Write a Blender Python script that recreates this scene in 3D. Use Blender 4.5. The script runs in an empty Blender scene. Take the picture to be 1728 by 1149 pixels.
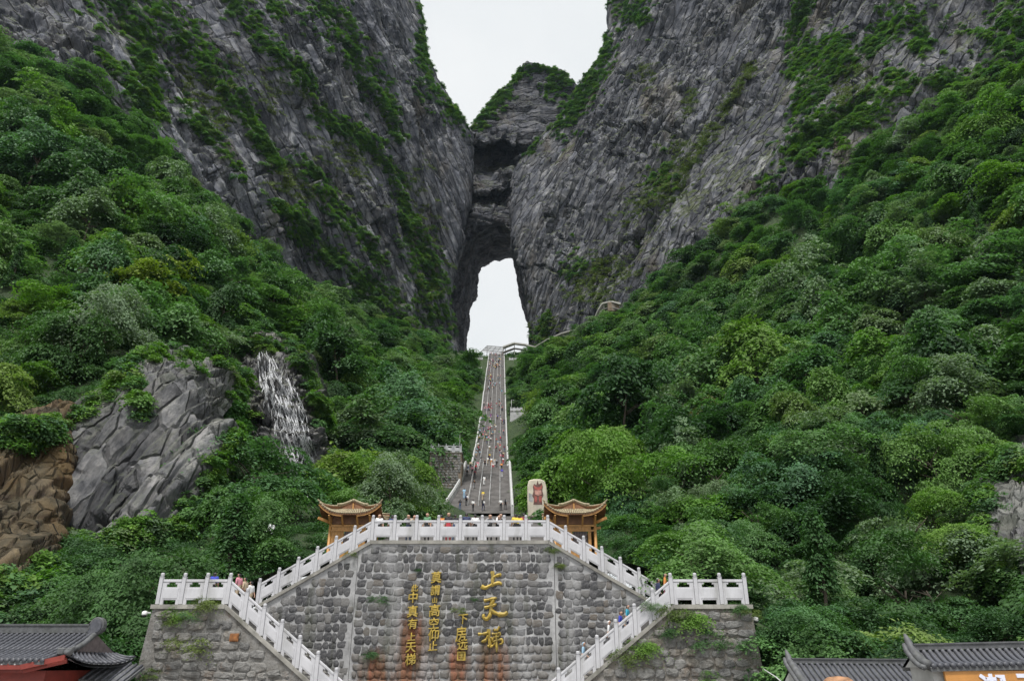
import bpy, bmesh, math, random
import numpy as np
from mathutils import Vector, Matrix, Euler
from mathutils.bvhtree import BVHTree

random.seed(7)
RNG = np.random.default_rng(11)
SC = bpy.context.scene
COL = SC.collection

# ------------------------------------------------------------------ camera
FPX, CXP, CYP = 1250.0, 864.0, 574.5          # focal length and centre in photo pixels
PITCH = math.radians(23.6)
EYE = Vector((0.0, 0.0, 1.6))
cam_data = bpy.data.cameras.new('camera')
cam_data.sensor_width = 36.0
cam_data.lens = FPX / 1728.0 * 36.0
cam_data.clip_start = 0.1
cam_data.clip_end = 6000.0
cam = bpy.data.objects.new('camera', cam_data)
cam.location = EYE
cam.rotation_euler = (math.radians(90) + PITCH, 0, 0)
COL.objects.link(cam)
SC.camera = cam

# ------------------------------------------------------------------ sky, sun, exposure
world = bpy.data.worlds.new('World')
SC.world = world
world.use_nodes = True
wn = world.node_tree
wn.nodes.clear()
SUN_EL, SUN_AZ = math.radians(66), math.radians(192)      # soft sun through cloud, behind the camera to the left
w_out = wn.nodes.new('ShaderNodeOutputWorld')
w_bg = wn.nodes.new('ShaderNodeBackground')
w_sky = wn.nodes.new('ShaderNodeTexSky')
w_sky.sky_type = 'NISHITA'
w_sky.sun_disc = False
w_sky.sun_elevation = SUN_EL
w_sky.sun_rotation = SUN_AZ
w_sky.air_density = 1.0
w_sky.dust_density = 3.0
w_scale = wn.nodes.new('ShaderNodeMixRGB')
w_scale.blend_type = 'MULTIPLY'
w_scale.inputs[0].default_value = 1.0
w_scale.inputs[2].default_value = (0.05, 0.05, 0.05, 1)
wn.links.new(w_sky.outputs[0], w_scale.inputs[1])
# a closed layer of pale cloud over the blue sky
w_tc = wn.nodes.new('ShaderNodeTexCoord')
w_noise = wn.nodes.new('ShaderNodeTexNoise')
w_noise.inputs['Scale'].default_value = 3.0
w_noise.inputs['Detail'].default_value = 5.0
w_noise.inputs['Roughness'].default_value = 0.5
wn.links.new(w_tc.outputs['Generated'], w_noise.inputs['Vector'])
w_ramp = wn.nodes.new('ShaderNodeValToRGB')
w_ramp.color_ramp.elements[0].position = 0.3
w_ramp.color_ramp.elements[0].color = (0.302, 0.317, 0.324, 1)
w_ramp.color_ramp.elements[1].position = 0.68
w_ramp.color_ramp.elements[1].color = (0.360, 0.365, 0.366, 1)
wn.links.new(w_noise.outputs['Fac'], w_ramp.inputs[0])
w_mix = wn.nodes.new('ShaderNodeMixRGB')
w_mix.inputs[0].default_value = 0.93
wn.links.new(w_scale.outputs[0], w_mix.inputs[1])
wn.links.new(w_ramp.outputs[0], w_mix.inputs[2])
wn.links.new(w_mix.outputs[0], w_bg.inputs['Color'])
w_bg.inputs['Strength'].default_value = 1.0
wn.links.new(w_bg.outputs[0], w_out.inputs['Surface'])

sun_data = bpy.data.lights.new('sun', 'SUN')
sun_data.energy = 1.5
sun_data.angle = math.radians(10)
sun_data.color = (1.0, 0.97, 0.92)
sun = bpy.data.objects.new('sun', sun_data)
# sun azimuth measured like the sky texture: direction towards the sun
sd = Vector((math.sin(SUN_AZ) * math.cos(SUN_EL), math.cos(SUN_AZ) * math.cos(SUN_EL), math.sin(SUN_EL)))
sun.rotation_euler = (-sd).to_track_quat('-Z', 'Y').to_euler()
sun.location = (0, 0, 700)
COL.objects.link(sun)

SC.view_settings.view_transform = 'Standard'
SC.view_settings.look = 'None'
SC.view_settings.gamma = 1.0
SC.view_settings.exposure = 1.45
SC.view_settings.use_curve_mapping = False
SC.cycles.use_denoising = True
SC.cycles.max_bounces = 6
SC.cycles.diffuse_bounces = 3
SC.cycles.glossy_bounces = 2
SC.cycles.transmission_bounces = 4
SC.cycles.transparent_max_bounces = 6
SC.cycles.volume_bounces = 0

# ------------------------------------------------------------------ small helpers
CT, ST = math.cos(PITCH), math.sin(PITCH)

def ray(px, py):
    cx = (px - CXP) / FPX
    cy = (CYP - py) / FPX
    return np.array([cx, CT - cy * ST, ST + cy * CT])

def P(px, py, Y):
    """the point of the place seen at photo pixel (px, py), Y metres ahead of the camera"""
    d = ray(px, py)
    return np.array([0, 0, 1.6]) + d * (Y / d[1])

def proj(p):
    p = np.asarray(p, float)
    q = p - np.array([0, 0, 1.6])
    xc = q[..., 0]
    zc = q[..., 1] * CT + q[..., 2] * ST
    yc = -q[..., 1] * ST + q[..., 2] * CT
    return CXP + FPX * xc / zc, CYP - FPX * yc / zc

def tag(o, label=None, category=None, group=None, kind=None):
    if label: o['label'] = label
    if category: o['category'] = category
    if group: o['group'] = group
    if kind: o['kind'] = kind
    return o

def empty(name, loc=(0, 0, 0), rz=0.0):
    o = bpy.data.objects.new(name, None)
    o.empty_display_size = 0.3
    o.location = loc
    o.rotation_euler = (0, 0, rz)
    COL.objects.link(o)
    return o

def link(name, me, parent=None, mat=None):
    o = bpy.data.objects.new(name, me)
    if mat is not None and len(me.materials) == 0:
        me.materials.append(mat)
    COL.objects.link(o)
    if parent is not None:
        o.parent = parent
    return o

def np_mesh(name, verts, faces, smooth=True):
    """verts (n,3), faces (m,k) with one k"""
    me = bpy.data.meshes.new(name)
    verts = np.ascontiguousarray(verts, dtype=np.float32)
    faces = np.ascontiguousarray(faces, dtype=np.int32)
    m, k = faces.shape
    me.vertices.add(len(verts))
    me.vertices.foreach_set('co', verts.ravel())
    me.loops.add(m * k)
    me.loops.foreach_set('vertex_index', faces.ravel())
    me.polygons.add(m)
    me.polygons.foreach_set('loop_start', np.arange(0, m * k, k, dtype=np.int32))
    me.polygons.foreach_set('loop_total', np.full(m, k, dtype=np.int32))
    me.polygons.foreach_set('use_smooth', np.full(m, smooth, dtype=bool))
    me.update(calc_edges=True)
    return me

def grid_faces(nv, nu, keep=None):
    i = np.arange(nv * nu).reshape(nv, nu)
    f = np.stack([i[:-1, :-1], i[:-1, 1:], i[1:, 1:], i[1:, :-1]], -1).reshape(-1, 4)
    if keep is not None:
        k = keep.reshape(-1)[f].all(1)
        f = f[k]
    return f

class MB:
    """collects simple solids into one mesh"""
    def __init__(s):
        s.v = []; s.f = []; s.m = []
    def add(s, verts, faces, mi=0):
        b = len(s.v)
        s.v += [tuple(map(float, p)) for p in verts]
        s.f += [tuple(b + i for i in f) for f in faces]
        s.m += [mi] * len(faces)
        return s
    def hexa(s, p, mi=0):
        """eight corners: four below, four above, both counter-clockwise"""
        return s.add(p, [(0, 3, 2, 1), (4, 5, 6, 7), (0, 1, 5, 4), (1, 2, 6, 5), (2, 3, 7, 6), (3, 0, 4, 7)], mi)
    def box(s, c, d, mi=0, top=1.0):
        x, y, z = c; a, b, h = d[0] / 2, d[1] / 2, d[2] / 2
        t = top
        return s.hexa([(x - a, y - b, z - h), (x + a, y - b, z - h), (x + a, y + b, z - h), (x - a, y + b, z - h),
                       (x - a * t, y - b * t, z + h), (x + a * t, y - b * t, z + h), (x + a * t, y + b * t, z + h), (x - a * t, y + b * t, z + h)], mi)
    def beam(s, a, b, w, h, mi=0, up=(0, 0, 1)):
        a = Vector(a); b = Vector(b); d = (b - a).normalized()
        up = Vector(up)
        sx = d.cross(up)
        if sx.length < 1e-4: sx = d.cross(Vector((0, 1, 0)))
        sx.normalize(); u = sx.cross(d).normalized()
        sx *= w / 2; u *= h / 2
        return s.hexa([a - sx - u, b - sx - u, b + sx - u, a + sx - u, a - sx + u, b - sx + u, b + sx + u, a + sx + u], mi) \
            if False else s.add([a - sx - u, a + sx - u, a + sx + u, a - sx + u, b - sx - u, b + sx - u, b + sx + u, b - sx + u],
                                [(0, 3, 2, 1), (4, 5, 6, 7), (0, 1, 5, 4), (1, 2, 6, 5), (2, 3, 7, 6), (3, 0, 4, 7)], mi)
    def tube(s, pts, r, n=8, mi=0, cap=True):
        pts = [Vector(p) for p in pts]
        rr = r if hasattr(r, '__len__') else [r] * len(pts)
        rings = []
        prev = None
        for i, p in enumerate(pts):
            d = (pts[min(i + 1, len(pts) - 1)] - pts[max(i - 1, 0)]).normalized()
            ref = Vector((0, 0, 1)) if abs(d.z) < 0.9 else Vector((0, 1, 0))
            sx = d.cross(ref).normalized() if prev is None else (prev - d * prev.dot(d)).normalized()
            prev = sx
            u = sx.cross(d).normalized()
            rings.append([p + (sx * math.cos(a) + u * math.sin(a)) * rr[i] for a in [2 * math.pi * k / n for k in range(n)]])
        verts = [q for g in rings for q in g]
        faces = []
        for i in range(len(rings) - 1):
            for k in range(n):
                k2 = (k + 1) % n
                faces.append((i * n + k, i * n + k2, (i + 1) * n + k2, (i + 1) * n + k))
        if cap:
            faces.append(tuple(range(n))[::-1] if False else tuple(range(n)))
            faces.append(tuple((len(rings) - 1) * n + k for k in reversed(range(n))))
        return s.add(verts, faces, mi)
    def lathe(s, prof, c=(0, 0, 0), n=12, mi=0):
        verts = []; faces = []
        for r, z in prof:
            for k in range(n):
                a = 2 * math.pi * k / n
                verts.append((c[0] + r * math.cos(a), c[1] + r * math.sin(a), c[2] + z))
        for i in range(len(prof) - 1):
            for k in range(n):
                k2 = (k + 1) % n
                faces.append((i * n + k, i * n + k2, (i + 1) * n + k2, (i + 1) * n + k))
        faces.append(tuple(reversed(range(n))))
        faces.append(tuple((len(prof) - 1) * n + k for k in range(n)))
        return s.add(verts, faces, mi)
    def prism(s, poly, y0, y1, mi=0):
        """polygon of (x, z) pairs, counter-clockwise seen from -y, from y0 to y1"""
        n = len(poly)
        v = [(x, y0, z) for x, z in poly] + [(x, y1, z) for x, z in poly]
        f = [tuple(range(n)), tuple(reversed(range(n, 2 * n)))]
        f += [(i, i + n, (i + 1) % n + n, (i + 1) % n) for i in range(n)]
        return s.add(v, f, mi)
    def mesh(s, name, mats=(), smooth=False, bevel=0.0):
        me = bpy.data.meshes.new(name)
        me.from_pydata(s.v, [], s.f)
        for m in (mats if isinstance(mats, (list, tuple)) else [mats]):
            me.materials.append(m)
        bm = bmesh.new(); bm.from_mesh(me)
        for f, mi in zip(bm.faces, s.m):
            f.material_index = mi
        bmesh.ops.recalc_face_normals(bm, faces=bm.faces)
        if bevel > 0:
            es = [e for e in bm.edges if len(e.link_faces) == 2 and e.calc_face_angle(0) > 0.5]
            bmesh.ops.bevel(bm, geom=es, offset=bevel, segments=1, affect='EDGES', clamp_overlap=True)
        bm.to_mesh(me); bm.free()
        if smooth:
            me.polygons.foreach_set('use_smooth', [True] * len(me.polygons))
        me.update()
        return me
    def build(s, name, mats, parent=None, smooth=False, bevel=0.0):
        return link(name, s.mesh(name, mats, smooth, bevel), parent)

# ------------------------------------------------------------------ noise in numpy
def _hash(ix, iy, iz, seed):
    h = (ix.astype(np.int64) * 374761393 + iy.astype(np.int64) * 668265263 + iz.astype(np.int64) * 2147483647 + seed * 1274126177) & 0xffffffff
    h = ((h ^ (h >> 13)) * 1274126177) & 0xffffffff
    h = ((h ^ (h >> 16)) * 2246822519) & 0xffffffff
    return ((h ^ (h >> 15)) & 0xffffff) / float(0xffffff)

def vnoise(p, seed=0):
    i = np.floor(p).astype(np.int64); f = p - i
    f = f * f * f * (f * (f * 6 - 15) + 10)
    x, y, z = i[:, 0], i[:, 1], i[:, 2]
    r = 0
    for dx in (0, 1):
        wx = f[:, 0] if dx else 1 - f[:, 0]
        for dy in (0, 1):
            wy = f[:, 1] if dy else 1 - f[:, 1]
            for dz in (0, 1):
                wz = f[:, 2] if dz else 1 - f[:, 2]
                r = r + wx * wy * wz * _hash(x + dx, y + dy, z + dz, seed)
    return r * 2 - 1

def fbm(p, octv=4, seed=0, gain=0.5):
    r = 0; a = 1.0; s = 0.0
    for o in range(octv):
        r = r + a * vnoise(p * (2 ** o) + 17.3 * o, seed + o); s += a; a *= gain
    return r / s

def ridged(p, octv=4, seed=0, gain=0.5):
    r = 0; a = 1.0; s = 0.0
    for o in range(octv):
        r = r + a * (1 - 2 * np.abs(vnoise(p * (2 ** o) + 31.7 * o, seed + o))); s += a; a *= gain
    return r / s

def worley(p, seed=0):
    """distance to the nearest and second cell point, and a random value for the cell"""
    i = np.floor(p).astype(np.int64)
    d1 = np.full(len(p), 9.0); d2 = np.full(len(p), 9.0); cid = np.zeros(len(p))
    for dx in (-1, 0, 1):
        for dy in (-1, 0, 1):
            for dz in (-1, 0, 1):
                c = i + np.array([dx, dy, dz])
                q = np.stack([_hash(c[:, 0], c[:, 1], c[:, 2], seed + k) for k in (1, 2, 3)], -1) + c
                d = np.sqrt(((q - p) ** 2).sum(1))
                v = _hash(c[:, 0], c[:, 1], c[:, 2], seed + 9)
                nearer = d < d1
                d2 = np.where(nearer, d1, np.minimum(d2, d))
                cid = np.where(nearer, v, cid)
                d1 = np.where(nearer, d, d1)
    return d1, d2, cid

# ------------------------------------------------------------------ materials
def new_mat(name):
    m = bpy.data.materials.new(name)
    m.use_nodes = True
    nt = m.node_tree
    b = nt.nodes['Principled BSDF']
    return m, nt, b

def ramp(nt, src, stops):
    r = nt.nodes.new('ShaderNodeValToRGB')
    cr = r.color_ramp
    while len(cr.elements) < len(stops): cr.elements.new(0.5)
    for e, (p, c) in zip(cr.elements, stops):
        e.position = p; e.color = (*c, 1) if len(c) == 3 else c
    nt.links.new(src, r.inputs[0])
    return r.outputs[0]

def noise(nt, vec, scale, detail=4, rough=0.55, dist=0.0):
    n = nt.nodes.new('ShaderNodeTexNoise')
    n.inputs['Scale'].default_value = scale; n.inputs['Detail'].default_value = detail
    n.inputs['Roughness'].default_value = rough; n.inputs['Distortion'].default_value = dist
    if vec is not None: nt.links.new(vec, n.inputs['Vector'])
    return n.outputs['Fac']

def mapping(nt, vec, scale=(1, 1, 1), rot=(0, 0, 0), loc=(0, 0, 0)):
    m = nt.nodes.new('ShaderNodeMapping')
    m.inputs['Scale'].default_value = scale; m.inputs['Rotation'].default_value = rot; m.inputs['Location'].default_value = loc
    nt.links.new(vec, m.inputs['Vector'])
    return m.outputs[0]

def texco(nt, which='Object'):
    n = nt.nodes.new('ShaderNodeTexCoord')
    return n.outputs[which]

def mixc(nt, fac, a, b, mode='MIX'):
    m = nt.nodes.new('ShaderNodeMixRGB'); m.blend_type = mode
    for k, v in ((0, fac), (1, a), (2, b)):
        if hasattr(v, 'links') or isinstance(v, bpy.types.NodeSocket): nt.links.new(v, m.inputs[k])
        elif k == 0: m.inputs[0].default_value = v
        else: m.inputs[k].default_value = (*v, 1)
    return m.outputs[0]

def bump(nt, b, h, strength=0.4, dist=0.1):
    n = nt.nodes.new('ShaderNodeBump')
    n.inputs['Strength'].default_value = strength; n.inputs['Distance'].default_value = dist
    nt.links.new(h, n.inputs['Height']); nt.links.new(n.outputs[0], b.inputs['Normal'])

def simple_mat(name, col, rough=0.7, var=0.25, scale=6.0, metal=0.0, bumpk=0.15, dirt=None, coord='Object'):
    """plain colour with grain, slight unevenness and wear"""
    m, nt, b = new_mat(name)
    v = texco(nt, coord)
    n1 = noise(nt, v, scale, 5)
    lo = tuple(max(0, c * (1 - var)) for c in col); hi = tuple(min(1, c * (1 + var)) for c in col)
    c = ramp(nt, n1, [(0.3, lo), (0.7, hi)])
    if dirt:
        n2 = noise(nt, mapping(nt, v, (1, 1, 0.25)), scale * 0.6, 6, 0.65)
        f = ramp(nt, n2, [(0.52, (0, 0, 0)), (0.72, (1, 1, 1))])
        c = mixc(nt, f, c, dirt)
    nt.links.new(c, b.inputs['Base Color'])
    b.inputs['Roughness'].default_value = rough
    b.inputs['Metallic'].default_value = metal
    if bumpk: bump(nt, b, noise(nt, v, scale * 4, 4), bumpk, 0.02)
    return m

def rock_mat(name, base, light, dark, warm, strata_rot=(0, 0, 0), scale=1.0, streak=0.6, moss=0.0, wet=False, warm_at=(0.55, 0.75)):
    m, nt, b = new_mat(name)
    v = texco(nt, 'Object')
    s = mapping(nt, v, (2.6 / scale, 2.6 / scale, 15.0 / scale), strata_rot)
    s.node.vector_type = 'TEXTURE'
    n_str = noise(nt, s, 1.0, 9, 0.70, 0.12)
    n_big = noise(nt, v, 0.018 * scale, 5, 0.6)
    # joints split the face into pieces that weathered each to its own grey
    wv = nt.nodes.new('ShaderNodeTexNoise'); wv.inputs['Scale'].default_value = 0.8; wv.inputs['Detail'].default_value = 3
    nt.links.new(s, wv.inputs['Vector'])
    ws = mixc(nt, 0.16, s, wv.outputs['Color'], 'LINEAR_LIGHT')
    vo = nt.nodes.new('ShaderNodeTexVoronoi'); vo.feature = 'DISTANCE_TO_EDGE'; vo.inputs['Scale'].default_value = 0.62
    vc = nt.nodes.new('ShaderNodeTexVoronoi'); vc.feature = 'F1'; vc.inputs['Scale'].default_value = 0.62
    nt.links.new(ws, vo.inputs['Vector']); nt.links.new(ws, vc.inputs['Vector'])
    crack = ramp(nt, vo.outputs['Distance'], [(0.0, (0, 0, 0)), (0.10, (1, 1, 1))])
    cell = ramp(nt, vc.outputs['Color'], [(0.25, (0.45,) * 3), (0.55, (1.0,) * 3), (0.8, (1.55,) * 3)])
    n_mid = noise(nt, v, 0.16 * scale, 7, 0.65)
    c = ramp(nt, n_str, [(0.37, dark), (0.46, base), (0.56, base), (0.70, light)])
    c2 = ramp(nt, n_mid, [(0.36, dark), (0.48, base), (0.66, light)])
    c = mixc(nt, 0.45, c, c2)
    c = mixc(nt, 0.75, c, cell, 'MULTIPLY')
    c = mixc(nt, ramp(nt, n_big, [(0.42, (0, 0, 0)), (0.7, (0.55, 0.55, 0.55))]), c, dark)
    n_w = noise(nt, mapping(nt, v, (0.05, 0.05, 0.02), (0, 0, 0), (7, 3, 9)), scale, 6, 0.6)
    c = mixc(nt, ramp(nt, n_w, [(warm_at[0], (0, 0, 0)), (warm_at[1], (0.7, 0.7, 0.7))]), c, warm)
    # pale vertical water streaks
    n_v = noise(nt, mapping(nt, v, (0.5 * scale, 0.5 * scale, 0.02 * scale)), 1.0, 5, 0.6)
    n_vm = noise(nt, v, 0.03 * scale, 3)
    f = mixc(nt, 1.0, ramp(nt, n_v, [(0.58, (0, 0, 0)), (0.72, (1, 1, 1))]), ramp(nt, n_vm, [(0.48, (0, 0, 0)), (0.62, (streak,) * 3)]), 'MULTIPLY')
    c = mixc(nt, f, c, light)
    if moss > 0:
        geo = nt.nodes.new('ShaderNodeNewGeometry')
        sep = nt.nodes.new('ShaderNodeSeparateXYZ'); nt.links.new(geo.outputs['Normal'], sep.inputs[0])
        n_m = noise(nt, v, 0.25 * scale, 6, 0.6)
        add = nt.nodes.new('ShaderNodeMath'); add.operation = 'ADD'
        nt.links.new(sep.outputs['Z'], add.inputs[0]); nt.links.new(n_m, add.inputs[1])
        f = ramp(nt, add.outputs[0], [(0.80, (0, 0, 0)), (1.0, (moss,) * 3)])
        c = mixc(nt, f, c, (0.075, 0.095, 0.03))
    nt.links.new(c, b.inputs['Base Color'])
    b.inputs['Roughness'].default_value = 0.45 if wet else 0.85
    b.inputs['Specular IOR Level'].default_value = 0.5 if wet else 0.25
    h = mixc(nt, 0.25, n_str, noise(nt, v, 0.5 * scale, 8, 0.7))
    h = mixc(nt, 0.42, h, crack)
    bump(nt, b, h, 1.0, 3.6 / scale)
    return m

def leaf_mat(name, stops, trans=0.35, inner=0.38):
    """leaves: colour picked per tree, small changes within the crown, some light coming through"""
    m, nt, b = new_mat(name)
    oi = nt.nodes.new('ShaderNodeObjectInfo')
    c = ramp(nt, oi.outputs['Random'], stops)
    v = texco(nt, 'Object')
    n = noise(nt, v, 0.7, 3)
    hsv = nt.nodes.new('ShaderNodeHueSaturation')
    mr = nt.nodes.new('ShaderNodeMapRange')
    nt.links.new(n, mr.inputs[0]); mr.inputs[1].default_value = 0.3; mr.inputs[2].default_value = 0.7
    mr.inputs[3].default_value = 1 - inner; mr.inputs[4].default_value = 1 + inner
    nt.links.new(mr.outputs[0], hsv.inputs['Value'])
    nt.links.new(c, hsv.inputs['Color'])
    col = hsv.outputs[0]
    nt.links.new(col, b.inputs['Base Color'])
    b.inputs['Roughness'].default_value = 0.6
    b.inputs['Specular IOR Level'].default_value = 0.25
    tr = nt.nodes.new('ShaderNodeBsdfTranslucent')
    tc = mixc(nt, 1.0, col, (1.0, 1.25, 0.5), 'MULTIPLY')
    nt.links.new(tc, tr.inputs['Color'])
    mx = nt.nodes.new('ShaderNodeMixShader'); mx.inputs[0].default_value = trans
    nt.links.new(b.outputs[0], mx.inputs[1]); nt.links.new(tr.outputs[0], mx.inputs[2])
    nt.links.new(mx.outputs[0], nt.nodes['Material Output'].inputs['Surface'])
    return m

# ================================================================== THE LAND
STONE_GREY = (0.21, 0.205, 0.225)
def herm(pts, n):
    """smooth curve through pts, n samples, even chord length"""
    pts = np.asarray(pts, float)
    t = np.concatenate([[0], np.cumsum(np.linalg.norm(np.diff(pts, axis=0), axis=1))])
    m = np.gradient(pts, t, axis=0) if len(pts) > 2 else np.repeat(((pts[1] - pts[0]) / t[-1])[None], 2, 0)
    q = np.linspace(0, t[-1], n)
    k = np.clip(np.searchsorted(t, q, side='right') - 1, 0, len(t) - 2)
    h = (t[k + 1] - t[k]); s = ((q - t[k]) / h)[:, None]; h = h[:, None]
    return (2 * s**3 - 3 * s**2 + 1) * pts[k] + (s**3 - 2 * s**2 + s) * h * m[k] + (-2 * s**3 + 3 * s**2) * pts[k + 1] + (s**3 - s**2) * h * m[k + 1]

def loft(cols, nv, nu):
    """surface through control columns (each bottom to top) -> (nv, nu, 3)"""
    C = np.stack([herm(c, nv) for c in cols], 1)              # nv, ncol, 3
    d = np.linalg.norm(np.diff(C, axis=1), axis=2).mean(0)
    t = np.concatenate([[0], np.cumsum(d)])
    m = np.gradient(C, t, axis=1)
    q = np.linspace(0, t[-1], nu)
    k = np.clip(np.searchsorted(t, q, side='right') - 1, 0, len(t) - 2)
    h = (t[k + 1] - t[k])[None, :, None]; s = ((q - t[k])[None, :, None] / h)
    return (2 * s**3 - 3 * s**2 + 1) * C[:, k] + (s**3 - 2 * s**2 + s) * h * m[:, k] + (-2 * s**3 + 3 * s**2) * C[:, k + 1] + (s**3 - s**2) * h * m[:, k + 1]

def grid_normals(G):
    du = np.gradient(G, axis=1); dv = np.gradient(G, axis=0)
    n = np.cross(du, dv)
    return n / (np.linalg.norm(n, axis=2, keepdims=True) + 1e-9)

def col_px(lst, drop=0, lift=0):
    """control column from photo pixels and depths; drop carries it down into the slope"""
    p = [P(*q) for q in lst]
    if drop:
        b = p[0]
        p.insert(0, b + np.array([0, -drop * 0.15, -drop]))
    return p

# ---- the stairway's profile (Y, Z) on its axis and its axis X
STAIR_PROF = [(108.0, 21.6), (140.0, 36.6), (146.0, 36.8), (160.0, 38.6), (189.0, 52.6), (191.5, 53.0), (234.0, 75.2), (237.0, 75.4), (275.0, 99.4), (278.0, 99.7), (330.0, 130.5), (333.0, 130.8), (385.0, 161.0), (392.0, 164.6)]
def stair_z(y):
    return np.interp(y, [a for a, b in STAIR_PROF], [b for a, b in STAIR_PROF])
def stair_x(y):
    a = P(818, 846, 118)[0]; b = P(838, 594, 388)[0]
    return a + (b - a) * (np.asarray(y, float) - 118) / (388 - 118)
STAIR_W = 8.0

# ---- forested slopes: a height surface through surveyed points
CTRL = [  # photo x, photo y, metres ahead
    # left slope
    (0, 1145, 41), (-250, 1180, 38), (150, 1120, 45), (1400, 1145, 46), (1728, 1145, 46), (1950, 1170, 40),
    (-250, 1120, 45), (0, 1080, 48), (0, 960, 56), (-250, 900, 60), (0, 720, 74), (-250, 600, 88), (0, 450, 110), (-250, 250, 135), (0, 260, 150), (0, 78, 188),
    (-200, -20, 178), (110, 143, 199), (210, 220, 214), (330, 340, 234), (440, 445, 259), (520, 495, 288), (650, 550, 338), (755, 590, 396),
    (150, 1010, 54), (150, 900, 66), (250, 610, 92), (120, 640, 86), (400, 690, 88), (250, 450, 128), (120, 300, 155), (350, 520, 132), (400, 900, 72), (330, 960, 60), (480, 950, 60),
    (500, 880, 82), (430, 780, 92), (520, 815, 112), (470, 585, 142), (400, 600, 118), (560, 780, 122), (580, 640, 176), (560, 560, 235), (460, 520, 190), (600, 860, 84), (620, 780, 122),
    (640, 700, 165), (640, 620, 230), (720, 840, 108), (700, 780, 128), (720, 700, 190), (720, 630, 275), (760, 690, 225), (780, 640, 305), (790, 612, 385), (750, 780, 150),
    # right slope
    (1330, 1110, 58), (1530, 1100, 56), (1728, 1075, 55), (1950, 1100, 48), (1240, 1000, 58), (1120, 950, 62), (1020, 890, 76), (940, 880, 92), (900, 860, 110), (1728, 800, 74), (1950, 800, 66),
    (1600, 900, 68), (1728, 500, 118), (1950, 400, 112), (1728, 300, 155), (1950, 150, 150), (1728, 118, 193), (1900, 40, 178), (1600, 197, 210), (1480, 256, 226), (1300, 342, 253), (1180, 437, 282),
    (1060, 517, 328), (960, 562, 372), (900, 590, 398), (1400, 900, 74), (1400, 800, 92), (1400, 640, 132), (1400, 500, 176), (1400, 380, 220), (1560, 700, 98), (1560, 500, 142), (1560, 330, 185),
    (1200, 880, 84), (1200, 760, 122), (1200, 640, 172), (1200, 530, 228), (1050, 800, 120), (1050, 700, 172), (1050, 600, 240), (960, 760, 158), (960, 680, 212), (940, 620, 290), (890, 780, 160), (880, 700, 232), (880, 640, 310), (870, 608, 380),
    # sill of the cave
    (800, 604, 402), (880, 596, 402), (838, 604, 405), (838, 618, 440), (838, 640, 500), (760, 620, 450), (920, 620, 450),
]
cp = [P(*c) for c in CTRL]
for y in list(range(116, 392, 12)):
    for s in (-1, 0, 1):
        cp.append(np.array([stair_x(y) + s * 5.2, y, stair_z(y) - 0.9]))
# level ground behind the retaining walls and round the pavilions
for x in (-24, -14, -3, 8, 18):
    cp.append(np.array([x, 47.0, 3.0 if abs(x + 3) > 12 else 7.4]))
for x, y, z in ((-3, 70, 11.5), (-3, 95, 17.5), (-13, 62, 8.2), (7, 62, 8.2), (-20, 56, 5.2), (14, 56, 5.2), (-3, 108, 20.6)):
    cp.append(np.array([x, y, z]))
cp = np.array(cp)
_S = 100.0
def tps_fit(xy, z, lam=2e-4):
    n = len(xy)
    r = np.linalg.norm(xy[:, None] - xy[None], axis=2)
    K = np.where(r > 0, r * r * np.log(r + 1e-12), 0) + lam * np.eye(n) * 10
    A = np.zeros((n + 3, n + 3)); A[:n, :n] = K
    A[:n, n:] = np.c_[np.ones(n), xy]; A[n:, :n] = A[:n, n:].T
    return np.linalg.solve(A, np.r_[z, 0, 0, 0])
_tp = tps_fit(cp[:, :2] / _S, cp[:, 2])
def land_base(x, y):
    x = np.asarray(x, float); y = np.asarray(y, float)
    sh = x.shape
    q = np.stack([x.ravel(), y.ravel()], -1) / _S
    out = np.zeros(len(q))
    for s in range(0, len(q), 20000):
        b = q[s:s + 20000]
        r = np.linalg.norm(b[:, None] - cp[None, :, :2] / _S, axis=2)
        out[s:s + 20000] = (np.where(r > 0, r * r * np.log(r + 1e-12), 0)) @ _tp[:-3] + _tp[-3] + b @ _tp[-2:]
    return out.reshape(sh)

def stair_clear(x, y):
    """0 on the stairway, 1 well away from it"""
    d = np.abs(np.asarray(x) - stair_x(y))
    c = np.clip((d - 6.0) / 10.0, 0, 1)
    return np.where((np.asarray(y) > 44) & (np.asarray(y) < 400), c, 1.0)

gx = np.arange(-250, 250.1, 1.6); gy = np.arange(38.5, 470, 1.6)
GX, GY = np.meshgrid(gx, gy)
GZ = land_base(GX, GY)
pp = np.stack([GX.ravel(), GY.ravel(), GZ.ravel()], -1)
rel = (3.0 * fbm(pp / 26.0, 3, 5) + 1.0 * fbm(pp / 7.0, 3, 9)).reshape(GX.shape)
GZ = GZ + rel * stair_clear(GX, GY) * np.clip((GY - 46) / 30, 0.1, 1)
GZ = np.maximum(GZ, -3.0); GZ[0, :] = -3.3
def bilin(x, y):
    fx = np.clip((np.asarray(x) - gx[0]) / 1.6, 0, len(gx) - 1.001); fy = np.clip((np.asarray(y) - gy[0]) / 1.6, 0, len(gy) - 1.001)
    i = fx.astype(int); j = fy.astype(int); u = fx - i; v = fy - j
    return GZ[j, i] * (1 - u) * (1 - v) + GZ[j, i + 1] * u * (1 - v) + GZ[j + 1, i] * (1 - u) * v + GZ[j + 1, i + 1] * u * v

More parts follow.
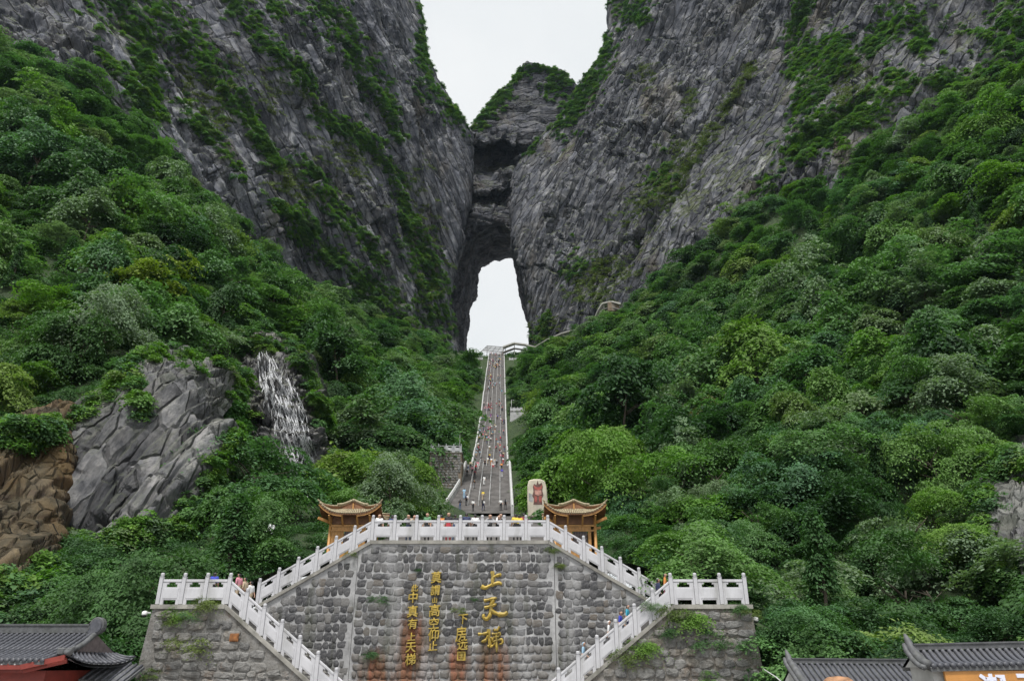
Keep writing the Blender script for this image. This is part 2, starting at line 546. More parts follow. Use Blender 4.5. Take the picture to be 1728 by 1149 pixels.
# foot of the cliffs in plan: the slope ends a little way behind it
FOOT_L = [P(*q)[:2] for q in ((-200, -20, 178), (0, 75, 190), (110, 140, 200), (210, 215, 215), (330, 335, 235), (440, 440, 260), (520, 490, 290), (650, 545, 340), (775, 590, 405))]
FOOT_R = [P(*q)[:2] for q in ((893, 590, 405), (960, 560, 370), (1060, 510, 330), (1180, 430, 285), (1300, 335, 255), (1480, 250, 228), (1600, 190, 212), (1740, 100, 195), (1900, 30, 180))]
FL = np.array(FOOT_L); FR = np.array(FOOT_R)
def beyond_foot(x, y):
    """metres behind the foot of the cliffs (measured along Y)"""
    x = np.asarray(x, float)
    yl = np.interp(x, FL[:, 0], FL[:, 1], left=FL[0, 1]); yr = np.interp(x, FR[:, 0], FR[:, 1], right=FR[-1, 1])
    lim = np.where(x < FL[-1, 0], yl, np.where(x > FR[0, 0], yr, 480.0))
    return np.asarray(y) - lim
keep = (beyond_foot(GX, GY) < 16) & ~((GY < 45.2) & (GX > -18.0) & (GX < 11.8))

m_soil, nt, b = new_mat('slope undergrowth')
v = texco(nt, 'Object')
c = ramp(nt, noise(nt, v, 0.5, 6, 0.7), [(0.3, (0.02, 0.035, 0.012)), (0.5, (0.035, 0.065, 0.02)), (0.68, (0.06, 0.09, 0.03)), (0.82, (0.10, 0.085, 0.05))])
nt.links.new(c, b.inputs['Base Color']); b.inputs['Roughness'].default_value = 0.9
bump(nt, b, noise(nt, v, 1.4, 6, 0.7), 1.0, 0.8)

land_v = np.stack([GX, GY, GZ], -1).reshape(-1, 3)
land_f = grid_faces(len(gy), len(gx), keep)
land = link('hillside', np_mesh('hillside', land_v, land_f), None, m_soil)
tag(land, 'steep green hillside rising to both sides of the long stairway', None, None, 'structure')

m_paving = simple_mat('plaza paving', (0.30, 0.29, 0.28), 0.8, 0.2, 1.5)
ZG = -3.2
gb = MB(); gb.add([(-3000, -3000, ZG), (3000, -3000, ZG), (3000, 3000, ZG), (-3000, 3000, ZG)], [(0, 1, 2, 3)])
tag(gb.build('ground', m_paving), 'grey paved plaza ground at the foot of the mountain', None, None, 'structure')

# ------------------------------------------------------------------ cliffs
def strata_frame(T, dip, sgn):
    """T: unit tangent of the face in plan; dip in degrees; returns along, across, out"""
    T = np.array([T[0], T[1], 0.0]); T /= np.linalg.norm(T)
    Z = np.array([0, 0, 1.0]); d = math.radians(dip)
    a = sgn * T * math.cos(d) - Z * math.sin(d)
    bb = sgn * T * math.sin(d) + Z * math.cos(d)
    return a, bb, np.cross(a, bb)

def frame_euler(a, bb, n):
    # local z of the texture runs along the strata
    M = Matrix(((n[0], bb[0], a[0]), (n[1], bb[1], a[1]), (n[2], bb[2], a[2])))
    if M.determinant() < 0:
        M = Matrix(((-n[0], bb[0], a[0]), (-n[1], bb[1], a[1]), (-n[2], bb[2], a[2])))
    return M.to_euler()

def rock_relief(p, fr, k=1.0, ledge=4.0, period=20.0, seed=0, big=6.0, unit=1.0, gull=0.6, asp=0.8, warp=0.8):
    a, bb, n = fr
    if unit != 1.0:
        return rock_relief(p * unit, fr, k, ledge, period, seed, big, 1.0, gull, asp, warp) / unit
    q = np.stack([p @ a, p @ bb, p @ n], -1)
    d = big * fbm(p / 60.0, 3, seed)
    # great slabs: each layer leans out and breaks off in a shelf
    w = q[:, 1] / period + 0.55 * fbm(p / 80.0, 2, seed + 20) + 0.10 * fbm(p / 12.0, 3, seed + 21)
    fl = np.floor(w); f = w - fl
    z0 = np.zeros(len(p), np.int64)
    lay = _hash(fl.astype(np.int64), z0, z0, seed + 5)
    saw = np.where(f < 0.9, f / 0.9, 1 - (f - 0.9) / 0.1)
    here = np.clip(0.55 + 1.1 * fbm(p / 45.0, 2, seed + 7), 0.05, 1.3)
    d = d + ledge * (saw - 0.5) * (0.3 + lay) * here
    # beds within each slab, unevenly broken
    w2 = q[:, 1] / (period * 0.22) + 0.35 * fbm(p / 25.0, 3, seed + 33)
    f2 = w2 - np.floor(w2)
    d = d + 0.3 * ledge * np.where(f2 < 0.85, f2 / 0.85, (1 - f2) / 0.15) * np.clip(0.25 + 1.4 * fbm(p / 20.0, 3, seed + 8), 0, 1)
    # buttresses and gullies
    d = d + 3.2 * gull * ridged(np.stack([q[:, 0] / 60, q[:, 1] / 16, q[:, 2] / 20], -1), 3, seed + 40)
    d = d + 2.6 * gull * ridged(np.stack([p[:, 0] / 15, p[:, 1] / 15, p[:, 2] / 60], -1), 3, seed + 44)
    # jointed blocks: flat faced pieces of unequal size that stand proud or lie back, split by cracks
    rough = np.clip(0.5 + 1.3 * fbm(p / 28.0, 3, seed + 90), 0.15, 1.2)
    wob = fbm(p / 9.0, 3, seed + 3)
    for lev, (la, lb, am) in enumerate(((40.0, 14.0, 7.0), (16.0, 5.5, 3.2), (6.5, 2.4, 2.1))):
        v_ = q[:, 1] / lb + 0.22 * warp * wob + 3.1 * lev
        iv = np.floor(v_); fv = v_ - iv
        off = _hash(iv.astype(np.int64), z0, z0 + lev, seed + 51)
        u_ = q[:, 0] / (la * asp * (0.6 + 0.8 * off)) + 7.7 * off + 0.12 * warp * wob
        iu = np.floor(u_); fu = u_ - iu
        h = _hash(iu.astype(np.int64), iv.astype(np.int64), z0 + lev, seed + 52)
        t1 = _hash(iu.astype(np.int64), iv.astype(np.int64), z0 + lev, seed + 53) - 0.5
        t2 = _hash(iu.astype(np.int64), iv.astype(np.int64), z0 + lev, seed + 54) - 0.5
        e = np.minimum(np.minimum(fu, 1 - fu) * la * asp / lb, np.minimum(fv, 1 - fv))
        d = d + am * k * rough * ((h - 0.5) + 0.9 * t1 * (fv - 0.5) + 0.9 * t2 * (fu - 0.5)) - 0.6 * am * k * rough * np.clip(1 - e / 0.10, 0, 1) * (h > 0.3)
    d = d + 0.4 * k * rough * ridged(np.stack([q[:, 0] / 7, q[:, 1] / 1.8, q[:, 2] / 2.5], -1), 3, seed + 60)
    return d

def make_cliff(name, cols, nv, nu, fr, mat, label, edge=None, reach=50.0, **kw):
    G = loft(cols, nv, nu)
    N = grid_normals(G)
    p = G.reshape(-1, 3)
    d = rock_relief(p, fr, **kw).reshape(nv, nu)
    d = d - d.mean()
    if edge is not None:            # the relief dies down towards the clean edge of the face
        e = herm(edge, 90); near = np.full(len(p), 1e9)
        for q_ in e: near = np.minimum(near, ((p - q_) ** 2).sum(1))
        d = d * np.clip(np.sqrt(near) / reach, 0.32, 1.0).reshape(nv, nu)
    out = N * np.sign((N * (np.array([0, 0, 60.0]) - G)).sum(-1).mean())
    V = (G + out * d[..., None])
    # recentre so that the object's origin sits on the rock
    o = link(name, np_mesh(name, V.reshape(-1, 3), grid_faces(nv, nu)), None, mat)
    tag(o, label, None, None, 'structure')
    bv = BVHTree.FromPolygons([Vector(x) for x in V[::2, ::2].reshape(-1, 3)], [tuple(f) for f in grid_faces(*V[::2, ::2].shape[:2]).tolist()])
    return o, bv, V

TL = np.array([0.55, 0.83]); TR = np.array([0.6, -0.8])
FR_L = strata_frame(TL, 50, 1); FR_R = strata_frame(TR, 58, -1)
m_rock_l = rock_mat('left cliff limestone', (0.135, 0.141, 0.167), (0.46, 0.46, 0.465), (0.034, 0.037, 0.050), (0.15, 0.13, 0.10), frame_euler(*FR_L), 1.0, 0.75, 0.55)
m_rock_r = rock_mat('right cliff limestone', (0.120, 0.125, 0.146), (0.40, 0.395, 0.385), (0.028, 0.031, 0.042), (0.15, 0.125, 0.085), frame_euler(*FR_R), 1.0, 0.5, 0.7)
m_rock_c = rock_mat('arch limestone', (0.095, 0.098, 0.115), (0.24, 0.235, 0.23), (0.028, 0.031, 0.042), (0.13, 0.11, 0.09), (0, math.radians(80), 0), 1.0, 0.4, 0.35)

cols_l = [
    col_px([(-200, -20, 178), (-200, -150, 195), (-200, -260, 210)], 22),
    col_px([(0, 75, 190), (0, -40, 208), (0, -170, 225)], 22),
    col_px([(110, 140, 200), (120, 10, 216), (130, -170, 236)], 22),
    col_px([(210, 215, 215), (235, 60, 236), (280, -170, 258)], 22),
    col_px([(330, 335, 235), (370, 130, 262), (420, -170, 290)], 22),
    col_px([(440, 440, 260), (480, 200, 292), (530, 0, 312), (560, -170, 325)], 22),
    col_px([(520, 490, 290), (560, 280, 318), (600, 90, 338), (630, -170, 356)], 22),
    col_px([(650, 545, 340), (668, 330, 362), (668, 130, 376), (668, -170, 390)], 22),
    col_px([(735, 572, 388), (742, 440, 404), (752, 330, 410), (742, 200, 408), (696, 60, 400), (690, -170, 398)], 22),
    col_px([(782, 600, 410), (768, 560, 414), (762, 475, 418), (774, 430, 424), (789, 350, 428), (796, 285, 430), (789, 214, 428), (757, 165, 420), (722, 100, 412), (708, 0, 408), (704, -170, 402)], 22),
]
last = [p + np.array([-3.0, 16, 0]) for p in cols_l[-1]]
last2 = [p + np.array([-24.0, 52, 0]) for p in cols_l[-1]]
cliff_l, bv_l, V_l = make_cliff('left_cliff', cols_l + [last, last2], 580, 640, FR_L, m_rock_l, 'tall grey limestone cliff with slanting green ledges left of the arch', seed=3, ledge=12.0, period=27.0, edge=cols_l[-1])

edge_r = col_px([(896, 600, 410), (894, 560, 414), (886, 490, 416), (872, 432, 420), (865, 395, 424), (860, 335, 428), (872, 280, 430), (900, 240, 428), (950, 186, 422), (985, 132, 416), (1020, 62, 410), (1026, 0, 406), (1030, -170, 400)], 22)
cols_r = [
    [p + np.array([26.0, 52, 0]) for p in edge_r], [p + np.array([3.0, 16, 0]) for p in edge_r], edge_r,
    col_px([(925, 575, 390), (920, 480, 398), (905, 390, 408), (905, 320, 414), (950, 230, 412), (1035, 90, 402), (1060, -170, 394)], 22),
    col_px([(985, 548, 358), (985, 420, 376), (1010, 260, 386), (1080, 80, 382), (1120, -170, 380)], 22),
    col_px([(1060, 510, 330), (1080, 350, 348), (1130, 150, 358), (1190, -170, 360)], 22),
    col_px([(1180, 430, 285), (1210, 280, 306), (1250, 100, 326), (1300, -170, 338)], 22),
    col_px([(1300, 335, 255), (1330, 200, 276), (1370, 40, 292), (1400, -170, 305)], 22),
    col_px([(1480, 250, 228), (1485, 110, 246), (1490, -170, 275)], 22),
    col_px([(1600, 190, 212), (1610, 60, 226), (1620, -170, 248)], 22),
    col_px([(1740, 100, 195), (1750, -20, 206), (1760, -170, 220)], 22),
    col_px([(1920, 30, 178), (1930, -80, 188), (1940, -200, 200)], 22),
]
cliff_r, bv_r, V_r = make_cliff('right_cliff', cols_r, 580, 640, FR_R, m_rock_r, 'tall grey limestone cliff with grassy patches right of the arch', seed=71, ledge=8.0, period=24.0, k=1.1, edge=edge_r)

# ---- the arch: a block of rock between the cliffs with two hollows above the cave mouth
def arch_cols():
    out = []
    spec = [  # px, rim py, top py, weight of the hollows
        (735, 500, 300, 0), (757, 452, 270, 0), (778, 424, 232, 0.3), (800, 400, 205, 0.9), (822, 390, 178, 1.1), (845, 384, 152, 1.25), (862, 398, 130, 1.0), (880, 424, 116, 0.35), (905, 455, 110, 0), (940, 470, 120, 0), (975, 480, 150, 0), (1020, 480, 190, 0)]
    for px, rim, top, w in spec:
        w2 = w * max(0.0, min(1.0, (866 - px) / 40.0)); sk = (px - 830) * 0.10          # the lower hollow fades to the right, floors slope
        c = [P(px, rim, 474), P(px, rim - 3, 446), P(px, 374 if rim > 374 else rim - 10, 444), P(px, 354, 446 + 2 * w2), P(px, 345, 449 + 8 * w2), P(px, 327 - sk, 449 + 10 * w2), P(px, 318 - sk, 446 - 2 * w), P(px, 307 - sk * 1.4, 446 - 1 * w),
             P(px, 296 - sk * 1.2, 450 + 10 * w), P(px, 268 - sk, 452 + 20 * w), P(px, 250 + sk * .6, 451 + 14 * w), P(px, 240 + sk * .6, 449 - 4 * w), P(px, 231, 450 - 4 * w)]
        jr = random.Random(int(px)); c = c[:2] + [p + np.array([jr.gauss(0, 1.2), jr.gauss(0, 2.2), jr.gauss(0, 2.2)]) for p in c[2:]]
        if rim > 430:
            c = [P(px, rim, 476), P(px, rim - 4, 452)] + c[2:]
        ys = np.linspace(225, top, 4)[1:] if top < 220 else [218]
        zc = c[-1][2]
        for k, yy in enumerate(ys):
            c.append(P(px, yy, 453 + 4 * k))
        tp = c[-1]
        c.append(tp + np.array([0, 14, 2.0])); c.append(tp + np.array([0, 40, -6.0])); c.append(tp + np.array([0, 52, -60.0]))
        out.append(c)
    return out
FR_C = strata_frame(np.array([1.0, 0.0]), 8, 1)
arch, bv_c, V_c = make_cliff('natural_arch', arch_cols(), 300, 260, FR_C, m_rock_c, 'rock bridge with two dark hollows above the cave mouth', seed=130, ledge=2.2, period=9.0, big=2.5, k=1.0)

# ---- walls and roof of the cave that runs through under the arch
def cave():
    front = [(744, 640), (742, 560), (750, 480), (770, 424), (800, 396), (845, 380), (868, 398), (888, 440), (902, 500), (906, 560), (906, 640)]
    back = [(779, 640), (783, 590), (788, 540), (799, 490), (815, 443), (845, 438), (862, 434), (871, 462), (884, 514), (893, 552), (893, 640)]
    fp = [P(x, y, 438) for x, y in front]; bp = [P(x, y, 512) for x, y in back]
    mp = [P(x * 0.45 + X * 0.55, y * 0.5 + Y * 0.5 - (12 if 2 < i < 8 else 0), 470) for i, ((x, y), (X, Y)) in enumerate(zip(front, back))]
    ext = [P(X - 14 if i < 4 else X + 14 if i > 6 else X, Y - 16, 525) for i, (X, Y) in enumerate(back)]
    rings = [herm(r, 260) for r in (fp, mp, bp, ext)]
    G = np.stack([herm(np.stack([r[i] for r in rings]), 120) for i in range(260)], 1)
    N = grid_normals(G)
    d = rock_relief(G.reshape(-1, 3), FR_C, k=0.8, ledge=2.5, period=11.0, seed=200, big=2.0).reshape(G.shape[:2])
    cen = G.mean((0, 1))
    sg = np.sign((N * (cen - G)).sum(-1).mean())
    V = G + N * sg * (d * 0.75)[..., None]
    o = link('cave_wall', np_mesh('cave_wall', V.reshape(-1, 3), grid_faces(*V.shape[:2])), None, m_rock_c)
    tag(o, 'dark inner rock walls and roof of the cave under the arch', None, None, 'structure')
cave()

# ================================================================== VEGETATION
GREENS = [(0.0, (0.03, 0.073, 0.028)), (0.2, (0.055, 0.122, 0.038)), (0.42, (0.097, 0.201, 0.058)), (0.62, (0.071, 0.157, 0.077)), (0.8, (0.128, 0.239, 0.059)), (0.92, (0.133, 0.201, 0.12)), (1.0, (0.171, 0.253, 0.063))]
m_leaf = leaf_mat('broadleaf foliage', GREENS)
m_leaf_far = leaf_mat('hillside foliage', GREENS)
m_leaf_dark = leaf_mat('dark evergreen foliage', [(0.0, (0.038, 0.095, 0.032)), (0.5, (0.05, 0.12, 0.038)), (1.0, (0.062, 0.135, 0.05))])
m_leaf_yellow = leaf_mat('yellow green foliage', [(0.0, (0.16, 0.22, 0.025)), (1.0, (0.13, 0.20, 0.03))])
m_leaf_red = leaf_mat('russet foliage', [(0.0, (0.13, 0.11, 0.05)), (0.5, (0.11, 0.11, 0.05)), (1.0, (0.14, 0.105, 0.055))])
m_leaf_pale = leaf_mat('silvery foliage', [(0.0, (0.13, 0.205, 0.105)), (1.0, (0.155, 0.22, 0.135))])
m_leaf_fresh = leaf_mat('fresh green foliage', [(0.0, (0.095, 0.21, 0.032)), (1.0, (0.13, 0.235, 0.042))])
m_grass = leaf_mat('cliff grass', [(0.0, (0.10, 0.145, 0.035)), (0.5, (0.13, 0.17, 0.045)), (1.0, (0.09, 0.15, 0.035))])
m_bark = simple_mat('bark', (0.075, 0.06, 0.045), 0.9, 0.4, 3.0)

def leaves_at(cen, nrm, size, rg, aspect=0.55, curl=0.15):
    """one folded rhombus leaf at every centre -> verts, quads"""
    n = len(cen)
    t = rg.normal(size=(n, 3)); t -= nrm * (t * nrm).sum(1, keepdims=True)
    t /= np.linalg.norm(t, axis=1, keepdims=True) + 1e-9
    bt = np.cross(nrm, t)
    s = (size * rg.uniform(0.65, 1.35, n))[:, None]
    a = cen + t * s * 0.5 - nrm * s * curl
    c = cen - t * s * 0.5
    b = cen + bt * s * 0.5 * aspect
    d = cen - bt * s * 0.5 * aspect - nrm * s * curl * 0.5
    v = np.stack([a, b, c, d], 1).reshape(-1, 3)
    return v, np.arange(4 * n).reshape(n, 4)

def crown_mesh(name, rx, rz, pads, per_pad, leaf, seed, pad_r=1.2, droop=0.35, base=0.0, flat=0.26, form='round', tier=0.0):
    """crown of several lobes, each built of sprays of leaves in tiers, uneven and with gaps; stands on z = 0"""
    rg = np.random.default_rng(seed)
    V = []; F = []; off = 0
    nl = 1 if form == 'cone' else int(rg.integers(7, 12))
    lobes = []
    for k in range(nl):
        az = 2 * math.pi * (k * 0.382 + rg.uniform(-.1, .1)); r = rx * rg.uniform(0.1, 1.12)
        lobes.append((np.array([math.cos(az) * r, math.sin(az) * r, rz * (base + rg.uniform(0.35, 2.0) - 0.45 * r / rx)]), rx * rg.uniform(0.2, 0.46)))
    for k in range(pads):
        az = rg.uniform(0, 2 * math.pi)
        if form == 'cone':
            h = rg.uniform(0.0, 1.0) ** 1.25
            rr = rx * (1 - h) * rg.uniform(0.6, 1.0) + 0.15
            c = np.array([math.cos(az) * rr, math.sin(az) * rr, rz * 2 * (0.08 + 0.92 * h)])
            out = np.array([math.cos(az), math.sin(az), 0])
        else:
            lc, lr = lobes[k % nl]
            d = rg.normal(size=3); d /= np.linalg.norm(d)
            if d[2] < -0.15: d[2] *= -1
            c = lc + d * lr * np.array([1.1, 1.1, 0.62]) * rg.uniform(0.55, 1.05)
            out = c - np.array([0, 0, c[2]]); out = out / (np.linalg.norm(out) + 1e-6)
        if form != 'cone' and tier > 0: c[2] = (np.floor(c[2] / tier + rg.uniform(-.12, .12)) + 0.5) * tier + 0.25 * (out @ c) * 0
        pr = pad_r * rg.uniform(0.55, 1.35)
        n = int(per_pad * (pr / pad_r) ** 1.5)
        q = rg.normal(size=(n, 3)) * np.array([0.52, 0.52, flat * 0.5]) * pr
        rad = np.linalg.norm(q[:, :2], axis=1)
        q[:, 2] -= droop * rad ** 2 / pr
        tilt = out * rg.uniform(0.0, 0.7)
        q[:, 2] -= (q @ tilt)
        nr = np.array([0, 0, 1.0]) + tilt * 0.8 + rg.normal(size=(n, 3)) * 0.30
        nr[:, :2] += q[:, :2] / pr * droop
        nr /= np.linalg.norm(nr, axis=1, keepdims=True)
        v, f = leaves_at(c + q, nr, leaf, rg)
        V.append(v); F.append(f + off); off += len(v)
    return np_mesh(name, np.concatenate(V), np.concatenate(F), smooth=False)

def trunk_mesh(name, h, r, seed, spread=2.4, top=1.0):
    rg = random.Random(seed)
    mb = MB()
    pts = [(0, 0, -1.2)]
    for k in range(1, 5):
        pts.append((rg.uniform(-.2, .2) * k * 0.5, rg.uniform(-.2, .2) * k * 0.5, h * k / 4))
    mb.tube(pts, [r * 1.3, r, r * 0.85, r * 0.65, r * 0.4], 7)
    for k in range(6):
        z = h * rg.uniform(0.45, 0.95); a = rg.uniform(0, 6.28); L = spread * rg.uniform(0.7, 1.1)
        b0 = Vector((0, 0, z)); b1 = b0 + Vector((math.cos(a) * L * .5, math.sin(a) * L * .5, L * .25)); b2 = b0 + Vector((math.cos(a) * L, math.sin(a) * L, L * 0.45))
        mb.tube([b0, b1, b2], [r * .42, r * .28, r * .1], 5)
    return mb.mesh(name, m_bark, smooth=True)

CROWNS = []; TRUNKS = []
for i in range(7):
    rx = [3.8, 3.2, 4.4, 3.0, 4.1, 3.5, 3.2][i]; rz = [2.4, 2.7, 2.5, 2.5, 2.1, 3.2, 2.0][i]
    CROWNS.append(crown_mesh('crown', rx, rz * 1.15, 62, 118, 0.40, 100 + i, pad_r=1.5, flat=0.13, tier=0.85, droop=[.3, .4, .25, .5, .2, .35, .45][i]))
    TRUNKS.append(trunk_mesh('trunk', rz * 1.15, 0.14, 40 + i, rx * 0.6))
CROWNS_FINE = [crown_mesh('crown', [4.2, 3.6, 4.5, 3.8][i], [2.7, 2.6, 2.4, 3.0][i], 66, 250, 0.25, 180 + i, pad_r=1.35, flat=0.11, tier=0.75, droop=[.3, .4, .25, .45][i]) for i in range(4)]
CROWN_CONE = crown_mesh('crown', 2.3, 4.6, 110, 60, 0.34, 155, pad_r=0.9, droop=0.5, form='cone')
TRUNK_CONE = trunk_mesh('trunk', 8.0, 0.2, 77, 0.8)
SHRUBS = []
for i in range(4):
    SHRUBS.append(crown_mesh('shrub', [1.5, 1.1, 1.8, 1.3][i], [0.8, 1.0, 0.7, 0.9][i], 16, 46, 0.36, 300 + i, pad_r=0.75, droop=0.35, base=-0.3))
SHRUBS_FINE = [crown_mesh('shrub', [1.6, 1.2, 1.9, 1.4][i], [0.8, 1.0, 0.7, 0.9][i], 26, 110, 0.17, 330 + i, pad_r=0.75, droop=0.35, base=-0.3) for i in range(4)]
def grass_mesh(name, seed):
    rg = np.random.default_rng(seed); n = 130
    c = rg.normal(size=(n, 3)) * np.array([0.75, 0.75, 0.0]); d = rg.normal(size=(n, 3)) * 0.5 + np.array([0, 0, 1.0]); d /= np.linalg.norm(d, axis=1, keepdims=True)
    L = rg.uniform(0.4, 1.0, n)[:, None]; s = np.cross(d, rg.normal(size=(n, 3))); s /= np.linalg.norm(s, axis=1, keepdims=True)
    tip = c + d * L + np.array([0, 0, -0.25]) * L + c * 0.5
    v = np.stack([c - s * .05, c + s * .05, c + d * L * .6 + s * .05, tip], 1).reshape(-1, 3)
    return np_mesh(name, v, np.arange(4 * n).reshape(n, 4), False)
GRASS = [grass_mesh('grass_tuft', 400 + i) for i in range(2)]

def scatter_stuff(name, pts, scl, rot, meshes, mats, label, idx=None):
    """one object of many plants that nobody could count: points that carry plants by geometry nodes"""
    pts = np.asarray(pts, np.float32); n = len(pts)
    me = bpy.data.meshes.new(name); me.vertices.add(n); me.vertices.foreach_set('co', pts.ravel())
    for nm, arr, ty in (('scl', np.asarray(scl, np.float32), 'FLOAT'), ('rotz', np.asarray(rot, np.float32), 'FLOAT')):
        at = me.attributes.new(nm, ty, 'POINT'); at.data.foreach_set('value', arr)
    o = bpy.data.objects.new(name, me); COL.objects.link(o)
    idx = RNG.integers(0, len(meshes), n) if idx is None else idx
    at = me.attributes.new('which', 'INT', 'POINT'); at.data.foreach_set('value', np.asarray(idx, np.int32))
    ng = bpy.data.node_groups.new(name, 'GeometryNodeTree')
    ng.interface.new_socket('Geometry', in_out='INPUT', socket_type='NodeSocketGeometry')
    ng.interface.new_socket('Geometry', in_out='OUTPUT', socket_type='NodeSocketGeometry')
    gi = ng.nodes.new('NodeGroupInput'); go = ng.nodes.new('NodeGroupOutput')
    def attr(nm, ty):
        a = ng.nodes.new('GeometryNodeInputNamedAttribute'); a.data_type = ty; a.inputs['Name'].default_value = nm
        return a.outputs['Attribute']
    join = ng.nodes.new('GeometryNodeJoinGeometry')
    rz = attr('rotz', 'FLOAT'); sc = attr('scl', 'FLOAT'); wh = attr('which', 'INT')
    cr = ng.nodes.new('ShaderNodeCombineXYZ'); ng.links.new(rz, cr.inputs['Z'])
    for ax, fq in (('X', 7.0), ('Y', 11.0)):
        sn = ng.nodes.new('ShaderNodeMath'); sn.operation = 'MULTIPLY'; ng.links.new(rz, sn.inputs[0]); sn.inputs[1].default_value = fq
        s2 = ng.nodes.new('ShaderNodeMath'); s2.operation = 'SINE'; ng.links.new(sn.outputs[0], s2.inputs[0])
        s3 = ng.nodes.new('ShaderNodeMath'); s3.operation = 'MULTIPLY'; ng.links.new(s2.outputs[0], s3.inputs[0]); s3.inputs[1].default_value = 0.22
        ng.links.new(s3.outputs[0], cr.inputs[ax])
    for k, (mesh, mat) in enumerate(zip(meshes, mats)):
        mm = mesh.copy(); mm.materials.clear(); mm.materials.append(mat)
        src = bpy.data.objects.new(name + '_source', mm)
        oi = ng.nodes.new('GeometryNodeObjectInfo'); oi.inputs['Object'].default_value = src
        oi.inputs['As Instance'].default_value = True
        cmp = ng.nodes.new('FunctionNodeCompare'); cmp.data_type = 'INT'; cmp.operation = 'EQUAL'
        ng.links.new(wh, cmp.inputs[2]); cmp.inputs[3].default_value = k
        ip = ng.nodes.new('GeometryNodeInstanceOnPoints')
        ng.links.new(gi.outputs[0], ip.inputs['Points']); ng.links.new(cmp.outputs[0], ip.inputs['Selection'])
        ng.links.new(oi.outputs['Geometry'], ip.inputs['Instance'])
        ng.links.new(cr.outputs[0], ip.inputs['Rotation']); ng.links.new(sc, ip.inputs['Scale'])
        ng.links.new(ip.outputs[0], join.inputs[0])
    ng.links.new(join.outputs[0], go.inputs[0])
    md = o.modifiers.new('plants', 'NODES'); md.node_group = ng
    tag(o, label, None, None, 'stuff')
    return o

# ---- bare places where no tree stands (photo outlines of rock, walls and buildings)
def in_poly(x, y, poly):
    x = np.asarray(x, float); y = np.asarray(y, float); r = np.zeros(x.shape, bool)
    n = len(poly)
    for i in range(n):
        x1, y1 = poly[i]; x2, y2 = poly[(i + 1) % n]
        c = ((y1 > y) != (y2 > y)) & (x < (x2 - x1) * (y - y1) / (y2 - y1 + 1e-9) + x1)
        r ^= c
    return r
OUTCROP_POLY = [(80, 725), (150, 690), (200, 632), (222, 595), (330, 605), (405, 635), (400, 730), (350, 805), (300, 885), (235, 905), (85, 920)]
BROWN_POLY = [(-60, 745), (50, 735), (90, 722), (95, 905), (75, 970), (0, 990), (-60, 990)]
FALL_POLY = [(432, 585), (470, 580), (510, 640), (536, 720), (545, 800), (535, 875), (490, 870), (472, 800), (445, 730), (405, 730), (428, 650)]
RROCK_POLY = [(1640, 790), (1740, 770), (1740, 985), (1690, 975), (1645, 880)]
BARE = [OUTCROP_POLY, BROWN_POLY, FALL_POLY, RROCK_POLY]
STELE_POLY = [(886, 806), (924, 806), (926, 858), (886, 850)]

def plant_ok(x, y, hgt=5.0):
    z = bilin(x, y)
    base = np.stack([x, y, z], -1)
    px, py = proj(base); px2, py2 = proj(base + np.array([0, 0, hgt]))
    ok = stair_clear(x, y) > 0.08
    ok &= beyond_foot(x, y) < -1
    ok &= ~((y > 325) & (np.abs(x - stair_x(y)) < 30) & (hgt > 3))
    ok &= ~((y > 300) & (x > stair_x(y)) & (x < 80) & (beyond_foot(x, y) > -46) & (hgt > 3))
    ok &= ~((y > 338) & (y < 376) & (np.abs(x - stair_x(y)) < 25) & (np.abs(x - stair_x(y)) > 5))
    xr = x - stair_x(y); ok &= ~((y > 196) & (y < 238) & (xr > 4) & (xr < 15))
    if hgt > 3: ok &= ~((y > 62) & (y < 97) & (x > 0.2) & (x < 10.5))
    if hgt > 3: ok &= np.abs(x - stair_x(y)) > np.where(y < 400, 8.5, 0)
    if hgt > 3: ok &= ~((y > 96) & (y < 124) & (np.abs(x + 11.5) < 5))
    ok &= ~((y < 62) & (np.abs(x + 3.0) < 13.5))          # terrace and pavilions
    ok &= ~((y < 48.5) & (np.abs(x + 3.0) < 17.5))
    ok &= ~((y < 120) & (np.abs(x + 3.6) < (8.5 if hgt > 3 else 7.2)))          # approach to the stairway
    w = FPX * (hgt * 0.62) / np.hypot(y, z)
    for poly in BARE:
        for sx in (-0.8, 0, 0.8):
            for t in (0, 0.35, 0.7, 1.0):
                ok &= ~in_poly(px + sx * w, py + (py2 - py) * t, poly)
    return ok, z, px, py

def poisson(n_try, spacing_fn, hgt, seed):
    rg = np.random.default_rng(seed)
    # draw points evenly over the slope, denser near the camera
    y = 39.5 + (420 - 39.5) * rg.uniform(0, 1, n_try) ** 1.55
    half = np.minimum(y * 0.98 + 8, 240)
    x = rg.uniform(-1, 1, n_try) * half
    ok, z, px, py = plant_ok(x, y, hgt)
    ok &= (px > -110) & (px < 1840) & (py > -60)
    x, y, z, px, py = x[ok], y[ok], z[ok], px[ok], py[ok]
    cell = {}; keep = []
    for i in range(len(x)):
        sp = spacing_fn(y[i]); c = 5.0
        ci, cj = int(x[i] // c), int(y[i] // c); good = True
        for a in (-1, 0, 1):
            for b_ in (-1, 0, 1):
                for k in cell.get((ci + a, cj + b_), ()):
                    if (x[k] - x[i]) ** 2 + (y[k] - y[i]) ** 2 < sp * sp: good = False; break
                if not good: break
            if not good: break
        if good:
            keep.append(i); cell.setdefault((ci, cj), []).append(i)
    k = np.array(keep)
    return x[k], y[k], z[k], px[k], py[k]

def blocked(px, py, y):
    """hidden behind the walls in front"""
    return (np.abs(px - 775) < 150) & (py > 905) & (py < 1149)

